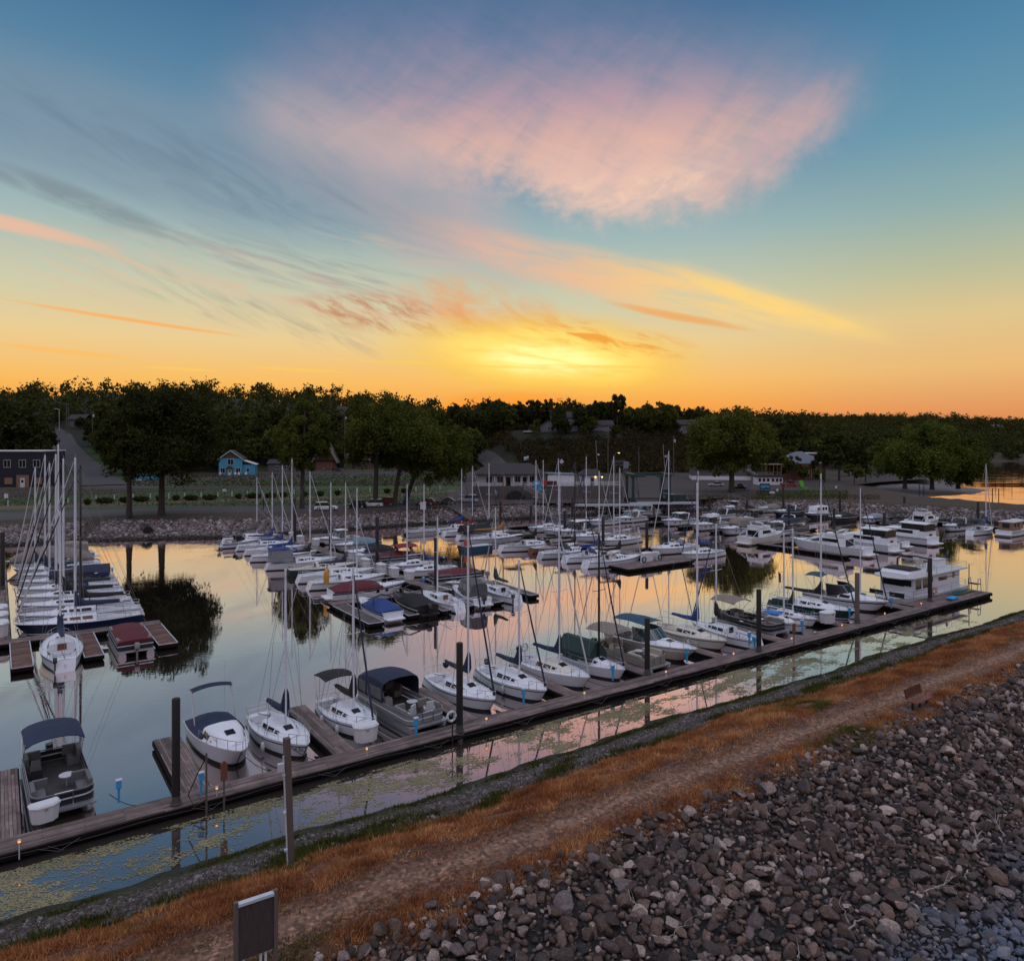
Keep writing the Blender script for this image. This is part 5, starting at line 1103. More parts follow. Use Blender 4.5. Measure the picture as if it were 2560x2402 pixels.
# ------------------------------------------------------------------ boats: left dock
SCl = 'sailboats side by side at the left dock'
sailboat('navy hulled racing sailboat with white deck nearest on the left dock', 6.4, 80.0, 2, 10.2, 14.5, hull='navy', stripe='navy', boot='white', cover='cv_navy', jib='dullwhite', jig=-4, group=SCl, mx=0.04, cs=1.7, mr=1.35, window='teak', B=3.1)
sailboat('white racing sailboat right behind the navy hulled one', 6.7, 83.6, 2, 10.4, 13.6, cover='cv_black', jib='cv_black', mastm='mastblack', jig=-9, group=SCl, mx=0.00, cs=1.7, mr=1.35, B=3.1)
sailboat('white sailboat with a long black boom cover on the left dock', 6.6, 88.6, 2, 10.2, 14.2, cover='cv_black', jib='cv_black', jig=-11, group=SCl, mx=0.10, cs=1.7, mr=1.35, coverlen=.44, B=3.2)
sailboat('white sailboat with dark grey sail bag overhanging its stern', 6.6, 93.6, 2, 10, 14.6, cover='cv_charcoal', jib='dullwhite', jig=-10, group=SCl, mx=0.14, cs=1.7, mr=1.35, coverlen=.52, dodger='cv_blue', B=3.1)
sailboat('white sailboat with a blue dodger and black sail pack on the left dock', 6.7, 98.4, 2, 10, 15.6, cover='cv_black', jib='cv_black', jig=-10, group=SCl, mx=0.10, cs=1.7, mr=1.35, dodger='cv_navy', B=3.1)
q_, _ = sailboat('white sailboat under a deep navy boom cover with life buoy at stern', 6.8, 103.4, 2, 10, 13.4, cover=None, canopy='cv_navy', jib='dullwhite', jig=-10, group=SCl, mx=0.17, cs=1.7, mr=1.35, B=3.1)
MB().tube([(-4.9, .5 + .35 * math.cos(q), 1.6 + .35 * math.sin(q)) for q in [PI * i / 9 for i in range(10)]], .11, 7).build('life_buoy', 'dockblue', q_, smooth=60)
sailboat('white sailboat with teak washboards in the back of the left dock', 7.0, 108.6, 2, 9.6, 14.4, cover='cv_navy', jib='dullwhite', jig=-8, group=SCl, mx=0.22, cs=1.7, mr=1.35, board='teak', B=3.0)
sailboat('pale green hulled sailboat near the tan covered boats', 6.6, 113.6, 2, 9.8, 12.8, hull='dullwhite', stripe='green', cover='cv_navy', jib='dullwhite', jig=-4, group=SCl, mx=0.26, cs=1.7, mr=1.35, B=3.0)
r, H = cruiser('large boat under a long tan winter cover on the left dock', 6.0, 119.5, 2, 10.2, 3.3, arch=None, screen=None, ports=0, group='covered boats at the left dock', bow_rail=False)
tent(r, H, -5, 4.6, 'cv_tan', 1.8, .5, 'boat_cover')
r, H = cruiser('boat under a square brown canvas house at the left dock end', 7.5, 125.5, 2, 8.5, 3.2, arch=None, screen=None, ports=0, camper='cv_tan', group='covered boats at the left dock', bow_rail=False)
sailboat('white sailboat seen stern-on with orange companionway door', 4.3, 70.8, 1, 8.6, 10.4, cover='cv_navy', jib=None, group=SCl, board='teak', B=3.0, jig=0, boot='navy', stripe='navy', motor='engine')
pontoon('pontoon boat wrapped in a maroon cover with outboard towards the camera', 9.4, 71.2, 1, 7.4, 2.8, 'rail_dark', 'seat', cover='cv_maroon', jig=0, group='pontoon boats at the left dock', canopy=None, motor='enginegrey')
pontoon('grey pontoon boat cut off by the left edge of the picture', -2.6, 70.3, 1, 7.4, 2.7, 'rail_dark', 'darkseat', jig=0, group='pontoon boats at the left dock', motor='enginegrey')

# ------------------------------------------------------------------ boats: middle dock, left side (bows to the dock)
SB = 'sailboats at the middle dock'
sailboat('sailboat with a long pale grey furled sail on the boom nearest the shore ramp', 35.6, 129.2, 0, 9, 9.5, cover='cv_grey', jib='dullwhite', group=SB, stripe='navy', coverlen=.6)
r, H = cruiser('small white fishing boat with outboard at the shore end of the middle dock', 32.6, 124.6, 0, 6, 2.3, arch=None, screen='glass', ports=0, group='small boats at the middle dock', motor='enginegrey', name='fishing_boat', cat='fishing boat', bow_rail=False)
sailboat('sailboat with royal blue sail cover and a grey covered dinghy astern', 35.4, 119.9, 0, 8.6, 10.8, cover='cv_blue', jib='dullwhite', group=SB, jig=-6)
sailboat('white sailboat with blue sail cover and blue bimini third from the shore', 35.3, 114.5, 0, 8.8, 12.0, cover='cv_blue', jib='dullwhite', group=SB, jig=-8, stripe='white')
sailboat('white sailboat showing its broad stern left of the blue topped boat', 34.6, 108.0, 0, 9.2, 13.2, cover='cv_blue', jib=None, group=SB, jig=-10, dodger='cv_charcoal', stripe='navy')
r_, H_ = sailboat('white sailboat with blue cockpit top and clear curtains down its sides', 34.6, 100.4, 0, 9.4, 11.6, cover='cv_black', jib='dullwhite', group=SB, jig=-6, stripe='white')
m = MB(); m.loft([[(x, sd * w, z) for sd, w, z in ((1, 1.35, 1.2), (1, 1.2, 2.7), (1, .5, 2.85), (-1, .5, 2.85), (-1, 1.2, 2.7), (-1, 1.35, 1.2))] for x in (-4.4, -1.6)], 0, caps=(True, False)); en = m.build('cockpit_curtain', 'cv_clear', r_)
MB().loft([[(x, w, z), (x, w * .5, z + .16), (x, -w * .5, z + .16), (x, -w, z)] for x, w, z in ((-4.6, 1.25, 2.72), (-2.6, 1.3, 2.8), (-.9, 1.1, 2.5))], 0).build('cockpit_top', 'cv_blue', r_)
sailboat('sailboat with dark green canvas on its stern and beige deck', 35.4, 94.6, 0, 9.2, 10.4, cover=None, jib=None, group=SB, jig=-4, topcover=None, cabin='cream', deck='cream', canopy=None, stripe='cv_green', hull='cv_green')
sailboat('white sailboat with high cabin and navy sail cover near the dock boxes', 35.3, 89.4, 0, 9.6, 10.6, cover='cv_navy', jib='dullwhite', group=SB, jig=-5, stripe='white', boot='navy')
sailboat('white sailboat with black side stripe beside a standing yellow sail bag', 34.9, 84.8, 0, 9.4, 10.2, cover=None, jib=None, group=SB, jig=-4, stripe='black', boot='black')
yb = thing('sail_bag', 'tall yellow sail bag standing on the stern of a white sailboat', 'sail bag', W(31.2, 82.6, 1.0)); MB().loft([[(q * math.cos(a), q * math.sin(a), z) for a in [2 * PI * j / 10 for j in range(10)]] for q, z in ((.30, 0), (.34, .6), (.3, 1.3), (.16, 1.7), (.04, 1.8))], 0, True).build('bag', 'cv_yellow', yb, smooth=60); MB().tube([(0, 0, 1.7), (.1, 0, 2.0)], .05, 6).build('tie', 'cv_black', yb)
cruiser('white and navy striped motor cruiser with a maroon cockpit cover', 34.4, 78.0, 0, 8.8, 2.9, cover='cv_maroon', arch=None, screen=None, group='motor boats at the middle dock', jig=-6, stripe='navy')
# end of the middle dock (sterns to the camera)
r, H = cruiser('white runabout under a bright blue cover at the dock end', 31.4, 69.4, 1, 7.2, 2.5, arch=None, screen=None, ports=0, cover='cv_blue', group='motor boats at the middle dock', jig=3, name='runabout', cat='runabout'); MB().tube([(-1.6, -1.1, 1.0), (-1.2, -.95, 2.0), (-1.1, 0, 2.25), (-1.2, .95, 2.0), (-1.6, 1.1, 1.0)], .07, 7).build('tower_arch', 'cv_navy', r, smooth=60)
r, H = cruiser('black wakeboard boat under a black cover with dark tower', 35.3, 69.5, 1, 7.6, 2.7, hull='black', stripe='white', deck='black', arch=None, screen=None, ports=0, cover='cv_black', group='motor boats at the middle dock', motor='engine', name='runabout', cat='runabout'); MB().tube([(-.8, -1.2, 1.0), (-.2, -1.05, 2.3), (0, 0, 2.6), (-.2, 1.05, 2.3), (-.8, 1.2, 1.0)], .08, 7).build('tower_arch', 'black', r, smooth=60)
sailboat('classic white sailboat with varnished wood trim and orange cabin door', 38.8, 69.3, 1, 7.6, 8.0, cover=None, jib=None, board='teak', stripe='teak', group=SB, deck='white', mastm='mastgrey')
cruiser('boat under a grey canvas enclosure with a big dark outboard', 42.2, 69.4, 1, 7.0, 2.5, camper='cv_grey', arch=None, screen=None, ports=0, group='motor boats at the middle dock', motor='engine', jig=-5, name='runabout', cat='runabout')
sailboat('small white sailboat with dark green boom cover at the last finger pier', 46.0, 69.0, 1, 7.4, 8.6, cover='cv_green', jib='dullwhite', group=SB, motor='engine', jig=-3)
# middle dock, right side (bows to the dock)
GBr = 'motor boats at the middle dock'
cruiser('white hardtop cruiser with dark blue cockpit panels behind the middle dock', 46.8, 119.2, 2, 7.6, 2.8, hardtop='white', stripe='navy', arch=None, group=GBr, ports=0, camper=None)
cruiser('motor boat under a pale blue green cover behind the middle dock', 46.6, 110.8, 2, 8.6, 2.8, cover='cv_pale', hull='dullwhite', arch=None, screen=None, group=GBr, jig=14)
cruiser('white express boat with black cockpit cover right of the dock', 45.6, 103.2, 2, 7.6, 2.5, cover='cv_black', arch=None, screen=None, group=GBr, ports=0, jig=-4)
pontoon('maroon covered pontoon boat with raised red bimini', 46.4, 96.3, 2, 7.2, 2.7, 'rail_dark', cover='cv_maroon', canopy='cv_red', group='pontoon boats at the middle dock')
sailboat('dull white sailboat with two round portholes and bare boom', 46.0, 90.2, 2, 7.2, 10.2, hull='dullwhite', cover=None, jib='cv_navy', group=SB, jig=4)
sailboat('white sailboat with bright royal blue sail cover right of the middle dock', 46.2, 85.6, 2, 7.8, 10.4, cover='cv_blue', jib=None, group=SB, jig=2)
pontoon('pontoon boat under a dark red cover beside a tall dark pile', 46.6, 79.6, 2, 7.2, 2.7, 'rail_dark', cover='cv_maroon', group='pontoon boats at the middle dock', jig=-6)
cruiser('low white skiff with small outboard in front of the red covered pontoon', 46.5, 77.0, 2, 5.6, 1.9, arch=None, screen=None, ports=0, group='small boats at the middle dock', motor='enginegrey', name='skiff', cat='skiff', fb=.5, cabin_h=.1, bow_rail=False, platform=False)

# ------------------------------------------------------------------ boats: centre dock
SD = 'sailboats at the centre dock'
r = pontoon('low white deck boat with flat roof near the second shore ramp', 64.0, 122.0, 0, 6.5, 2.6, 'white', group='small boats at the centre dock', motor='enginegrey')
sailboat('white sailboat with red canvas bundle on its boom', 70.8, 116.4, 0, 9.4, 11.0, cover='cv_red', jib='dullwhite', group=SD, jig=-3)
sailboat('white sailboat with black cockpit cover and rounded stern facing the water', 70.6, 110.6, 0, 9.8, 11.6, cover='cv_navy', canopy='cv_black', jib='cv_navy', group=SD, jig=-5)
sailboat('large grey white sailboat with ochre sail cover', 70.0, 105.4, 0, 10.6, 10.6, cover='cv_orange', jib=None, group=SD, jig=-6, coverlen=.5, hull='dullwhite', mastm='teak')
tb = thing('raft', 'turquoise sided float with a rusty drum moored behind a sailboat', 'raft', W(62.4, 99.8, 0), HEAD[0]); MB().box(0, 0, .35, 4.6, 1.8, .7).build('hull', 'cv_teal', tb); MB().box(0, 0, .74, 4.7, 1.9, .08).build('deck', 'deckgrey', tb); MB().lathe([(.01, 0), (.45, .02), (.45, .9), (.01, .92)], 12, 0, (-1.9, 0, .78)).build('drum', 'orange', tb, smooth=40)
sailboat('white sailboat with black bimini and sugar scoop stern in the centre', 69.6, 95.4, 0, 10, 12.6, cover='cv_black', jib='dullwhite', bimini='cv_black', wheel=True, group=SD, jig=-9, stripe='navy', srake=.5)
sailboat('wooden decked sailboat with brown canvas and cluttered stern', 71.8, 91.8, 0, 8.4, 11.0, hull='teak', cabin='teak', stripe='teak', cover='cv_black', jib=None, group=SD, jig=-6, dodger='cv_tan')
sailboat('grey hulled sailboat with green dodger and long black boom cover', 70.4, 86.6, 0, 9.6, 12.6, hull='dullwhite', cover='cv_black', jib='cv_navy', dodger='cv_green', group=SD, jig=-8, mastm='mastblack')
sailboat('white sailboat with a blue cockpit cover left of the fuel platform', 71.2, 82.0, 0, 9.6, 11.4, cover='cv_blue', jib='dullwhite', canopy=None, dodger='cv_blue', group=SD, jig=-6)
sailboat('white sailboat with boxy hatch dodger alongside the fuel platform', 71.0, 77.4, 0, 9.8, 12.0, cover='cv_black', jib='dullwhite', group=SD, jig=-3, dodger='beige')
cruiser('white sport cruiser with a swept back radar arch in the centre', 85.0, 104.0, 2, 9.6, 3.1, group='motor cruisers at the centre dock', screen='glass', jig=8, stripe='navy', canopy=None, bimini='white')
sailboat('white sailboat with navy mainsail cover behind the sport cruiser', 85.6, 112.0, 2, 8.8, 12.0, cover='cv_navy', jib='cv_navy', group=SD)
sailboat('white sailboat with row of square windows and tan dodger', 84.6, 98.4, 2, 9.2, 13.0, cover='cv_navy', jib='cv_navy', dodger='cv_tan', group=SD, jig=4)
sailboat('white sailboat with black rub rail right of a dark pile', 85.2, 92.0, 2, 9.6, 13.2, cover=None, jib='dullwhite', stripe='black', group=SD, jig=2)
sailboat('white sailboat with pale grey sail bundle on the right of the fuel platform', 86.2, 80.6, 2, 10.2, 14.2, cover='cv_grey', jib='dullwhite', stripe='white', group=SD, jig=2, dodger='cv_clear')
sailboat('white sailboat with blue boom cover and outboard right of the fuel platform', 85.9, 74.6, 2, 8.6, 11.4, cover='cv_blue', jib='cv_blue', group=SD, jig=0, stripe='navy')
# far dock, left side: cruisers with bows to the left
GE = 'white motor cruisers at the far dock'
cruiser('small white bowrider with open cockpit left of the far cruisers', 100.6, 113.6, 2, 7.4, 2.5, group=GE, arch=None, stripe='navy', ports=1)
q_, _ = cruiser('white express cruiser with orange lit cockpit near the boat lift', 108.5, 114.0, 2, 9, 2.9, group=GE, arch='white', stripe='navy', jig=4)
MB().box(-1.6, 0, 1.75, .3, .5, .22).build('cockpit_lamp', 'lamp_warm', q_)
cruiser('big white cruiser with green windshield and black hull band behind the others', 119.0, 121.4, 2, 11.5, 3.5, group=GE, stripe='black', screen='glassgreen', jig=6)
cruiser('white cruiser with rounded dark hardtop screen', 113.2, 104.8, 2, 10, 3.2, group=GE, screen='glass', hardtop='white', jig=6, bimini=None)
cruiser('white cruiser with large raked windshield and black hull band', 112.6, 96.6, 2, 11, 3.5, group=GE, stripe='black', screen='glass', hardtop='white', jig=8)
cruiser('white cruiser with tan canvas camper top', 112.4, 89.4, 2, 11, 3.5, group=GE, camper='cv_tan', arch=None, screen='glass', jig=8, band='glass')
flybridge('older cream white cabin cruiser with square stern windows', 106.6, 79.2, 0, 10.2, 3.3, jig=0, group=GE, aft='cockpit', stripe='white', fly=True, hull='cream')
cruiser('white boat with black canopy tucked behind the cream cabin cruiser', 115.0, 83.6, 2, 8.4, 2.8, group=GE, canopy='cv_black', arch='white', screen='glass')
pontoon('boat under a ridged black canopy roof between the cruisers', 123.5, 84.8, 0, 7, 2.6, 'rail_dark', canopy='cv_black', group='covered boats at the far docks', canopyx=(-.45, .45), motor=None)
flybridge('sport yacht with open flybridge and raked dark side windows', 106.2, 67.2, 1, 12.6, 3.7, jig=4, aft='cockpit', stripe='white', bim=None)
flybridge('yacht with glazed aft deck and a dome on its hardtop', 113.6, 67.0, 1, 12.6, 3.9, jig=0, aft='enclosed', fly=False, stripe='white')
cruiser('small white sport boat squeezed between the two glazed yachts', 119.4, 66.4, 1, 9, 2.9, group=GE, arch='white', stripe='black', screen='glass', cover=None)
flybridge('largest yacht with glazed aft deck and black side band', 126.8, 67.8, 1, 13.4, 4.1, jig=-3, aft='enclosed', fly=False, stripe='black', canvas='cv_black')
cruiser('white cruiser with red canvas over its cockpit behind the sport yacht', 109.5, 83.2, 1, 8.0, 2.8, group=GE, cover=None, bimini='cv_red', arch='white', screen='glass') if 0 else None
cruiser('white cruiser with navy cockpit cover on the far side of the far dock', 127.6, 90.4, 2, 9.4, 3.1, group=GE, cover='cv_navy', arch='white', screen=None)
cruiser('white cruiser with tan bimini on the far side of the far dock', 127.8, 98.6, 2, 9.8, 3.2, group=GE, bimini='cv_tan', screen='glass', arch=None)
cruiser('white cruiser with black canopy farthest along the far dock', 127.8, 107.0, 2, 9.2, 3.0, group=GE, canopy='cv_black', screen='glass', arch='white')
sailboat('white sailboat with navy boom cover nearest the shore on the centre dock', 85.8, 107.6, 2, 9.0, 12.4, cover='cv_navy', jib='dullwhite', group='sailboats at the centre dock', stripe='navy', cs=1.5)
sailboat('small sailboat with royal blue cover between ramp and red canvas bundle', 71.4, 121.0, 0, 8.2, 10.4, cover='cv_blue', jib='cv_blue', group='sailboats at the centre dock', cs=1.5)
# dock along the breakwater
GF = 'boats along the stone breakwater'
r, H = cruiser('blue and white centre console boat with a small T-top by the far bank', 146.0, 117.5, 2, 7, 2.5, group=GF, arch=None, screen=None, hardtop='white', ports=0, bow_rail=False)
cruiser('boat under a sagging grey tan cover by the far bank', 150, 110.4, 2, 9, 3, group=GF, cover='cv_tan', arch=None, screen=None, ports=0)
cruiser('navy and white sport cruiser with tall arch by the breakwater', 147.4, 103.6, 2, 9, 3, group=GF, hull='navy', stripe='white', screen='glass', cover='cv_navy')
r, H = cruiser('small pilothouse boat with a dark hull and white deckhouse', 148.6, 96.6, 2, 8.6, 3.0, group=GF, hull='black', stripe='white', arch=None, screen=None, ports=0, name='pilothouse_boat', cat='pilothouse boat')
T = Trunk([(-2.6, 1.15, 1.1, 1.0, 2.6), (1.2, 1.15, 1.05, 1.1, 2.6), (1.6, 1.05, .9, 1.15, 1.9)]); T.mesh('pilothouse', 'white', r, .05, .1)
for sd in (1, -1):
    for x in (-2.2, -1.2, -.2, .6): T.panel('window', 'glass', r, x, x + .7, .45, .85, sd)
cruiser('dark sport boat with a white stripe left of the covered boats', 147.0, 90.0, 2, 8.4, 2.8, group=GF, hull='black', stripe='white', cover='cv_black', arch=None, screen=None)
cruiser('motor boat under a pale grey cover on the breakwater dock', 150, 84.8, 2, 8.4, 2.9, group=GF, cover='cv_clear', arch=None, screen=None)
pontoon('pontoon boat with long black canopy on the breakwater dock', 151, 80.4, 2, 8, 2.7, 'rail_dark', canopy='cv_black', group=GF, canopyx=(-.45, .4), motor=None)
flybridge('white and light blue cabin cruiser with high bow by the breakwater', 152.0, 74.8, 0, 9.6, 3.3, group=GF, aft='cockpit', stripe='cv_sky')
cruiser('black covered runabout with a white arch on the right', 150.2, 68.6, 2, 8.8, 2.8, group=GF, hull='white', stripe='black', cover='cv_black', arch='white', screen=None)
sailboat('white sailboat with blue canvas top near the right edge', 149.4, 63.6, 0, 8.6, 11.6, cover='cv_blue', jib='dullwhite', bimini='cv_navy', group=GF, mx=.22)
r, H = cruiser('white workboat with an orange wooden cabin at the right edge', 152.6, 59.4, 0, 8.8, 3.2, group=GF, arch=None, screen=None, ports=0, stripe='navy', name='workboat', cat='workboat')
m = MB(); m.box(-1.4, 0, 1.75, 4.2, 2.3, 1.5); m.build('cabin', 'tanwood', r); m = MB(); m.box(-1.3, 0, 2.56, 4.6, 2.6, .12); m.build('cabin_roof', 'dullwhite', r); m = MB(); m.box(1.3, 0, 1.9, 1.2, 1.9, 1.7); m.build('wheelhouse', 'white', r); slab(r, 'window', 1.3, 1.0, 2.2, .8, .06, .6, 'glass'); slab(r, 'window', 1.3, -1.0, 2.2, .8, .06, .6, 'glass')
for x in (-2.6, -1.3): slab(r, 'window', x, -1.17, 2.0, .6, .05, .6, 'brownglass')
slab(r, 'window', -3.52, 0, 1.9, .05, 1.2, .8, 'brownglass')

# fenders hung along the hulls of the near row
FD = None
for s_f, t_f, nm in ((16.75, 42.6, 'at the bow quarter of the black bimini sailboat'), (16.55, 44.6, 'amidships of the black bimini sailboat'), (27.75, 43.0, 'right of the sailboat with the round black cover'), (35.5, 43.2, 'right of the pinkish white sailboat'), (32.75, 43.2, 'left of the pinkish white sailboat'), (28.85, 42.8, 'left of the sailboat with square windows'), (48.2, 43.4, 'left of the cream sailboat'), (12.35, 42.6, 'left of the small white sailboat')):
    q = W(s_f, t_f, .42)
    if FD is None:
        FD = thing('fender', 'white fender ' + nm, 'fender', q, 0, 'fenders hung beside the near boats'); MB().lathe([(.02, -.3), (.1, -.24), (.12, 0), (.1, .24), (.03, .3)], 10).build('body', 'dullwhite', FD, smooth=60); MB().tube([(0, 0, .3), (0, 0, .62)], .012, 4).build('cord', 'rubber', FD)
    else: dup(FD, q, 0, 'white fender ' + nm)

# ------------------------------------------------------------------ piles, lamps, pedestals, boxes
def pile(label, pos, h, r=.17, group='dark mooring piles', mat='pile', base='pilebase'):
    o = thing('mooring_pile', label, 'pile', pos, 0, group)
    MB().lathe([(r, .95), (r, h - .05), (r * .9, h), (.01, h + .02)], 14).build('shaft', mat, o, smooth=40)
    MB().lathe([(r * 1.02, -1), (r * 1.03, .95)], 14).build('lower_shaft', base, o, smooth=40)
    m = MB()
    for z in (.42, .62): m.tube([((r + .07) * math.cos(a), (r + .07) * math.sin(a), z) for a in [2 * PI * i / 12 for i in range(13)]], .03, 5)
    m.build('pile_hoop', 'pilebase', o); return o
for (x, yb, yt, r, nm) in ((440, 2022, 1745, .19, 'thick dark pile beside the white cuddy boat at the near dock'), (1149, 1838, 1606, .2, 'dark pile standing in front of the white sailboat with the round black cover'), (1618, 1693, 1545, .2, 'dark pile between the tan pontoon and the white motor cruiser'),
                       (1897, 1634, 1473, .2, 'dark pile beside the stern-to sailboat with blue boxes'), (2143, 1562, 1432, .21, 'rusty brown pile beside the dark green sailboat'), (2325, 1508, 1395, .21, 'dark pile at the front corner of the houseboat')):
    p = Pz(x, yb, .3); pile(nm, (p.x, p.y, 0), (yb - yt) * p.y / 1860 + .3, r, 'dark piles along the near dock', 'pile' if x != 2143 else 'wood_post')
for (x, yb, yt, nm) in ((6, 1478, 1330, 'dark pile at the left edge behind the boat masts'), (737, 1362, 1246, 'dark pile at the shore end of the middle dock'), (826, 1376, 1258, 'dark pile between two sailboats of the middle dock'), (943, 1418, 1292, 'dark pile beside the maroon covered pontoon boat'), (1090, 1476, 1344, 'dark pile between red cover and white boxes on the middle dock'),
                    (1182, 1296, 1244, 'dark pile at the foot of the second shore ramp'), (1251, 1306, 1253, 'dark pile left of the long shore ramp'), (1327, 1313, 1263, 'dark pile in front of the long shore ramp'), (1369, 1302, 1235, 'dark pile standing over the long shore ramp landing'), (1412, 1338, 1277, 'dark pile by the sport cruiser with swept arch'),
                    (1431, 1300, 1244, 'dark pile behind the sport cruiser with swept arch'), (1508, 1362, 1290, 'dark pile among the sailboats of the centre dock'), (1617, 1384, 1306, 'dark pile behind the fuel platform boxes'), (1774, 1282, 1240, 'dark pile left of the far white cruisers'), (1868, 1290, 1250, 'dark pile by the blue centre console boat'), (1958, 1285, 1217, 'tall dark pile by the far bank grass'),
                    (1972, 1318, 1261, 'dark pile in front of the navy sport cruiser'), (2085, 1318, 1270, 'dark pile left of the covered boats'), (2100, 1285, 1228, 'tall dark pile at the breakwater'), (2211, 1345, 1282, 'dark pile with blue sign in front of the yachts'), (2261, 1285, 1241, 'dark pile on the breakwater bank'), (2445, 1306, 1254, 'dark pile by the sailboat near the right edge')):
    p = Pz(x, yb, .3); pile(nm, (p.x, p.y, 0), (yb - yt) * p.y / 1860 + .3, .24, 'dark piles across the marina')
LAMP = None
def dock_lamp(px, py, label):
    global LAMP
    p = Pz(px, py, .95); q = (p.x, p.y, .5)
    if LAMP is None:
        LAMP = thing('dock_lamp', label, 'lamp', q, GA, 'small amber lamps along the near dock'); MB().tube([(0, 0, -.35), (0, 0, .36)], .028, 6).build('stem', 'conduit', LAMP)
        MB().lathe([(.01, .36), (.05, .37), (.055, .44), (.01, .45)], 10).build('lens', 'lamp_amber', LAMP, smooth=40); MB().lathe([(.08, .45), (.07, .48), (.01, .50)], 10).build('cap', 'conduit', LAMP); return
    dup(LAMP, q, GA, label)
for (x, y), nm in zip(((48, 2100), (542, 1967), (917, 1869), (1216, 1794), (1461, 1730), (1665, 1677), (1834, 1632), (1979, 1594), (2105, 1561), (2212, 1532), (2303, 1507)),
    ('nearest the left edge of the dock', 'beside the thin pole and brown post', 'in front of the white dock box by the black bimini', 'right of the thick dark pile and life ring', 'in front of the sailboat with square windows', 'right of the dark pile by the tan pontoon', 'in front of the cream sailboat', 'beside the brown post near the dark pontoon', 'in front of the second white dock box', 'in front of the white catamaran', 'by the houseboat corner')):
    dock_lamp(x, y, 'small amber dock lamp ' + nm)
PED = None
def pedestal(pos, rz, label):
    global PED
    if PED is None:
        PED = thing('power_pedestal', label, 'power post', pos, rz, 'bright blue power pedestals on the docks'); MB().box(0, 0, .35, .10, .10, .7).build('post', 'dockblue', PED); MB().box(0, 0, .86, .24, .20, .36, 0, 0, .9).build('head', 'dockblue', PED); MB().box(0, 0, 1.07, .28, .24, .06).build('lid', 'conduit', PED); return
    dup(PED, pos, rz, label)
for (x, y), nm in zip(((297, 2005), (503, 1985), (1040, 1840), (1309, 1762), (1532, 1700), (1717, 1655), (1873, 1612), (2005, 1580), (2124, 1547), (2228, 1520)),
    ('at the gap right of the near pontoon boat', 'left of the thin grey pole', 'in front of the navy enclosed pontoon', 'in front of the sailboat with square windows', 'under the bow of the black masted sailboat', 'under the bow of the white motor cruiser', 'at the stern-to sailboat', 'under the bow of the blue topped sailboat', 'under the bow of the dark green sailboat', 'under the bow of the catamaran')):
    pedestal(Pz(x, y, .5), GA, 'bright blue power pedestal ' + nm)
for (s, t), nm in zip(((41.6, 99), (41.2, 89.5), (40.6, 88.2), (40.8, 77), (79, 96)), ('beside the maroon covered pontoon', 'by the dull white sailboat', 'by the sailboat with royal blue cover', 'near the classic wooden trimmed sailboat', 'on the centre dock')):
    pedestal(W(s, t, .5), GA, 'small blue power pedestal ' + nm)
BOX = None
def dock_box(pos, rz, label, sc=1., mat='dockbox'):
    global BOX
    if BOX is None:
        BOX = thing('dock_box', label, 'dock box', pos, rz, 'white storage boxes on the docks'); m = MB(); m.loft([[(x * k, y * k, z) for x, y in ((-.7, -.38), (.7, -.38), (.7, .12), (.35, .42), (-.35, .42), (-.7, .12))] for k, z in ((.86, 0), (.97, .78))], 0, True); m.build('body', mat, BOX)
        m = MB(); m.loft([[(x * k, y * k, z) for x, y in ((-.7, -.38), (.7, -.38), (.7, .12), (.35, .42), (-.35, .42), (-.7, .12))] for k, z in ((1.03, .78), (1.05, .86), (.9, .96))], 0, True); m.build('lid', mat, BOX); MB().box(0, .44, .74, .14, .04, .10).build('latch', 'steel', BOX); BOX.scale = (sc,) * 3; return
    dup(BOX, pos, rz, label, scale=(sc,) * 3)
for (x, y, z_), sc, rz, nm in (((112, 2050, .5), .85, GA + 3.3, 'in front of the dark near pontoon'), ((915, 1850, .5), 1.0, GA + 3.0, 'at the bow of the black bimini sailboat'), ((2071, 1556, .5), 1.15, GA + PI, 'between two sailboats near the right end of the dock')):
    dock_box(Pz(x, y, z_), rz, 'white dock box ' + nm, sc)
for (s, t), nm in zip(((.3, 86.5), (.3, 83), (.3, 79.2)), ('farthest of three on the left dock', 'middle one of three on the left dock', 'nearest of three on the left dock')): dock_box(W(s, t, .5), GA - PI / 2, 'white dock box ' + nm, 1.35)
for (s, t), nm in zip(((41.8, 100.5), (41.6, 97.5), (40.7, 93.5), (40.7, 88.6), (40.9, 85.2), (41.5, 82.2), (42, 116), (41.2, 121), (41.5, 126)), ('by the hose reel on the middle dock', 'with black hose beside the maroon pontoon', 'behind the high cabin sailboat', 'at the bow of the black striped sailboat', 'between the dock lanes of the middle dock', 'nearest the black wakeboard boat', 'by the blue bimini sailboat', 'near the small amber shore lamp', 'closest to the shore ramp')):
    dock_box(W(s, t, .5), GA + PI / 2, 'white dock box ' + nm, 1.15)
dock_box(W(74.9, 75.0, .5), GA, 'white dock box on the fuel platform', 1.3)
def hose_reel(pos, label, col):
    o = thing('hose_reel', label, 'hose reel', pos, GA, 'hose reels on the fuel platform'); MB().box(0, 0, .5, .5, .35, 1.0, 0, 0, .9).build('cabinet', 'dockbox', o); m = MB()
    for k in range(4): m.tube([(.0, -.24 - .05 * k, .5 + .0), *[(.36 * math.sin(a), -.24 - .05 * k, .5 + .36 * math.cos(a)) for a in [2 * PI * i / 14 for i in range(15)]]][1:], .035, 6)
    m.build('hose', col, o, smooth=60)
hose_reel(W(73.3, 74.2, .5), 'white hose reel with coiled green hose left on the fuel platform', 'green'); hose_reel(W(76.6, 74.4, .5), 'second hose reel with coiled green hose beside the white bucket', 'green')
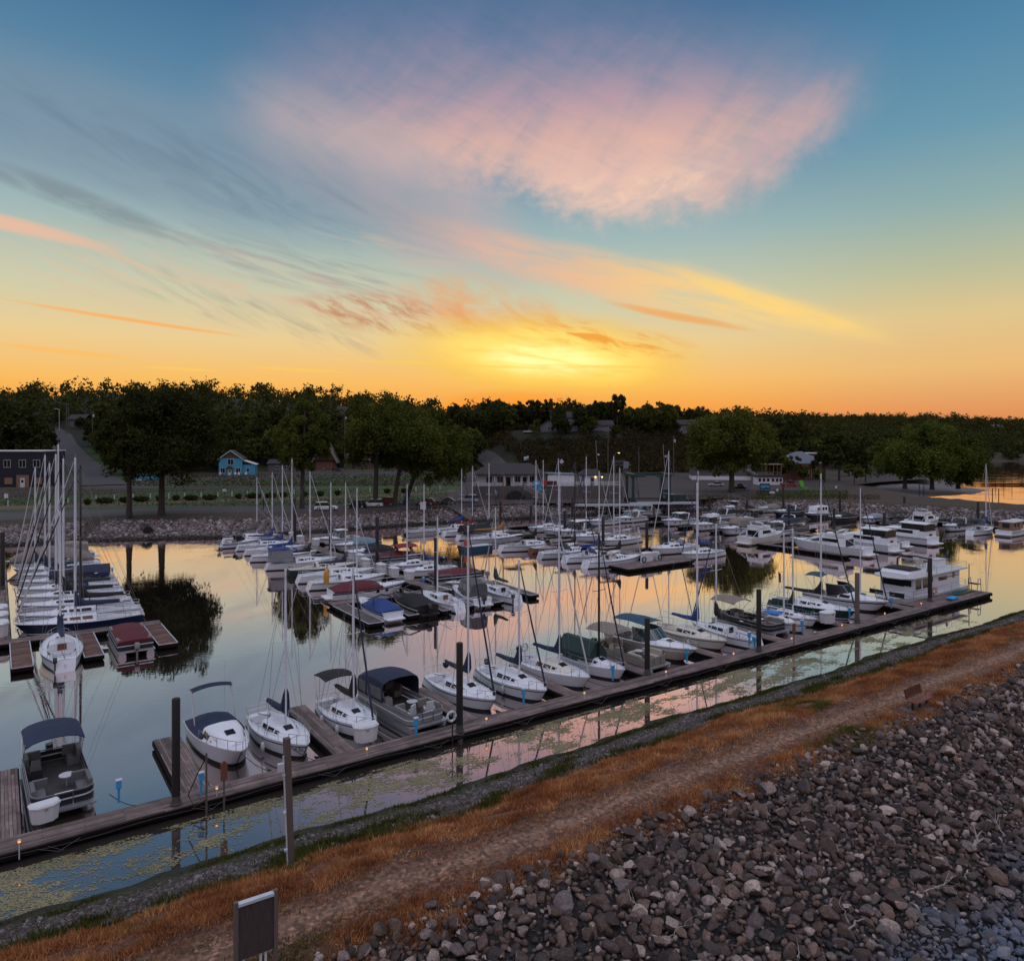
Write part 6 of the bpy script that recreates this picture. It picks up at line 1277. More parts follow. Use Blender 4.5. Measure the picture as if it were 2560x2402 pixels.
bk = thing('barrel', 'white barrel behind the hose reel on the fuel platform', 'barrel', W(76.9, 75.2, .5)); MB().lathe([(.01, 0), (.42, .01), (.46, .5), (.42, 1.0), (.01, 1.02)], 14).build('body', 'dockbox', bk, smooth=40); MB().lathe([(.45, 1.0), (.47, 1.1), (.01, 1.14)], 14).build('lid', 'dockbox', bk)
# posts on the near dock
def post(name, label, cat, px, yb, yt, w, mat, z=.5, cap=None, off=0):
    p = Pz(px, yb, z); h = (yb - yt) * p.y / 1860; o = thing(name, label, cat, (p.x, p.y, z - .5), GA); MB().box(0, 0, (h + .5) / 2, w, w, h + .5, 0, 0, .96).build('post', mat, o)
    if cap: cap(o, h + .5)
    return o
post('hose_pole', 'thin grey pole with dark hose looped down to the dock', 'pole', 516, 2010, 1882, .08, 'wood_post', cap=lambda o, h: MB().tube([(0, 0, h - .2), (-.35, .15, h - .9), (-.75, .3, h - 1.9), (-.5, .2, h - 2.5), (0, 0, h - 2.2)], .03, 6).build('hose', 'rubber', o))
post('dock_marker', 'brown pointed wooden marker on a thin post at the near dock', 'marker post', 560, 2000, 1907, .07, 'wood_post', cap=lambda o, h: (MB().box(0, 0, h - .42, .30, .10, .8).build('board', 'redwood', o), MB().loft([[(-.15, y, h - .02), (.15, y, h - .02), (0, y, h + .12)] for y in (-.05, .05)], 0, True).build('tip', 'redwood', o)))
post('dock_marker', 'brown wooden marker on a thin post by the dark sided pontoon', 'marker post', 1985, 1610, 1558, .06, 'wood_post', cap=lambda o, h: MB().box(0, 0, h - .42, .32, .10, .8).build('board', 'redwood', o))
post('ring_post', 'thin dark post with hook in front of the thick pile', 'post', 1131, 1842, 1782, .06, 'pile')
p = Pz(1129, 1842, .5); ring_buoy(Vector((p.x, p.y - .12, 1.75)), GA + PI / 2, 'white life ring hung on a thin post beside the dark pile', .27, 'dullwhite')
bw = thing('small_boat', 'bright blue plastic sled lying on the houseboat dock', 'sled', W(84.0, 38.6, .56), GA + .1); m = MB(); m.loft([[(x * k, y * k, z) for x, y in ((-.9, -.3), (-.7, -.4), (.7, -.4), (.95, 0), (.7, .4), (-.7, .4), (-.9, .3))] for k, z in ((.85, 0), (1, .22), (.92, .24), (.8, .08))], 0, True); m.build('shell', 'dockblue', bw)
cn = thing('canoe', 'dark green canoe lying upside down beside the houseboat', 'canoe', W(88.2, 39.6, .56), GA); m = MB(); m.loft([[(x, w * math.cos(a), h * math.sin(a)) for a in [PI * j / 8 for j in range(9)]] for x, w, h in ((-2.5, .04, .1), (-1.8, .28, .3), (0, .42, .36), (1.8, .28, .3), (2.5, .04, .1))], 0); m.build('shell', 'green', cn, smooth=60)
sw = thing('boarding_frame', 'small metal step frame at the right end of the houseboat dock', 'frame', W(90.4, 39.2, .52), GA); m = MB()
for y in (-.5, .5): m.tube([(-.5, y, 0), (-.25, y, 1.5)], .04, 6); m.tube([(.5, y, 0), (.25, y, 1.5)], .04, 6); m.tube([(-.3, y, 1.5), (.3, y, 1.5)], .04, 6)
m.build('frame', 'alu', sw); MB().box(0, 0, .9, .7, 1.0, .06).build('step', 'fascia', sw); MB().tube([(.1, .6, 0), (.1, .6, 3.0)], .05, 6).build('pole', 'pile', sw)
# mooring lines
def rope(label, pts, r=.018, mat='rubber'):
    m = MB(); out = []
    P_ = [Vector(p) for p in pts]
    for a, b in zip(P_, P_[1:]):
        for i in range(8): u = i / 8; q = a.lerp(b, u); q.z -= .8 * u * (1 - u) * min(1, (b - a).length * .3); q.z = max(q.z, .03); out.append(q)
    out.append(P_[-1]); m.tube(out, r, 5); o = m.build('mooring_line', mat); tag(o, label, 'rope', 'mooring lines at the near dock')
for s, nm in ((4.5, 'near pontoon boat'), (10.8, 'white cuddy boat'), (13.2, 'small white sailboat'), (18.2, 'black bimini sailboat'), (22.4, 'navy enclosed pontoon'), (26.4, 'sailboat with round black cover'), (34.1, 'pinkish white sailboat'), (44.8, 'white motor cruiser')):
    rope('dark mooring line from the %s to the dock' % nm, [W(s, 41.0 if s > 5 else 40.9, 1.0 if s > 5 else .6), W(s + .9, 39.1, .52)])

# ------------------------------------------------------------------ shore ramps
def gangway(label, a, b, w=1.3):
    d = b - a; rz = math.atan2(d.y, d.x); L = d.xy.length; o = thing('gangway', label, 'ramp', a, rz, 'ramps from the bank down to the docks'); dz = d.z
    m = MB(); m.loft([[(0, y, 0), (L, y, dz), (L, y, dz - .1), (0, y, -.1)] for y in (-w / 2, w / 2)], 0, True); m.build('deck', 'fingerwood', o)
    for sd in (1, -1): railing(o, [(L * i / 6, sd * w / 2, dz * i / 6) for i in range(7)], 1.0, 'handrail', .035, 'alu')
gangway('ramp with metal handrails down to the middle dock', Pz(652, 1283, 2.9), Pz(703, 1329, .6)); gangway('ramp with metal handrails left of the parked hatchback', Pz(1128, 1266, 2.9), Pz(1182, 1300, .6)); gangway('longest ramp running down to the centre dock', Pz(1296, 1262, 2.9), Pz(1432, 1310, .6)); gangway('rightmost ramp down to the far cruisers', Pz(1826, 1243, 2.7), Pz(1925, 1280, .6))
# culvert pipe in the left bank
cv = thing('culvert', 'dark round drain pipe opening in the left stone bank', 'drain pipe', Pz(368, 1325, 1.3), GA); MB().tube([(0, -.6, 0), (0, 2, .3)], .75, 14).build('pipe', 'pile', cv)

# ------------------------------------------------------------------ buildings
def hmb(m, x0, x1, y0, y1, z0, z1, mi=0): return m.box((x0 + x1) / 2, (y0 + y1) / 2, (z0 + z1) / 2, x1 - x0, y1 - y0, z1 - z0, mi)
def win(parent, x, z, w, h, y, frame='trim', pane='glass', mull=1):
    f = MB(); t = .09
    for zz in (z - h / 2, z + h / 2): f.box(x, y, zz, w + t, .12, t)
    for k in range(mull + 2): xx = x - w / 2 + w * k / (mull + 1); f.box(xx, y, z, t * .8, .115, h - t)
    o = f.build('window', frame, parent); MB().box(x, y + .0, z, w, .05, h).build('pane', pane, o); return o
def door(parent, x, z0, w, h, y, mat='trim'):
    o = MB().box(x, y, z0 + h / 2, w, .12, h).build('door', mat, parent); MB().box(x, y - .02, z0 + h * .66, w * .5, .12, h * .3).build('pane', 'glass', o); return o
def gable(parent, x0, x1, y0, y1, z, rise, over=.5, mat='roofdark', axis='y', th=.18):
    """roof whose ridge runs along axis; returns it"""
    m = MB(); xm, ym = (x0 + x1) / 2, (y0 + y1) / 2
    if axis == 'y':
        k = over * rise / ((x1 - x0) / 2); m.loft([[(x0 - over, y, z - k), (xm, y, z + rise), (x1 + over, y, z - k), (x1 + over, y, z - k + th), (xm, y, z + rise + th), (x0 - over, y, z - k + th)] for y in (y0 - over, y1 + over)], 0, True)
    else:
        k = over * rise / ((y1 - y0) / 2); m.loft([[(x, y0 - over, z - k), (x, ym, z + rise), (x, y1 + over, z - k), (x, y1 + over, z - k + th), (x, ym, z + rise + th), (x, y0 - over, z - k + th)] for x in (x0 - over, x1 + over)], 0, True)
    return m.build('roof', mat, parent)
def gablewall(parent, x0, x1, y, z, rise, mat, th=.2, name='gable_wall'):
    return MB().loft([[(x0, yy, z), (x1, yy, z), ((x0 + x1) / 2, yy, z + rise)] for yy in (y, y + th)], 0, True).build(name, mat, parent)
def hip(parent, x0, x1, y0, y1, z, rise, over=.7, ridge=.4, mat='roofdark'):
    a, b, c, d = x0 - over, x1 + over, y0 - over, y1 + over; ym = (c + d) / 2; r0, r1 = a + (b - a) * (1 - ridge) / 2, b - (b - a) * (1 - ridge) / 2
    return MB().add([(a, c, z), (b, c, z), (b, d, z), (a, d, z), (a, c, z + .2), (b, c, z + .2), (b, d, z + .2), (a, d, z + .2), (r0, ym, z + rise), (r1, ym, z + rise)], [(3, 2, 1, 0), (0, 1, 5, 4), (1, 2, 6, 5), (2, 3, 7, 6), (3, 0, 4, 7), (4, 5, 9, 8), (6, 7, 8, 9), (5, 6, 9), (7, 4, 8)]).build('roof', mat, parent)
def bld(name, label, cat, px, py, rz=0, z=None, group=None):
    p = Pz(px, py, z) if z is not None else G(px, py); o = thing(name, label, cat, p, rz, group); return o, p.y / 1860
# marina terrace with retaining wall, office, annex and shed: local frame along the picture
tp = Pz(1190, 1247, 2.8)
rw = thing('retaining_wall', 'long grey concrete retaining wall below the marina office', 'wall', tp, R(3)); m = MB(); hmb(m, -1, 36, 0, 14, -.2, 3.0); m.build('wall', 'concrete', rw)
m = MB()
for i in range(18): hmb(m, -1 + i * 2.05, -.75 + i * 2.05, -.12, -.003, -.2, 2.9)
m.build('buttress', 'concrete', rw)
tf = thing('fence', 'low white rail fence along the top of the retaining wall', 'fence', tp + Vector((0, 0, 3.0)), R(3)); railing(tf, [(19.5 + i * 1.3, .3, 0) for i in range(13)], 1.0, 'rail', .05, 'trim'); railing(tf, [(-.6 + i * 1.2, .3, 0) for i in range(2)], 1.0, 'rail', .05, 'trim')
of = thing('marina_office', 'long white marina office with dark hip roof on the concrete wall', 'building', tp + Vector((.3, .5, 3.0)), R(3)); m = MB(); hmb(m, 0, 16.4, 1.8, 8.5, 0, 2.7); m.build('wall', 'whiteside', of); hip(of, -.2, 16.6, 0.6, 9, 2.75, 2.7, .7, .55)
for x, w in ((2.9, 1.4), (5.6, 1.4), (9.9, 1.3), (13.3, 1.4), (15.4, 1.0)): win(of, x, 1.55, w, 1.5, 1.74)
door(of, 7.6, 0, 1.1, 2.1, 1.72, 'glass'); door(of, 11.6, 0, 1.1, 2.1, 1.72, 'glass')
m = MB()
for x in (4.2, 6.6, 8.8, 10.9, 12.6, 14.4): m.box(x, .35, 1.35, .18, .18, 2.7)
m.build('porch_post', 'trim', of); railing(of, [(8.9, .3, 0), (10.4, .3, 0), (11.8, .3, 0), (13.2, .3, 0)], .95, 'porch_rail', .04, 'trim')
aw = thing('stair_canopy', 'dark arched opening under the sloping stair beside the office', 'stair', tp + Vector((7.2, -2.2, 0)), R(3)); m = MB(); m.loft([[(x, y, .0), (x, y, 2.4 * math.sin(PI * (.12 + .76 * k)) - .3)] for k, x in [(i / 8, i * .6) for i in range(9)] for y in (0,)], 0, caps=None); m.loft([[(i * .6, y, 2.4 * math.sin(PI * (.12 + .76 * i / 8)) - .3) for i in range(9)] for y in (0, 2.1)], 0, caps=None); m.build('opening', 'black', aw)
m = MB(); m.loft([[(4.4, y, 3.0), (7.6, y, 1.2), (9.2, y, .2), (9.2, y, -.1), (7.6, y, .7), (4.4, y, 2.5)] for y in (-.3, .9)], 0, True); m.build('stair_flight', 'cv_tan', aw); railing(aw, [(4.4, -.3, 3.0), (7.6, -.3, 1.2), (9.2, -.3, .2)], .9, 'handrail', .05, 'trim')
an = thing('annex', 'plain white flat roofed annex right of the marina office', 'building', tp + Vector((17.4, 1.6, 3.0)), R(3)); m = MB(); hmb(m, 0, 6.8, 0, 5, 0, 2.7); m.build('wall', 'whiteside', an); m = MB(); m.loft([[(-.2, y, 2.9), (7, y, 2.7), (7, y, 2.9), (-.2, y, 3.15)] for y in (-.2, 5.2)], 0, True); m.build('roof', 'cv_pale', an)
rs = thing('banner', 'red and white striped panel on the fence beside the annex', 'banner', tp + Vector((16.5, .25, 3.1)), R(3)); MB().box(0, 0, .7, 1.0, .06, 1.3).build('panel', 'red', rs); MB().box(1.9, 0, .7, 2.4, .05, 1.0).build('striped_panel', 'cv_maroon', rs)
sh = thing('restroom_shed', 'small white shed with two lit wall lamps and a blue door', 'shed', tp + Vector((25.8, 3.2, 3.0)), R(3)); m = MB(); hmb(m, 0, 5.0, 0, 4, 0, 2.5); m.build('wall', 'whiteside', sh); hip(sh, 0, 5, 0, 4, 2.5, 1.5, .5, .5); door(sh, 2.7, 0, .9, 2.05, -.05, 'roofblue'); door(sh, 4.5, 0, .8, 2.05, -.05, 'roofblue'); MB().box(.45, -.03, 1.25, .7, .06, 2.5).build('corner_panel', 'roofblue', sh)
for x in (3.5, 5.15): w = MB(); w.box(x, -.12, 2.1, .22, .2, .3); w.build('wall_lamp', 'lamp_warm', sh)
bs = thing('banner_sign', 'blue and white tilted banner sign on a post below the office', 'sign', Pz(1343, 1252, 2.8), 0); MB().tube([(0, 0, 0), (0, 0, 2.6)], .06, 6).build('post', 'trim', bs); o = MB().loft([[(-1.1, y, 4.6), (.7, y, 4.9), (1.2, y, 2.4), (-.5, y, 2.3)] for y in (-.04, .04)], 0, True).build('board', 'signblue', bs)
MB().loft([[(-.7, y, 4.3), (.5, y, 4.5), (.55, y, 4.0), (-.4, y, 3.7)] for y in (-.08, -.05)], 0, True).build('stripe', 'white', bs)
# blue two-storey house
o, k = bld('blue_house', 'bright blue two-storey house with white trimmed windows', 'house', 584, 1188); o.rotation_euler.z = R(12)
m = MB(); hmb(m, -5.4, 3.2, 0, 9, -1, 6.6); hmb(m, 3.2, 7.8, .8, 8, -1, 4.0); m.build('wall', 'blueside', o); gablewall(o, -5.4, 3.2, -.02, 6.6, 3.0, 'brownside'); gable(o, -5.4, 3.2, 0, 9, 6.6, 3.0, .5, 'roofdark'); m = MB(); m.loft([[(3.2, y, 5.6), (8.3, y, 3.9), (8.3, y, 4.1), (3.2, y, 5.85)] for y in (.4, 8.4)], 0, True); m.build('lean_roof', 'trim', o)
m = MB(); m.loft([[(-5.9, y, 6.2), (-1.1, y, 9.75), (3.7, y, 6.2), (3.7, y, 5.9), (-1.1, y, 9.4), (-5.9, y, 5.9)] for y in (-.62, -.5)], 0, True); m.build('bargeboard', 'trim', o)
win(o, -1.1, 5.2, 2.1, 2.1, -.06, mull=1); win(o, -4.0, 1.9, 1.6, 2.0, -.06); win(o, 1.7, 1.9, 1.6, 2.0, -.06); door(o, -1.4, 0, 1.2, 2.4, -.06); win(o, 5.2, 1.9, .9, 1.4, .74, mull=0)
m = MB(); m.loft([[(-2.7, y, 2.8), (-1.4, y, 3.8), (-.1, y, 2.8)] for y in (-1.2, -.05)], 0, True); m.box(-2.5, -1.1, 1.35, .14, .14, 2.7); m.box(-.3, -1.1, 1.35, .14, .14, 2.7); m.build('porch', 'roofbrown', o)
for i, (x, nm) in enumerate(((-4.6, 'left of the porch'), (1.2, 'right of the porch'), (2.6, 'under the right window'), (5.3, 'in front of the low wing'))):
    c = thing('garden_chair', 'white garden chair %s of the blue house' % nm, 'chair', o.location + Vector((x, -1.6, 0)), R(10), 'white chairs in front of the blue house'); MB().box(0, 0, .42, .7, .6, .08).build('seat', 'trim', c); MB().box(0, .3, .85, .7, .08, .9).build('backrest', 'trim', c); MB().box(-.3, 0, .2, .06, .5, .4).build('leg', 'trim', c); MB().box(.3, 0, .2, .06, .5, .4).build('leg', 'trim', c)
# turquoise kiosk behind the big tree
o, k = bld('kiosk', 'turquoise wooden kiosk half hidden behind the left cottonwood', 'hut', 345, 1200); m = MB(); hmb(m, -4, 5, 0, 5, -1, 3.0); m.build('wall', 'blueside', o); gable(o, -4, 5, 0, 5, 3.0, 1.6, .5, 'roofbrown', 'x'); win(o, -1.5, 1.6, 1.5, 1.2, -.06); win(o, 2.0, 1.6, 1.5, 1.2, -.06)
# navy brick building, left
o, k = bld('brick_building', 'dark navy two-storey building with flat roof and pale door surround', 'building', 38, 1218); o.rotation_euler.z = R(3)
m = MB(); hmb(m, -16, 8, 0, 12, -1, 10.6); m.build('wall', 'darkside', o); m = MB(); hmb(m, -16.2, 8.2, -.2, 12.2, 10.6, 10.85); m.build('roof', 'trim', o)
for x in (-2.3, 2.1, 6.2): win(o, x, 7.0, 1.9, 2.2, -.06)
m = MB(); hmb(m, .4, 4.0, -.12, -.003, 0, 3.6); m.build('door_surround', 'tanwood', o); door(o, 2.2, 0, 1.3, 2.7, -.2); win(o, -1.9, 1.9, 2.2, 1.8, -.06, 'tanwood', 'tanwood', 0); win(o, 6.6, 1.9, 2.2, 1.8, -.06, 'tanwood', 'tanwood', 0)
# A-frame
o, k = bld('a_frame_house', 'tall brown A-frame house with balcony behind the dark cars', 'house', 812, 1172); o.rotation_euler.z = R(4)
m = MB(); m.loft([[(-5.0, y, -.5), (5.0, y, -.5), (5.0, y, 4.2), (4.6, y, 4.3), (0, y, 12.4), (-4.6, y, 4.3), (-5.0, y, 4.2)] for y in (0, 9)], 0, True); m.build('wall', 'brownside', o)
m = MB(); m.loft([[(-5.9, y, 2.6), (0, y, 13.2), (5.9, y, 2.6), (5.5, y, 2.5), (0, y, 12.5), (-5.5, y, 2.5)] for y in (-1.6, 9.4)], 0, True); m.build('roof', 'cv_tan', o)
win(o, 0, 9.7, 1.6, 1.9, -.06, 'tanwood'); win(o, -.6, 5.8, 4.2, 2.3, -.06, 'brownside'); m = MB(); m.box(0, -.9, 4.1, 8.6, 1.8, .25); m.build('balcony', 'brownside', o); railing(o, [(-4.2 + i * 1.4, -1.75, 4.2) for i in range(7)], 1.0, 'balcony_rail', .05, 'brownside'); MB().box(0, -.06, 1.7, 7.6, .1, 3.4).build('garage_door', 'redwood', o)
o, k = bld('brown_house', 'low brown house with sloping roof right of the A-frame', 'house', 895, 1172); m = MB(); hmb(m, -5.5, 7, 0, 8, -1, 4.0); m.build('wall', 'brownside', o); gable(o, -5.5, 7, 0, 8, 4.0, 2.6, .6, 'roofbrown', 'x'); win(o, 2, 2.2, 1.4, 1.3, -.06); door(o, -2, 0, 1.1, 2.2, -.06, 'darkside')
o, k = bld('low_building', 'pale low building between the blue house and the A-frame', 'building', 705, 1180); m = MB(); hmb(m, -6, 5, 0, 8, -1, 3.6); m.build('wall', 'greyside', o); gable(o, -6, 5, 0, 8, 3.6, 1.5, .5, 'roofdark', 'x'); win(o, -2, 1.9, 1.6, 1.1, -.06); win(o, 2, 1.9, 1.4, 1.1, -.06)
# houses on the hill
def hillhouse(label, px, py, w, h, d, side, roof, rise, axis, nw, rz=0.):
    o, k = bld('hill_house', label, 'house', px, py); o.rotation_euler.z = rz; m = MB(); hmb(m, -w / 2, w / 2, 0, d, -2, h); m.build('wall', side, o)
    if axis == 'y': gablewall(o, -w / 2, w / 2, -.02, h, rise, side)
    gable(o, -w / 2, w / 2, 0, d, h, rise, .5, roof, axis)
    for fl in range(max(1, int(h // 2.9))):
        for i in range(nw): win(o, -w / 2 + w * (i + .5) / nw, 1.6 + fl * 2.8, 1.1, 1.3, -.06)
hillhouse('pale grey garage house at the top of the brush slope', 1372, 1080, 7.6, 2.9, 7, 'hillwhite', 'roofdark', 2.2, 'y', 1); hillhouse('tall white two-storey house on the hill between two dark trees', 1425, 1080, 8, 6.6, 8, 'hillwhite', 'roofdark', 2.4, 'x', 3); hillhouse('low white house on the hill with dark roof in the centre', 1508, 1078, 9, 2.8, 7, 'hillwhite', 'roofdark', 2, 'x', 3); hillhouse('white house half hidden by trees behind the right cottonwood', 1722, 1086, 10, 5, 8, 'hillwhite', 'roofdark', 2.2, 'x', 3)
hillhouse('grey roofed house high among the trees on the far right hill', 2500, 1078, 13, 4, 9, 'greyside', 'roofblue', 3, 'x', 3); hillhouse('dim house beside the top of the uphill road', 190, 1068, 9, 4.5, 8, 'greyside', 'roofdark', 2.4, 'x', 2); hillhouse('pale house at the left edge under dark trees', 8, 1108, 8, 4, 8, 'whiteside', 'roofdark', 2.4, 'x', 2)
# right side
o, k = bld('grey_building', 'grey two-storey building with white base behind the right cottonwood', 'building', 1800, 1200); o.rotation_euler.z = R(-8)
m = MB(); hmb(m, -9.5, 10.5, 0, 10, 1.4, 6.6); m.build('wall', 'greyside', o); m = MB(); hmb(m, -9.45, 10.45, .05, 9.95, -1, 1.4); m.build('base_wall', 'whiteside', o); m = MB(); hmb(m, -9.8, 10.8, -.3, 10.3, 6.6, 6.9); m.build('roof', 'roofdark', o); win(o, -5, 4.5, 6.2, 1.5, -.06, 'greyside', 'glass', 3); win(o, 5, 4.5, 2, 1.4, -.06)
m = MB(); m.loft([[(9.0, y, 3.2), (13.4, y, .2), (13.4, y, -.2), (9.0, y, 2.7)] for y in (-1.2, -.1)], 0, True); m.build('stair', 'redwood', o); railing(o, [(9.0, -1.2, 3.2), (11.2, -1.2, 1.7), (13.4, -1.2, .2)], 1, 'handrail', .06, 'trim')
o, k = bld('snack_shack', 'small white shack with row of windows and rooftop pergola', 'hut', 1925, 1212); m = MB(); hmb(m, -4.0, 4.0, 0, 4, -.5, 2.5); m.build('wall', 'whiteside', o); m = MB(); hmb(m, -4.3, 4.3, -.5, 4.3, 2.5, 2.9); m.build('roof', 'roofdark', o)
for x in (-3.2, -1.9, -.6, .9, 2.2, 3.3): win(o, x, 1.5, .85, 1.0, -.06, mull=0)
m = MB()
for x in (-1.2, 1.2, 3.6):
    for y in (.3, 3.6): m.box(x, y, 4.6, .18, .18, 3.4)
hmb(m, -1.6, 4, 0, 4, 6.2, 6.5); m.build('pergola', 'tanwood', o); railing(o, [(-1.2, .2, 2.9), (1.2, .2, 2.9), (3.6, .2, 2.9)], 1, 'roof_rail', .06, 'tanwood')
o, k = bld('pavilion', 'open pavilion with a big blue grey hip roof', 'pavilion', 2008, 1200); m = MB()
for x in (-6.5, -2, 2.5, 7):
    for y in (0, 9): m.box(x, y, 2.8, .45, .45, 5.6)
m.build('post', 'redwood', o); m = MB(); hmb(m, -6, 1, 2, 8.5, -.5, 4.5); m.build('core_wall', 'redwood', o); hip(o, -7.5, 8, -1, 10, 5.6, 4.2, .8, .12, 'roofblue'); hmb(MB(), 0, 1, 0, 1, 0, 1)
o, k = bld('brick_house', 'brown brick building with flat roof and one lit window behind the pavilion', 'building', 2030, 1170); m = MB(); hmb(m, -10, 9, 0, 8, -2, 6.5); m.build('wall', 'brick', o); m = MB(); hmb(m, -10.3, 9.3, -.3, 8.3, 6.5, 6.9); m.build('roof', 'trim', o); win(o, 1.5, 4.2, 1.0, 1.6, -.06, 'trim', 'litwindow', 0); win(o, 5.5, 3.6, 3, 2.6, -.06, 'trim', 'glass', 2); win(o, -5, 4.2, 1.4, 1.6, -.06)
# travel lift
o = thing('boat_lift', 'green travelling boat lift frame standing over the launch well', 'boat lift', Pz(1636, 1258, 2.8), R(4)); 
m = MB()
for x in (-5.4, 2.8):
    for y in (-2.2, 4): m.box(x, y, 4.0, .55, .55, 8.0)
m.build('leg', 'liftgreen', o); o.scale = (1, 1, .78); m = MB()
for x in (-5.4, 2.8): m.box(x, .9, 8.3, .9, 8.0, .8)
m.box(-1.3, 4.2, 8.2, 9.2, .8, .9); m.box(-4.4, -2.4, 8.1, 3.4, .5, .7); m.box(1.6, -2.4, 8.1, 3.4, .5, .7); m.build('gantry', 'liftgreen', o)
m = MB(); m.box(-1.3, 3.9, 1.0, 8.6, .4, .4); m.box(2.2, -1.4, 3.4, 1.9, 1.2, 1.7); m.box(5.0, .6, 1.3, 4.2, 2.0, 2.4); m.build('engine_house', 'liftgreen', o)
for x in (-5.4, 2.8):
    for y in (-2.2, 4): w = MB(); w.tube([(-.35, 0, 0), (.35, 0, 0)], .75, 14); wo_ = w.build('wheel', 'rubber', o, smooth=40); wo_.location = (x, y, .6); wo_.rotation_euler = (0, 0, PI / 2)
for x in (-4.6, 2.2): MB().tube([(x, -1.8, 7.8), (x * .7, 1, 1.6), (x, 3.6, 7.8)], .06, 5).build('sling', 'cv_navy', o)
o = thing('launch_pier', 'pale steel runway of the boat lift reaching over the water', 'pier', Pz(1620, 1263, 2.8), R(4)); m = MB(); m.box(-8, -1.2, .25, 17, .8, .5); m.box(4, 2.4, .25, 15, .8, .5); m.build('runway', 'conduit', o); m = MB()
for x in (-14, -9, -4, 1): MB().box(x, -1.2, -2.2, .4, .4, 4.2).build('post', 'pilebase', o)

# ------------------------------------------------------------------ vehicles
def car(label, px, py, rz, col, kind='suv', z=None):
    p = Pz(px, py, 2.82) if z is None else G(px, py); L, B, Ht = dict(suv=(4.7, 1.85, 1.72), sedan=(4.7, 1.8, 1.42), hatch=(4.3, 1.78, 1.5), pickup=(5.6, 1.95, 1.85), jeep=(4.4, 1.85, 1.85))[kind]
    o = thing('parked_car' if kind != 'pickup' else 'pickup_truck', label, 'car' if kind != 'pickup' else 'pickup', p, rz, 'parked cars'); 
    bl = Ht * .55; m = MB(); secs = []
    for x, zt, w in ((-L / 2, bl * .62, .86), (-L / 2 + .12, bl * .98, .95), (-L * .2, bl, 1), (L * .16, bl, 1), (L * .34, bl * .9, .98), (L / 2 - .12, bl * .78, .92), (L / 2, bl * .5, .84)):
        h = B / 2 * w; secs.append([(x, h * .97, .28), (x, h, .5), (x, h * .97, zt - .08), (x, h * .85, zt), (x, -h * .85, zt), (x, -h * .97, zt - .08), (x, -h, .5), (x, -h * .97, .28)])
    m.loft(secs, 0, True); m.build('body', col, o, smooth=35)
    xa, xb, ra, rb = dict(suv=(-L * .47, L * .2, -L * .40, L * .04), sedan=(-L * .36, L * .2, -L * .18, L * .04), hatch=(-L * .46, L * .22, -L * .32, L * .04), pickup=(-L * .1, L * .22, -L * .06, L * .1), jeep=(-L * .46, L * .14, -L * .44, L * .06))[kind]
    g_ = MB(); g_.loft([[(xa, y, bl - .01), (xb, y, bl - .01), (rb, y * .84, Ht - .06), (ra, y * .84, Ht - .06)] for y in (B * .44, -B * .44)], 0, True); g_.build('window', 'glass', o)
    t = MB(); t.loft([[(ra - .06, y, Ht - .07), (rb + .06, y, Ht - .07), (rb - .05, y * .92, Ht), (ra + .05, y * .92, Ht)] for y in (B * .385, -B * .385)], 0, True); t.build('roof', col, o, smooth=35)
    for x in (-L * .3, L * .31):
        for sd in (1, -1): w = MB(); w.tube([(0, -.11, 0), (0, .11, 0)], .34, 14); wo_ = w.build('wheel', 'rubber', o, smooth=40); wo_.location = (x, sd * (B / 2 - .1), .34); r_ = MB().tube([(0, -.12, 0), (0, .12, 0)], .2, 10).build('rim', 'alu', wo_)
    for sd in (1, -1): MB().box(L / 2 - .06, sd * B * .34, bl * .66, .1, .34, .14).build('headlight', 'headlight', o); MB().box(-L / 2 + .04, sd * B * .38, bl * .75, .1, .2, .24).build('taillight', 'taillight', o)
    if kind == 'pickup':
        m = MB(); m.box(-L * .31, 0, bl + .005, L * .34, B * .78, .02); m.build('cargo_bed', 'black', o)
car('white estate car parked at the left end of the bank row', 815, 1275, R(10), 'carwhite', 'suv'); car('black estate car parked behind the white one', 888, 1270, R(190), 'carblack', 'suv'); car('white pickup with cap parked between the cottonwoods', 930, 1267, R(185), 'carwhite', 'suv'); car('dark red off-roader behind the leaning tree trunks', 962, 1263, R(185), 'carred', 'jeep')
car('bright red hatchback parked by the white cabinet', 1066, 1262, R(170), 'carred', 'hatch'); car('dark teal saloon car parked by the second ramp', 1118, 1259, R(172), 'carteal', 'sedan'); car('silver crossover car parked right of the teal saloon', 1170, 1255, R(170), 'carsilver', 'suv'); car('silver saloon car parked left of the right cottonwood', 1790, 1215, R(172), 'carsilver', 'sedan'); car('dark pickup parked behind the right cottonwood trunk', 1848, 1224, R(-8), 'carblack', 'pickup'); car('orange red pickup parked near the white shack', 1975, 1216, R(0), 'carorange', 'pickup')
car('dark saloon car parked along the uphill road', 113, 1125, R(70), 'cardark', 'sedan', 1); car('white car parked higher on the uphill road', 102, 1101, R(70), 'carwhite', 'sedan', 1); car('dark car on the left of the A-frame driveway', 811, 1177, R(95), 'cardark', 'sedan'); car('black car in the middle of the A-frame driveway', 826, 1175, R(85), 'carblack', 'suv'); car('teal black car on the right of the A-frame driveway', 844, 1179, R(20), 'cardark', 'suv')
car('white car parked on the hilltop left of the garage house', 1322, 1082, R(175), 'carwhite', 'sedan', 1)
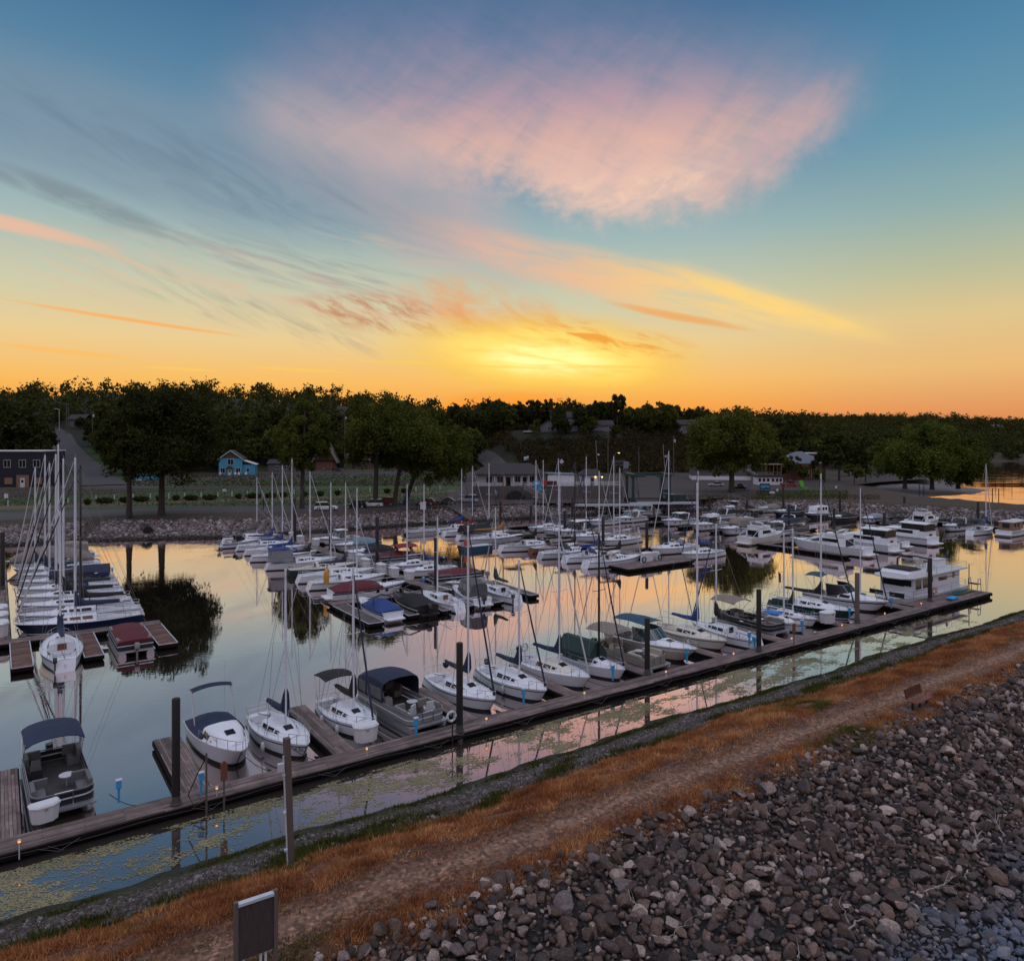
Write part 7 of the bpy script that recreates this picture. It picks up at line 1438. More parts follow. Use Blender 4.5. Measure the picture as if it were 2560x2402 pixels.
tr = thing('trailer', 'covered boat trailer parked by the railway beyond the boat lift', 'trailer', G(1550, 1168), R(5)); MB().loft([[(x, w * math.cos(a), 1.3 + h * math.sin(a)) for a in [PI * j / 8 for j in range(9)]] for x, w, h in ((-4.5, .8, .8), (-2, 1.3, 1.6), (2, 1.3, 1.7), (4.4, .6, .6))], 0).build('cover', 'cv_black', tr, smooth=50); MB().box(0, 0, 1.0, 8.6, 2.0, .5).build('frame', 'alu', tr); 
for y in (-1, 1): MB().tube([(0, y - .1, .4), (0, y + .1, .4)], .4, 12).build('wheel', 'rubber', tr)
uc = thing('utility_cabinet', 'pale utility cabinet on a concrete base beside the railway', 'cabinet', G(1566, 1182), 0); MB().box(0, 0, .9, 3.6, 2, 1.8).build('base', 'concrete', uc); MB().box(-.2, 0, 3.2, 2.0, 1.4, 2.6).build('cabinet', 'cv_clear', uc)
wc = thing('ice_chest', 'white cabinet standing on the bank by the red hatchback', 'cabinet', Pz(1058, 1273, 2.8), 0); MB().box(0, 0, .7, 1.1, .9, 1.4).build('body', 'dockbox', wc); MB().box(0, 0, 1.44, 1.2, 1.0, .1).build('lid', 'trim', wc); 

# ------------------------------------------------------------------ poles, signs, fence
def ppole(label, px, yb, yt, arms=1, trans=False, group='wooden utility poles', lean=0):
    p = G(px, yb); h = (yb - yt) * p.y / 1860; o = thing('utility_pole', label, 'utility pole', p, R(20), group); MB().tube([(0, 0, -.5), (lean, 0, h)], [.2, .13], 8).build('pole', 'wood_post', o, smooth=60)
    for i in range(arms): MB().box(lean, 0, h - .5 - i * 1.1, 2.6, .14, .16).build('crossarm', 'wood_post', o)
    if trans: MB().lathe([(.01, 0), (.34, .02), (.36, 1.0), (.2, 1.15), (.01, 1.16)], 10, 0, (.5, 0, h - 2.6)).build('transformer', 'conduit', o)
    return p + Vector((lean, 0, h - .4))
w1 = ppole('utility pole with transformer beside the uphill sidewalk', 231, 1125, 1029, 0, True); w2 = ppole('utility pole at the top of the uphill road', 166, 1085, 1008, 1); w2b = ppole('second slim pole right of the pole at the hill road top', 171, 1083, 1018, 0); w3 = ppole('tall utility pole rising behind the centre masts', 1520, 1190, 1081, 2); w4 = ppole('utility pole with transformers in front of the brush slope', 1684, 1190, 1089, 1, True); w5 = ppole('bare utility pole between the two wired poles', 1597, 1192, 1116, 0); w6 = ppole('small pole above the garage house on the hill', 1377, 1084, 1025, 1); w7 = ppole('transformer pole hidden between the two middle cottonwoods', 862, 1180, 1034, 0, True)
def wire_(label, a, b, sag=1.):
    m = MB()
    for dy in (-.9, .9):
        pts = []
        for i in range(13): u = i / 12; q = a.lerp(b, u) + Vector((dy * .3, dy, 0)); q.z -= sag * 4 * u * (1 - u); pts.append(q)
        m.tube(pts, .022, 4)
    tag(m.build('power_line', 'black'), label, 'power line')
wire_('power line between the two tall poles before the brush slope', w3, w4, 1.2); wire_('power line from the hill road pole to the transformer pole', w2, w1, .8); wire_('power line from the hill garage towards the tall trees', w6, w6 + Vector((-38, 10, 3)), 1.0)
def lamp_post(label, px, yb, yt, arm=1.6, lit=False, mat='mastgrey'):
    p = G(px, yb); h = (yb - yt) * p.y / 1860; o = thing('street_lamp', label, 'street lamp', p, 0, 'street lamps'); MB().tube([(0, 0, 0), (0, 0, h - .4), (arm * .4, 0, h), (arm, 0, h)], .09, 6).build('pole', mat, o); MB().box(arm + .3, 0, h - .05, .8, .3, .16).build('lamp_head', 'lamp_warm' if lit else 'conduit', o)
lamp_post('curved street lamp at the top of the uphill road', 148, 1078, 1022, -2.6); lamp_post('lit street lamp on a wooden pole beyond the marina shed', 1538, 1180, 1132, 1.2, True, 'wood_post'); lamp_post('street lamp at the bank end of the second ramp', 1193, 1262, 1090, 0.0) if 0 else None
def rail_signal(label, px, yb, yt):
    p = G(px, yb); h = (yb - yt) * p.y / 1860; o = thing('crossing_gate', label, 'crossing signal', p, 0); MB().tube([(0, 0, 0), (.0, 0, h * .45)], .1, 6).build('mast', 'alu', o); MB().tube([(0, -.2, h * .2), (-.6, -.2, h)], .05, 5).build('gate_arm', 'trim', o); MB().box(.3, -.1, h * .42, 1.3, .1, .5).build('signal', 'black', o); MB().box(.5, -.18, h * .55, .9, .06, .7, 0, .5).build('crossbuck', 'trim', o)
rail_signal('raised railway crossing gate right of the boat lift', 1661, 1178, 1110); rail_signal('raised railway crossing gate beyond the marina shed', 1493, 1182, 1100)
o = thing('warning_sign', 'grey diamond shaped road sign on a post behind the office roof', 'sign', G(1404, 1172)); MB().tube([(0, 0, 0), (0, 0, 2.4)], .06, 6).build('post', 'wood_post', o); MB().loft([[(0, y, 1.7), (1.0, y, 2.9), (0, y, 4.1), (-1.0, y, 2.9)] for y in (-.08, -.04)], 0, True).build('board', 'conduit', o)
o = thing('yard_sign', 'tilted white and blue placard on the grass above the ramp road', 'sign', G(1316, 1157)); MB().loft([[(-1, y, 1.0), (1, y, 1.5), (.9, y, 2.9), (-1.1, y, 2.4)] for y in (-.04, .04)], 0, True).build('board', 'trim', o); MB().loft([[(-.9, y, 1.3), (.9, y, 1.75), (.85, y, 2.2), (-.95, y, 1.75)] for y in (-.07, -.045)], 0, True).build('stripe', 'signblue', o); MB().tube([(.9, 0, 0), (.9, 0, 2.9)], .05, 5).build('post', 'trim', o)
o = thing('picture_sign', 'blue picture board in a dark frame on the right bank', 'sign', Pz(1912, 1236, 2.8)); MB().box(0, 0, 1.9, 2.6, .2, 1.9).build('frame', 'black', o); MB().box(0, -.12, 1.8, 2.2, .04, 1.3).build('picture', 'signblue', o); MB().loft([[(-1.0, y, 1.35), (1.0, y, 1.35), (1.0, y, 1.7), (.3, y, 1.85), (-.4, y, 1.65), (-1.0, y, 1.8)] for y in (-.17, -.15)], 0, True).build('hill_shape', 'green', o)
for x in (-1.1, 1.1): MB().box(x, 0, .5, .14, .14, 1.0).build('leg', 'black', o)
o = thing('notice_board', 'grey blue notice panel on a thin post on the right bank', 'sign', Pz(1872, 1250, 2.6)); MB().box(0, 0, 3.2, .8, .1, 1.3).build('board', 'roofblue', o); MB().tube([(0, .08, 0), (0, .08, 3.2)], .06, 6).build('post', 'redhull', o)
o = thing('lawn_chair', 'huge lime green lawn chair on the grass by the road', 'chair', Pz(2012, 1228, 2.8), R(-60)); MB().box(0, 0, .9, 1.7, 1.7, .2).build('seat', 'lime', o); MB().loft([[(-.85, y, .9), (-1.5, y, 2.9), (-1.3, y, 2.95), (-.6, y, .95)] for y in (-.8, .8)], 0, True).build('backrest', 'lime', o)
for y in (-.95, .95): MB().box(.1, y, 1.35, 2.0, .3, .14).build('armrest', 'lime', o); MB().box(.9, y, .65, .2, .2, 1.3).build('leg', 'lime', o)
o = thing('grill', 'park grill on a stone pedestal on the right bank', 'grill', Pz(1930, 1246, 2.6)); MB().box(0, 0, .6, 1.0, .8, 1.2).build('pedestal', 'concrete', o); MB().box(0, 0, 1.5, 1.1, .8, .4).build('lid', 'trim', o)
for px, yb, nm in ((2090, 1232, 'on the grass bank above the beach'), (1943, 1240, 'by the park grill')):
    o = thing('info_post', 'small white post sign ' + nm, 'sign', Pz(px, yb, 2.4)); MB().box(0, 0, .8, .12, .12, 1.6).build('post', 'wood_post', o); MB().box(0, -.08, 1.6, .5, .06, .7).build('board', 'trim', o)
# chain fence posts with bushes along the flower strip
pts = [(-60, 1268), (20, 1265), (100, 1262), (170, 1258), (240, 1253), (286, 1250), (333, 1248), (376, 1247), (422, 1246), (462, 1245), (503, 1244), (545, 1243), (580, 1241), (618, 1240), (656, 1239), (694, 1237), (735, 1236), (790, 1235), (850, 1233), (893, 1231), (925, 1230), (1040, 1228), (1070, 1226), (1100, 1224)]
fc = thing('chain_fence', 'low fence of pale posts linked by rope along the flower strip', 'fence', (0, 0, 0)); top_ = []
for x, y in pts:
    p = Pz(x, y, 2.8); MB().tube([(p.x, p.y, 2.7), (p.x, p.y, 4.1)], .13, 6).build('post', 'conduit', fc); top_.append(Vector((p.x, p.y, 3.9)))
m = MB()
for a_, b_ in zip(top_, top_[1:]): m.tube([a_, a_.lerp(b_, .5) - Vector((0, 0, .4)), b_], .022, 4)
m.build('rope', 'pilebase', fc)
for i, (px, yb) in enumerate(((208, 1247), (330, 1150))[:1]): pass
o = thing('sign_post', 'small bird-house shaped sign beside the flower strip', 'sign', Pz(561, 1245, 2.8)); MB().box(0, 0, .9, .14, .14, 1.8).build('post', 'wood_post', o); MB().box(0, 0, 2.0, .9, .3, .7).build('board', 'trim', o); gable(o, -.5, .5, -.2, .2, 2.3, .4, .1, 'roofdark', 'y', .06)
o = thing('sign_post', 'white notice on a post beside the road at the far left', 'sign', Pz(16, 1262, 2.8)); MB().box(0, 0, .9, .12, .12, 1.8).build('post', 'wood_post', o); MB().box(0, -.1, 2.0, .9, .05, 1.0).build('board', 'trim', o)
for px, yb, nm in ((659, 1272, 'at the top of the ramp to the middle dock'), (1240, 1262, 'beside the second shore ramp')):
    o = thing('info_post', 'blue and white oval sign ' + nm, 'sign', Pz(px, yb, 2.8)); MB().tube([(0, 0, 0), (0, 0, 2.6)], .09, 6).build('post', 'pile', o); MB().lathe([(.01, 0), (.3, .3), (.38, .8), (.3, 1.3), (.01, 1.6)], 10, 0, (0, -.1, 1.8)).build('board', 'cv_clear', o)
# lake pier behind the breakwater
o = thing('lake_pier', 'long low pier on floats in the lake behind the breakwater', 'pier', Pz(2220, 1248, .6)); e = Pz(2600, 1276, .6) - o.location; o.rotation_euler.z = math.atan2(e.y, e.x); Lp = e.xy.length
MB().box(Lp / 2, 0, 0, Lp, 1.8, .18).build('deck', 'conduit', o); m = MB()
for i in range(7): m.box(2 + i * Lp / 7, 0, -.4, 2.0, 1.5, .6)
m.build('float', 'float', o); m = MB()
for x in (8, 9.2, 26, 27.4): m.tube([(x, 1.1, -1), (x, 1.1, 4.5)], .1, 6)
m.build('post', 'pile', o)
o = thing('lake_dock', 'small dark dock with thin posts far out in the lake', 'pier', Pz(2455, 1210, .4)); MB().box(8, 0, 0, 16, 2.0, .5).build('deck', 'fascia', o); m = MB()
for x in (5, 8, 11): m.tube([(x, 0, -1), (x, 0, 4.2)], .08, 5)
m.build('post', 'pile', o)
sailboat('lone sailboat with bare mast beyond the breakwater', 173, 71, 0, 7, 13.5, cover=None, jib=None, detail=1, group='boats beyond the breakwater') if 0 else None

# ------------------------------------------------------------------ embankment things
p = Pz(728, 2180, 1.75); up = thing('utility_post', 'leaning square wooden utility post with white conduit in the dry grass', 'post', (p.x, p.y, 1.5), GA); hP = 335 * p.y / 1860 + .3
m = MB(); m.loft([[(x * .16 + dx, y * .16, z) for x, y in ((-.7, -.7), (.7, -.7), (.7, .7), (-.7, .7))] for z, dx in ((0, 0), (hP, -.17))], 0, True); m.build('post', 'wood_post', up); m = MB(); m.tube([(-.14, -.06, .4), (-.31, -.06, hP - .6)], .035, 6); m.build('conduit', 'conduit', up)
m = MB()
for z in (1.2, 2.6, 4.0): m.box(-.20 - z * .03, -.1, z, .1, .14, .07)
m.box(-.42, -.1, hP - 1.0, .22, .16, .3); m.build('bracket', 'conduit', up)
p = Pz(640, 2440, 2.95); sg = thing('sign_board', 'back of a weathered plank notice board on grey posts beside the footpath', 'sign', (p.x, p.y, 2.7), R(33)); s_h = 3.0
m = MB(); m.box(0, 0, 1.62, .96, .06, 1.5); m.build('board', 'wood_dark', sg)
for x in (-.54, .54): MB().box(x, 0, 1.25, .11, .12, 2.5).build('post', 'wood_post', sg)
MB().box(0, .0, 2.41, .97, .16, .08).build('cap_rail', 'conduit', sg)
for x in (-.32, .14, .28): MB().box(x, .06, .5, .06, .05, 1.0).build('leg', 'trim', sg)
bp = Pz(2300, 1768, 3.02); bn = thing('park_bench', 'reddish wooden park bench with black legs on the embankment path', 'bench', (bp.x, bp.y, 3.02), GA + R(2)); m = MB()
for i in range(3): m.box(0, -.2 + .17 * i, .46, 1.85, .15, .05)
m.build('seat', 'redwood', bn); m = MB()
for i in range(3): m.loft([[(x, .30 + .035 * i + d, .58 + .16 * i), (x, .335 + .035 * i + d, .71 + .16 * i)] for x in (-.925, .925) for d in (0,)] + [[(x, .345 + .035 * i, .58 + .16 * i), (x, .38 + .035 * i, .71 + .16 * i)] for x in (.925, -.925)], 0, True)
for q in (-.8, 0, .8): m.box(q, .36, .76, .07, .05, .5)
m.build('backrest', 'redwood', bn)
for x in (-.8, 0, .8): MB().box(x, .02, .22, .09, .10, .44).build('leg', 'black', bn); 
for o_ in bn.children: pass
bs_ = MB().box(0, 0, 0, 2.4, 1.25, .10).build('bench_slab', 'concrete'); bs_.location = (bp.x, bp.y, 2.99); bs_.rotation_euler.z = GA + R(2); tag(bs_, 'concrete slab under the reddish park bench', 'slab')
def branch(label, px, py, L, rz, thick, seed, z=1.2, twigs=5):
    random.seed(seed); p = Pz(px, py, z); s0 = GC * p.x + GS * p.y; t0 = -GS * p.x + GC * p.y; zz = float(lev(s0, t0)); p = Pz(px, py, zz + .25); o = thing('driftwood', label, 'driftwood', p, rz, 'driftwood on the riprap'); m = MB(); pts = [(L * i / 6 - L / 2, random.uniform(-.08, .08) * L * .6, .12 + random.uniform(0, .12)) for i in range(7)]; m.tube(pts, [thick * (1 - .1 * i) for i in range(7)], 7)
    for k in range(twigs): a = pts[random.randint(2, 6)]; q = random.uniform(-1, 1); m.tube([a, (a[0] + random.uniform(.1, .4) * L, a[1] + q * .2 * L, a[2] + random.uniform(0, .2)), (a[0] + random.uniform(.3, .6) * L, a[1] + q * .4 * L, a[2] + random.uniform(0, .25))], [thick * .4, thick * .25, thick * .1], 5)
    m.build('branch', 'driftwood', o, smooth=60)
branch('split pale log with twigs lying high on the riprap', 2440, 2115, 1.3, R(50), .09, 1); branch('bleached branching stick above the pale log', 2500, 2080, 1.5, R(70), .03, 2, twigs=8); branch('thin curved white branch in the lower right riprap', 2345, 2225, 1.6, R(25), .025, 3); branch('straight pale stick near the bottom right', 2140, 2318, .95, R(35), .04, 4, twigs=0); branch('long dark twig among stones near the bottom', 2110, 2290, 1.3, R(80), .015, 5, twigs=2); branch('thin white twig at the bottom edge', 1995, 2390, .7, R(70), .02, 6, twigs=1); branch('thin twig in the middle of the riprap', 1580, 2260, .9, R(100), .02, 8, twigs=2); branch('thin bent twig left of the long twig', 1690, 2340, 1.2, R(45), .015, 9, twigs=3)
pk = thing('driftwood', 'flat pale board standing up among the lower stones', 'driftwood', Pz(2068, 2350, .8), R(70), 'driftwood on the riprap'); bm_ = MB().loft([[(-.10, y, 0), (.10, y, 0), (.13, y, .6), (.08, y, .95), (-.05, y, .95), (-.12, y, .5)] for y in (-.03, .03)], 0, True).build('board', 'conduit', pk); bm_.rotation_euler = (R(-40), 0, 0)

# ------------------------------------------------------------------ trees
def leaf_quads(C, size, spread=None):
    n = len(C); u = rng.normal(size=(n, 3)); u /= np.linalg.norm(u, axis=1)[:, None]; v = np.cross(u, rng.normal(size=(n, 3))); v /= np.linalg.norm(v, axis=1)[:, None]
    s = size * rng.uniform(.6, 1.35, n); u = u * s[:, None]; v = v * (s * rng.uniform(.45, .8, n))[:, None]
    return np.stack([C - u * .5, C + v * .5, C + u * .5, C - v * .5], 1)
def crown_mesh(name, rx, rz, zc, nclump, nleaf, size, mat, droop=0., lean=(0, 0), flat=.0, tall=False, keepc=None):
    """clumps of leaves spread through an uneven crown; returns mesh and clump centres"""
    M = max(6, int(nclump ** .5 * 1.25)); L_ = rng.normal(size=(M, 3)); L_ /= np.linalg.norm(L_, axis=1)[:, None]; L_[:, 2] = np.abs(L_[:, 2]) * rng.choice([1, -.8], M)
    lc = L_ * rng.uniform(.42, .74, M)[:, None]; lr = rng.uniform(.26, .46, M); lc[0] = (0, 0, .1); lr[0] = .5
    w = rng.choice(M, nclump, p=lr ** 2 / np.sum(lr ** 2)); d = rng.normal(size=(nclump, 3)); d /= np.linalg.norm(d, axis=1)[:, None]
    c = (lc[w] + d * (lr[w] * rng.uniform(.35, 1, nclump) ** .4)[:, None] * (1, 1, .85)) * (rx, rx, rz); c[:, 2] = np.where(c[:, 2] < 0, c[:, 2] * (1 - flat), c[:, 2]); c += (lean[0], lean[1], zc)
    cr = rng.uniform(.11, .22, nclump) * rx
    k = np.repeat(np.arange(nclump), nleaf); q = rng.normal(size=(len(k), 3)); q /= np.linalg.norm(q, axis=1)[:, None]; q *= (rng.uniform(0, 1, len(k)) ** .42)[:, None]
    P_ = c[k] + q * cr[k][:, None] * (1, 1, .8 if not droop else 1)
    if droop:
        e = np.hypot(P_[:, 0] - lean[0], P_[:, 1] - lean[1]) / rx; P_[:, 2] -= droop * e ** 2 * rng.uniform(.2, 1, len(P_)) * rz
    V = leaf_quads(P_, size).reshape(-1, 3); F = np.arange(len(V)).reshape(-1, 4)
    o = mesh_np(name, V, F, mat); return o, c
def trunk_mesh(name, h, r, tips, lean=(0, 0), n=9, parent=None):
    m = MB(); fx = lambda u: (lean[0] * u ** 1.3, lean[1] * u, h * u); m.tube([fx(u) for u in (0, .08, .3, .6, .85, 1)], [r * 1.3, r, r * .85, r * .65, r * .45, r * .2], 9)
    idx = np.argsort(rng.uniform(size=len(tips)))[:n]
    for i in idx:
        a = Vector(fx(rng.uniform(.35, .8))); b = Vector(tips[i]); mid = a.lerp(b, .5) + Vector((0, 0, .06 * h)); m.tube([a, mid, b], [r * .38, r * .24, r * .07], 6)
    return m.build(name, 'bark', parent, smooth=60)
def big_tree(label, px, yb, h, rx, rz, zc, clumps, leaves, size, mat='leaf', r=.7, lean=(0, 0), droop=0., group='cottonwoods along the bank', z=2.75, cat='tree', flat=.1, pos=None):
    p = pos or Pz(px, yb, z); o = thing('cottonwood_tree', label, cat, p, 0, group); cw, cc = crown_mesh('crown', rx, rz, zc, int(clumps * 1.6), int(leaves * .85), size * .84, mat, droop, lean, flat); cw.parent = o; trunk_mesh('trunk', zc + rz * .5, r, cc, lean, 12, o); return o
big_tree('tall cottonwood on the left bank with a straight bare trunk', 323, 1292, 24, 6.6, 9.4, 16.6, 90, 180, .62, 'leafdark', .5)
big_tree('broad cottonwood with full dark crown right of the straight one', 404, 1288, 24, 11.4, 12.4, 14.6, 210, 200, .62, 'leafdark', .6, (.2, 0), .22)
big_tree('drooping cottonwood left of the A-frame house', 755, 1271, 24, 6.6, 10.8, 15.2, 110, 190, .6, 'leaf', .5, (.6, 0), .3)
big_tree('tall spreading cottonwood in the middle of the bank', 938, 1268, 24, 9.6, 11.4, 15.8, 140, 190, .6, 'leaf', .58, (.8, 0), .2)
big_tree('slanting cottonwood next to the tall spreading one', 986, 1265, 22, 8.0, 10.2, 15.0, 110, 190, .6, 'leaf', .52, (3.6, 0), .25)
big_tree('cottonwood leaning furthest to the right over the cars', 1013, 1262, 20, 8.8, 8.8, 12.2, 110, 190, .58, 'leaf', .5, (7.2, 1), .45)
big_tree('big round cottonwood in front of the grey building on the right', 1829, 1230, 22, 12.4, 10.2, 13.6, 170, 200, .7, 'leaf', .75, (.4, 0), .25, group='cottonwoods on the right bank', z=2.8)
for i, (px, yb, rx, rz, zc, nm) in enumerate(((2262, 1222, 8, 7.5, 9, 'left'), (2330, 1224, 10.5, 10, 12, 'middle, tallest'), (2395, 1222, 8, 8.5, 9.4, 'right'))):
    big_tree('bright green willow by the beach, %s of the three' % nm, px, yb, 20, rx * 1.1, rz * 1.08, zc, 120, 180, .72, 'leafbright' if i != 2 else 'leaf', .6, (0, 0), .5, group='willows by the beach', z=1.6)
PR = []
for i, (rx, rz, zc, cl, lv, mat, tall) in enumerate(((5.2, 6.2, 8.5, 60, 62, 'leafdark', 0), (6.4, 6.8, 9.2, 72, 62, 'leafdark', 0), (5.0, 7.2, 9.6, 60, 62, 'leafdark', 1), (5.6, 5.6, 7.6, 60, 62, 'leaf', 0), (6.8, 6.4, 8.4, 72, 62, 'leafdark', 0), (3.6, 7.0, 9.4, 36, 80, 'leafdark', 1), (5.4, 6.6, 8.6, 60, 62, 'leaf', 0))):
    o = thing('tree', 'p', 'tree', (0, 0, -500)); cw, cc = crown_mesh('crown', rx, rz, zc, cl, lv, .85, mat, .15); cw.parent = o; trunk_mesh('trunk', zc, .35, cc, (0, 0), 5, o); PR.append(o)
def put_tree(k, p, sc, label, group, zs=1., rz=None):
    o = dup(PR[k], p, rng.uniform(0, 6.28) if rz is None else rz, label, group, (sc, sc, sc * zs)); return o
# named trees seen one by one
def at(px, py): return G(px, py)
for px, py, k, sc, nm in ((2098, 1205, 0, 1.15, 'round dark tree right of the blue roofed pavilion'), (2164, 1212, 5, .75, 'small dark tree at the bend of the parking road'), (2136, 1212, 3, .55, 'low dark bush by the parking road bend'), (1975, 1205, 3, .75, 'leafy bush between the shack and the pavilion'), (2200, 1190, 6, 1.1, 'green tree behind the bend of the parking road'), (1945, 1203, 1, .8, 'dark tree just left of the pavilion roof'), (2062, 1206, 0, .85, 'dark tree just right of the pavilion'), (2004, 1212, 3, .5, 'low leafy bush in front of the pavilion'), (2122, 1192, 1, 1.2, 'dark tree rising behind the round dark tree'), (2050, 1215, 3, .45, 'small bush at the pavilion corner'), (2160, 1178, 4, 1.2, 'wide green tree filling the gap behind the pavilion'),
                        (1690, 995, 2, 1.0, ''), (620, 1150, 1, 1.3, 'dark tree right behind the blue house'), (560, 1165, 0, 1.2, 'dark tree left behind the blue house'), (690, 1160, 6, 1.25, 'lighter green tree between blue house and A-frame'), (660, 1150, 1, 1.3, 'large dark tree above the pale low building'), (30, 1190, 1, 2.05, 'big dark tree at the left edge behind the navy building'), (85, 1150, 4, 1.3, 'dark tree beside the uphill road'), (1130, 1175, 2, 1.1, 'dark tree where the ramp road starts'), (1075, 1172, 1, 1.35, 'dark tree behind the red hatchback'), (1180, 1165, 4, 1.1, 'dark tree left of the ramp road'),
                        (1400, 1079, 2, .75, 'conical dark tree left of the white hill house'), (1445, 1079, 1, .8, 'dark tree right of the white hill house'), (1480, 1076, 0, .8, 'dark tree between the white hill houses'), (1240, 1085, 1, .9, 'dark tree at the hilltop car park'), (1890, 1185, 3, .9, 'tree behind the shack'), (1940, 1180, 6, 1.0, 'bright bushy tree behind the pavilion'), (760, 1150, 1, 1.4, 'dark tree left behind the A-frame'), (880, 1145, 4, 1.4, 'dark tree right behind the A-frame'), (940, 1160, 1, 1.4, 'dark tree behind the brown house'), (1010, 1165, 4, 1.4, 'dark tree right of the brown house'), (280, 1130, 6, .9, 'tree on the verge right of the uphill road'), (470, 1170, 4, 1.4, 'dark tree behind the broad cottonwood'), (400, 1160, 1, 1.4, 'dark tree behind the straight cottonwood')):
    if nm: put_tree(k, at(px, py), sc, nm, None)
for hs in [o for o in COL.objects if o.get('category') == 'house' and o.name.startswith('hill_house')]:
    for dx_, dy_, nm in ((-6.2, -3.5, 'at the left corner of the '), (5.6, -5, 'at the right corner of the ')):
        q = hs.location + Vector((dx_ * rng.uniform(.8, 1.2), dy_, 0)); q.z = H1(q.x, q.y) - .6; put_tree((0, 6, 1)[int(rng.integers(0, 3))], q, rng.uniform(.42, .66), 'dark tree ' + nm + ' '.join(hs['label'].split()[:8]), None)
# hillside wood: individuals in view, sorted into groups
houses = [(o.location.x, o.location.y) for o in COL.objects if o.parent is None and o.get('category') in ('house', 'building', 'pavilion', 'hut')]
road_pts = [(p.x, p.y) for p in hill_pts] + [(hill_pts[i].lerp(hill_pts[i + 1], .5).x, hill_pts[i].lerp(hill_pts[i + 1], .5).y) for i in range(5)] + [(p.x, p.y) for p in (G(1240, 1166), G(1215, 1150), G(1322, 1082))]
cand = []
for _ in range(26000):
    a = rng.uniform(-36.5, 36.5); Yy = 225 + 460 * rng.uniform() ** .9; X = math.tan(R(a)) * Yy
    cand.append((X, Yy))
cand = np.array(cand); hh_ = hgt(cand[:, 0], cand[:, 1]); dd_ = sdist(cand[:, 0], cand[:, 1]); sty = cand[:, 1] - np.interp(cand[:, 0], _hx, _hs)
acc = []; cells = {}
BR = dict(y0=300)
names = ['dark broadleaf tree in the wood on the left hill', 'dark broadleaf tree in the wood behind the centre bank', 'dark broadleaf tree in the wood on the right hill', 'dark broadleaf tree on the far lake shore']
grps = ['wood on the left hill', 'wood behind the centre bank', 'wood on the right hill', 'trees on the far lake shore']
order = np.argsort(cand[:, 1])
for i in order:
    X, Yy = cand[i]; h = hh_[i]
    if dd_[i] < 10 or h < 2.6: continue
    az_ = math.degrees(math.atan2(X, Yy))
    if az_ > 16 and Yy < 330 and dd_[i] < 45: continue
    if sty[i] < (18 if az_ < -3 else 44 if az_ < 14 else 6): continue
    sp = 9.5 if Yy < 420 else 12.5
    if any((X - hx) ** 2 + (Yy - hy) ** 2 < 12 ** 2 or (abs(X - hx * Yy / hy) < 9 and 0 < hy - Yy < 42) for hx, hy in houses): continue
    if any((X - rx_) ** 2 + (Yy - ry_) ** 2 < 13 ** 2 or (abs(X - rx_ * Yy / ry_) < 9 and 0 < ry_ - Yy < 70) for rx_, ry_ in road_pts): continue
    c0 = (int(X // 13), int(Yy // 13)); bad = False
    for a_ in (-1, 0, 1):
        for b_ in (-1, 0, 1):
            for (qx, qy) in cells.get((c0[0] + a_, c0[1] + b_), ()):
                if (X - qx) ** 2 + (Yy - qy) ** 2 < sp * sp: bad = True
    if bad: continue
    cells.setdefault(c0, []).append((X, Yy)); acc.append((X, Yy, h, az_))
acc = acc[:520]
for n_, (X, Yy, h, az_) in enumerate(acc):
    gi_ = 0 if az_ < -14 else 1 if az_ < 10 else 2
    if X > 180 and Yy > 420: gi_ = 3
    sc = rng.uniform(.85, 1.3) * (1.05 if az_ < -10 else .95 if az_ < 10 else 1.0)
    if az_ > 24: sc *= .92
    if n_ < 290: put_tree((0, 1, 3, 4, 6, 1, 2)[int(rng.integers(0, 7))], Vector((X, Yy, h - 1.2)), sc, names[gi_], grps[gi_], rng.uniform(.85, 1.15))
# the wood beyond, read as one mass
rest_ = acc[290:]; extra = []
for _ in range(1900):
    a = rng.uniform(-37, 37) if _ < 1000 else rng.uniform(16, 37); Yy = rng.uniform(480, 1150); X = math.tan(R(a)) * Yy; extra.append((X, Yy))
extra = np.array(extra); eh = hgt(extra[:, 0], extra[:, 1]); ed = sdist(extra[:, 0], extra[:, 1]); ok = ed > 8
allp = np.array([(x, y, h) for x, y, h, _ in rest_] + [(x, y, h) for (x, y), h, k_ in zip(extra, eh, ok) if k_])
VV = []
for x, y, h in allp:
    n_c = 26; d = rng.normal(size=(n_c, 3)); d /= np.linalg.norm(d, axis=1)[:, None]; rx = rng.uniform(4.5, 8); rz = rng.uniform(4.5, 9.5)
    c = d * rng.uniform(.5, 1, (n_c, 1)) * (rx, rx, rz) + (x, y, h + rz - 1.5); k = np.repeat(np.arange(n_c), 7)
    VV.append(leaf_quads(c[k] + rng.normal(0, 1.0, (len(k), 3)), 1.9))
V = np.concatenate(VV).reshape(-1, 3); fw = mesh_np('far_woodland', V, np.arange(len(V)).reshape(-1, 4), 'leafdark'); fw['kind'] = 'stuff'
for o in PR:
    for c in list(o.children): bpy.data.objects.remove(c)
    bpy.data.objects.remove(o)
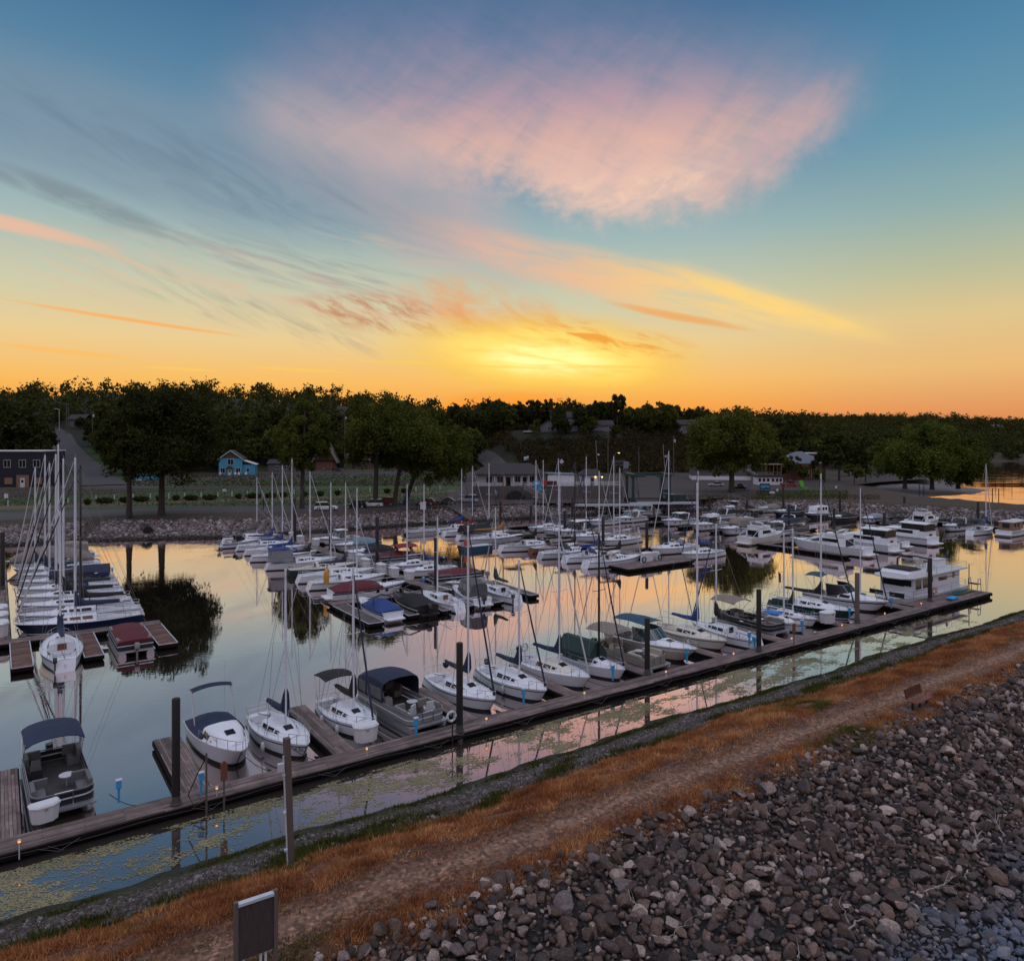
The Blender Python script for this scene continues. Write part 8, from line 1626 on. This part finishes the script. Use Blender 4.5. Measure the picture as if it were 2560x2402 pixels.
# brush on the slope above the railway
n = 9000; a = rng.uniform(-3.5, 15.5, n); Yy = rng.uniform(298, 372, n); X = np.tan(np.radians(a)) * Yy; st_ = Yy - np.interp(X, _hx, _hs); ok = (st_ > 2) & (st_ < 76); X, Yy = X[ok], Yy[ok]
okh = np.ones(len(X), bool)
for hx, hy in houses + road_pts: okh &= ~((np.hypot(X - hx, Yy - hy) < 9))
X, Yy = X[okh], Yy[okh]; hz = hgt(X, Yy); sz_ = 1.1 + 1.3 * (np.sin(X * .31) * np.cos(Yy * .27) + 1) * .5; C = np.repeat(np.stack([X, Yy, hz + sz_ * .5], 1), 8, 0); s2 = np.repeat(sz_, 8)
C = C + rng.normal(0, 1, C.shape) * s2[:, None] * (.55, .55, .38); V = leaf_quads(C, .9).reshape(-1, 3); mesh_np('slope_brush', V, np.arange(len(V)).reshape(-1, 4), 'leafbrush')['kind'] = 'stuff'
# rough grass and shrubs on the flats by road and railway
def scrub(name, px0, px1, py0, py1, n, sz, mat, z=2.8, hgt_=.4):
    px = rng.uniform(px0, px1, n); py = rng.uniform(py0, py1, n); Y = 1860 * (18 - z) / (py - 1090); X = (px - 1280) * Y / 1860; C = np.stack([X, Y, z + rng.uniform(0, hgt_, n)], 1); V = leaf_quads(C, sz).reshape(-1, 3); mesh_np(name, V, np.arange(len(V)).reshape(-1, 4), mat)['kind'] = 'stuff'
for nm_, pts_ in (('lawn', ((-150, 1282), (180, 1274), (430, 1268), (760, 1260), (1040, 1250), (1100, 1240), (1140, 1222), (1160, 1206), (900, 1212), (600, 1222), (180, 1237), (-150, 1253))), ('lawn', ((340, 1225), (600, 1211), (900, 1202), (1160, 1194), (1160, 1186), (860, 1194), (640, 1202), (480, 1206), (340, 1217))), ('lawn', ((1600, 1208), (1680, 1203), (1720, 1194), (1650, 1186), (1590, 1198)))):
    flat(nm_, [gp(*p) for p in pts_], 2.803, 'grass')
scrub('rough_grass', 330, 1150, 1186, 1216, 9000, .5, 'leafdark', hgt_=.5); scrub('lawn_tufts', -50, 1120, 1222, 1264, 9000, .35, 'weed', hgt_=.15)
scrub('verge_grass', 1890, 2120, 1226, 1246, 3500, .3, 'weed', hgt_=.2); scrub('dry_bank_grass', 1700, 2200, 1238, 1250, 3500, .3, 'leafbrush', 2.7, .25)
SB_ = None
for i, (px, yb, w) in enumerate(((218, 1262, 1.6), (262, 1258, 4.5), (312, 1256, 2.6), (353, 1254, 4), (398, 1252, 1.4), (440, 1251, 1.8), (478, 1251, 3.6), (524, 1250, 3.6), (596, 1247, 1.6), (634, 1246, 4.2), (676, 1245, 3.2), (708, 1243, 2.2), (760, 1241, 2), (800, 1240, 2.4), (845, 1238, 1.8), (968, 1233, 1.8), (1010, 1232, 1.6))):
    p = Pz(px, yb, 2.8)
    if SB_ is None:
        d = rng.normal(size=(420, 3)); d /= np.linalg.norm(d, axis=1)[:, None]; C = d * rng.uniform(.4, 1, (420, 1)) ** .5 * (.5, .45, .45) + (0, 0, .45); V = leaf_quads(C, .22).reshape(-1, 3); SB_ = mesh_np('shrub', V, np.arange(len(V)).reshape(-1, 4), 'leafdark'); SB_.location = p; SB_.scale = (w, 1.6, 1.5); tag(SB_, 'low dark clipped shrub in the flower strip along the bank road', 'shrub', 'dark shrubs in the flower strip')
    else:
        o = SB_.copy(); COL.objects.link(o); o.location = p; o.scale = (w, 1.6, 1.5)
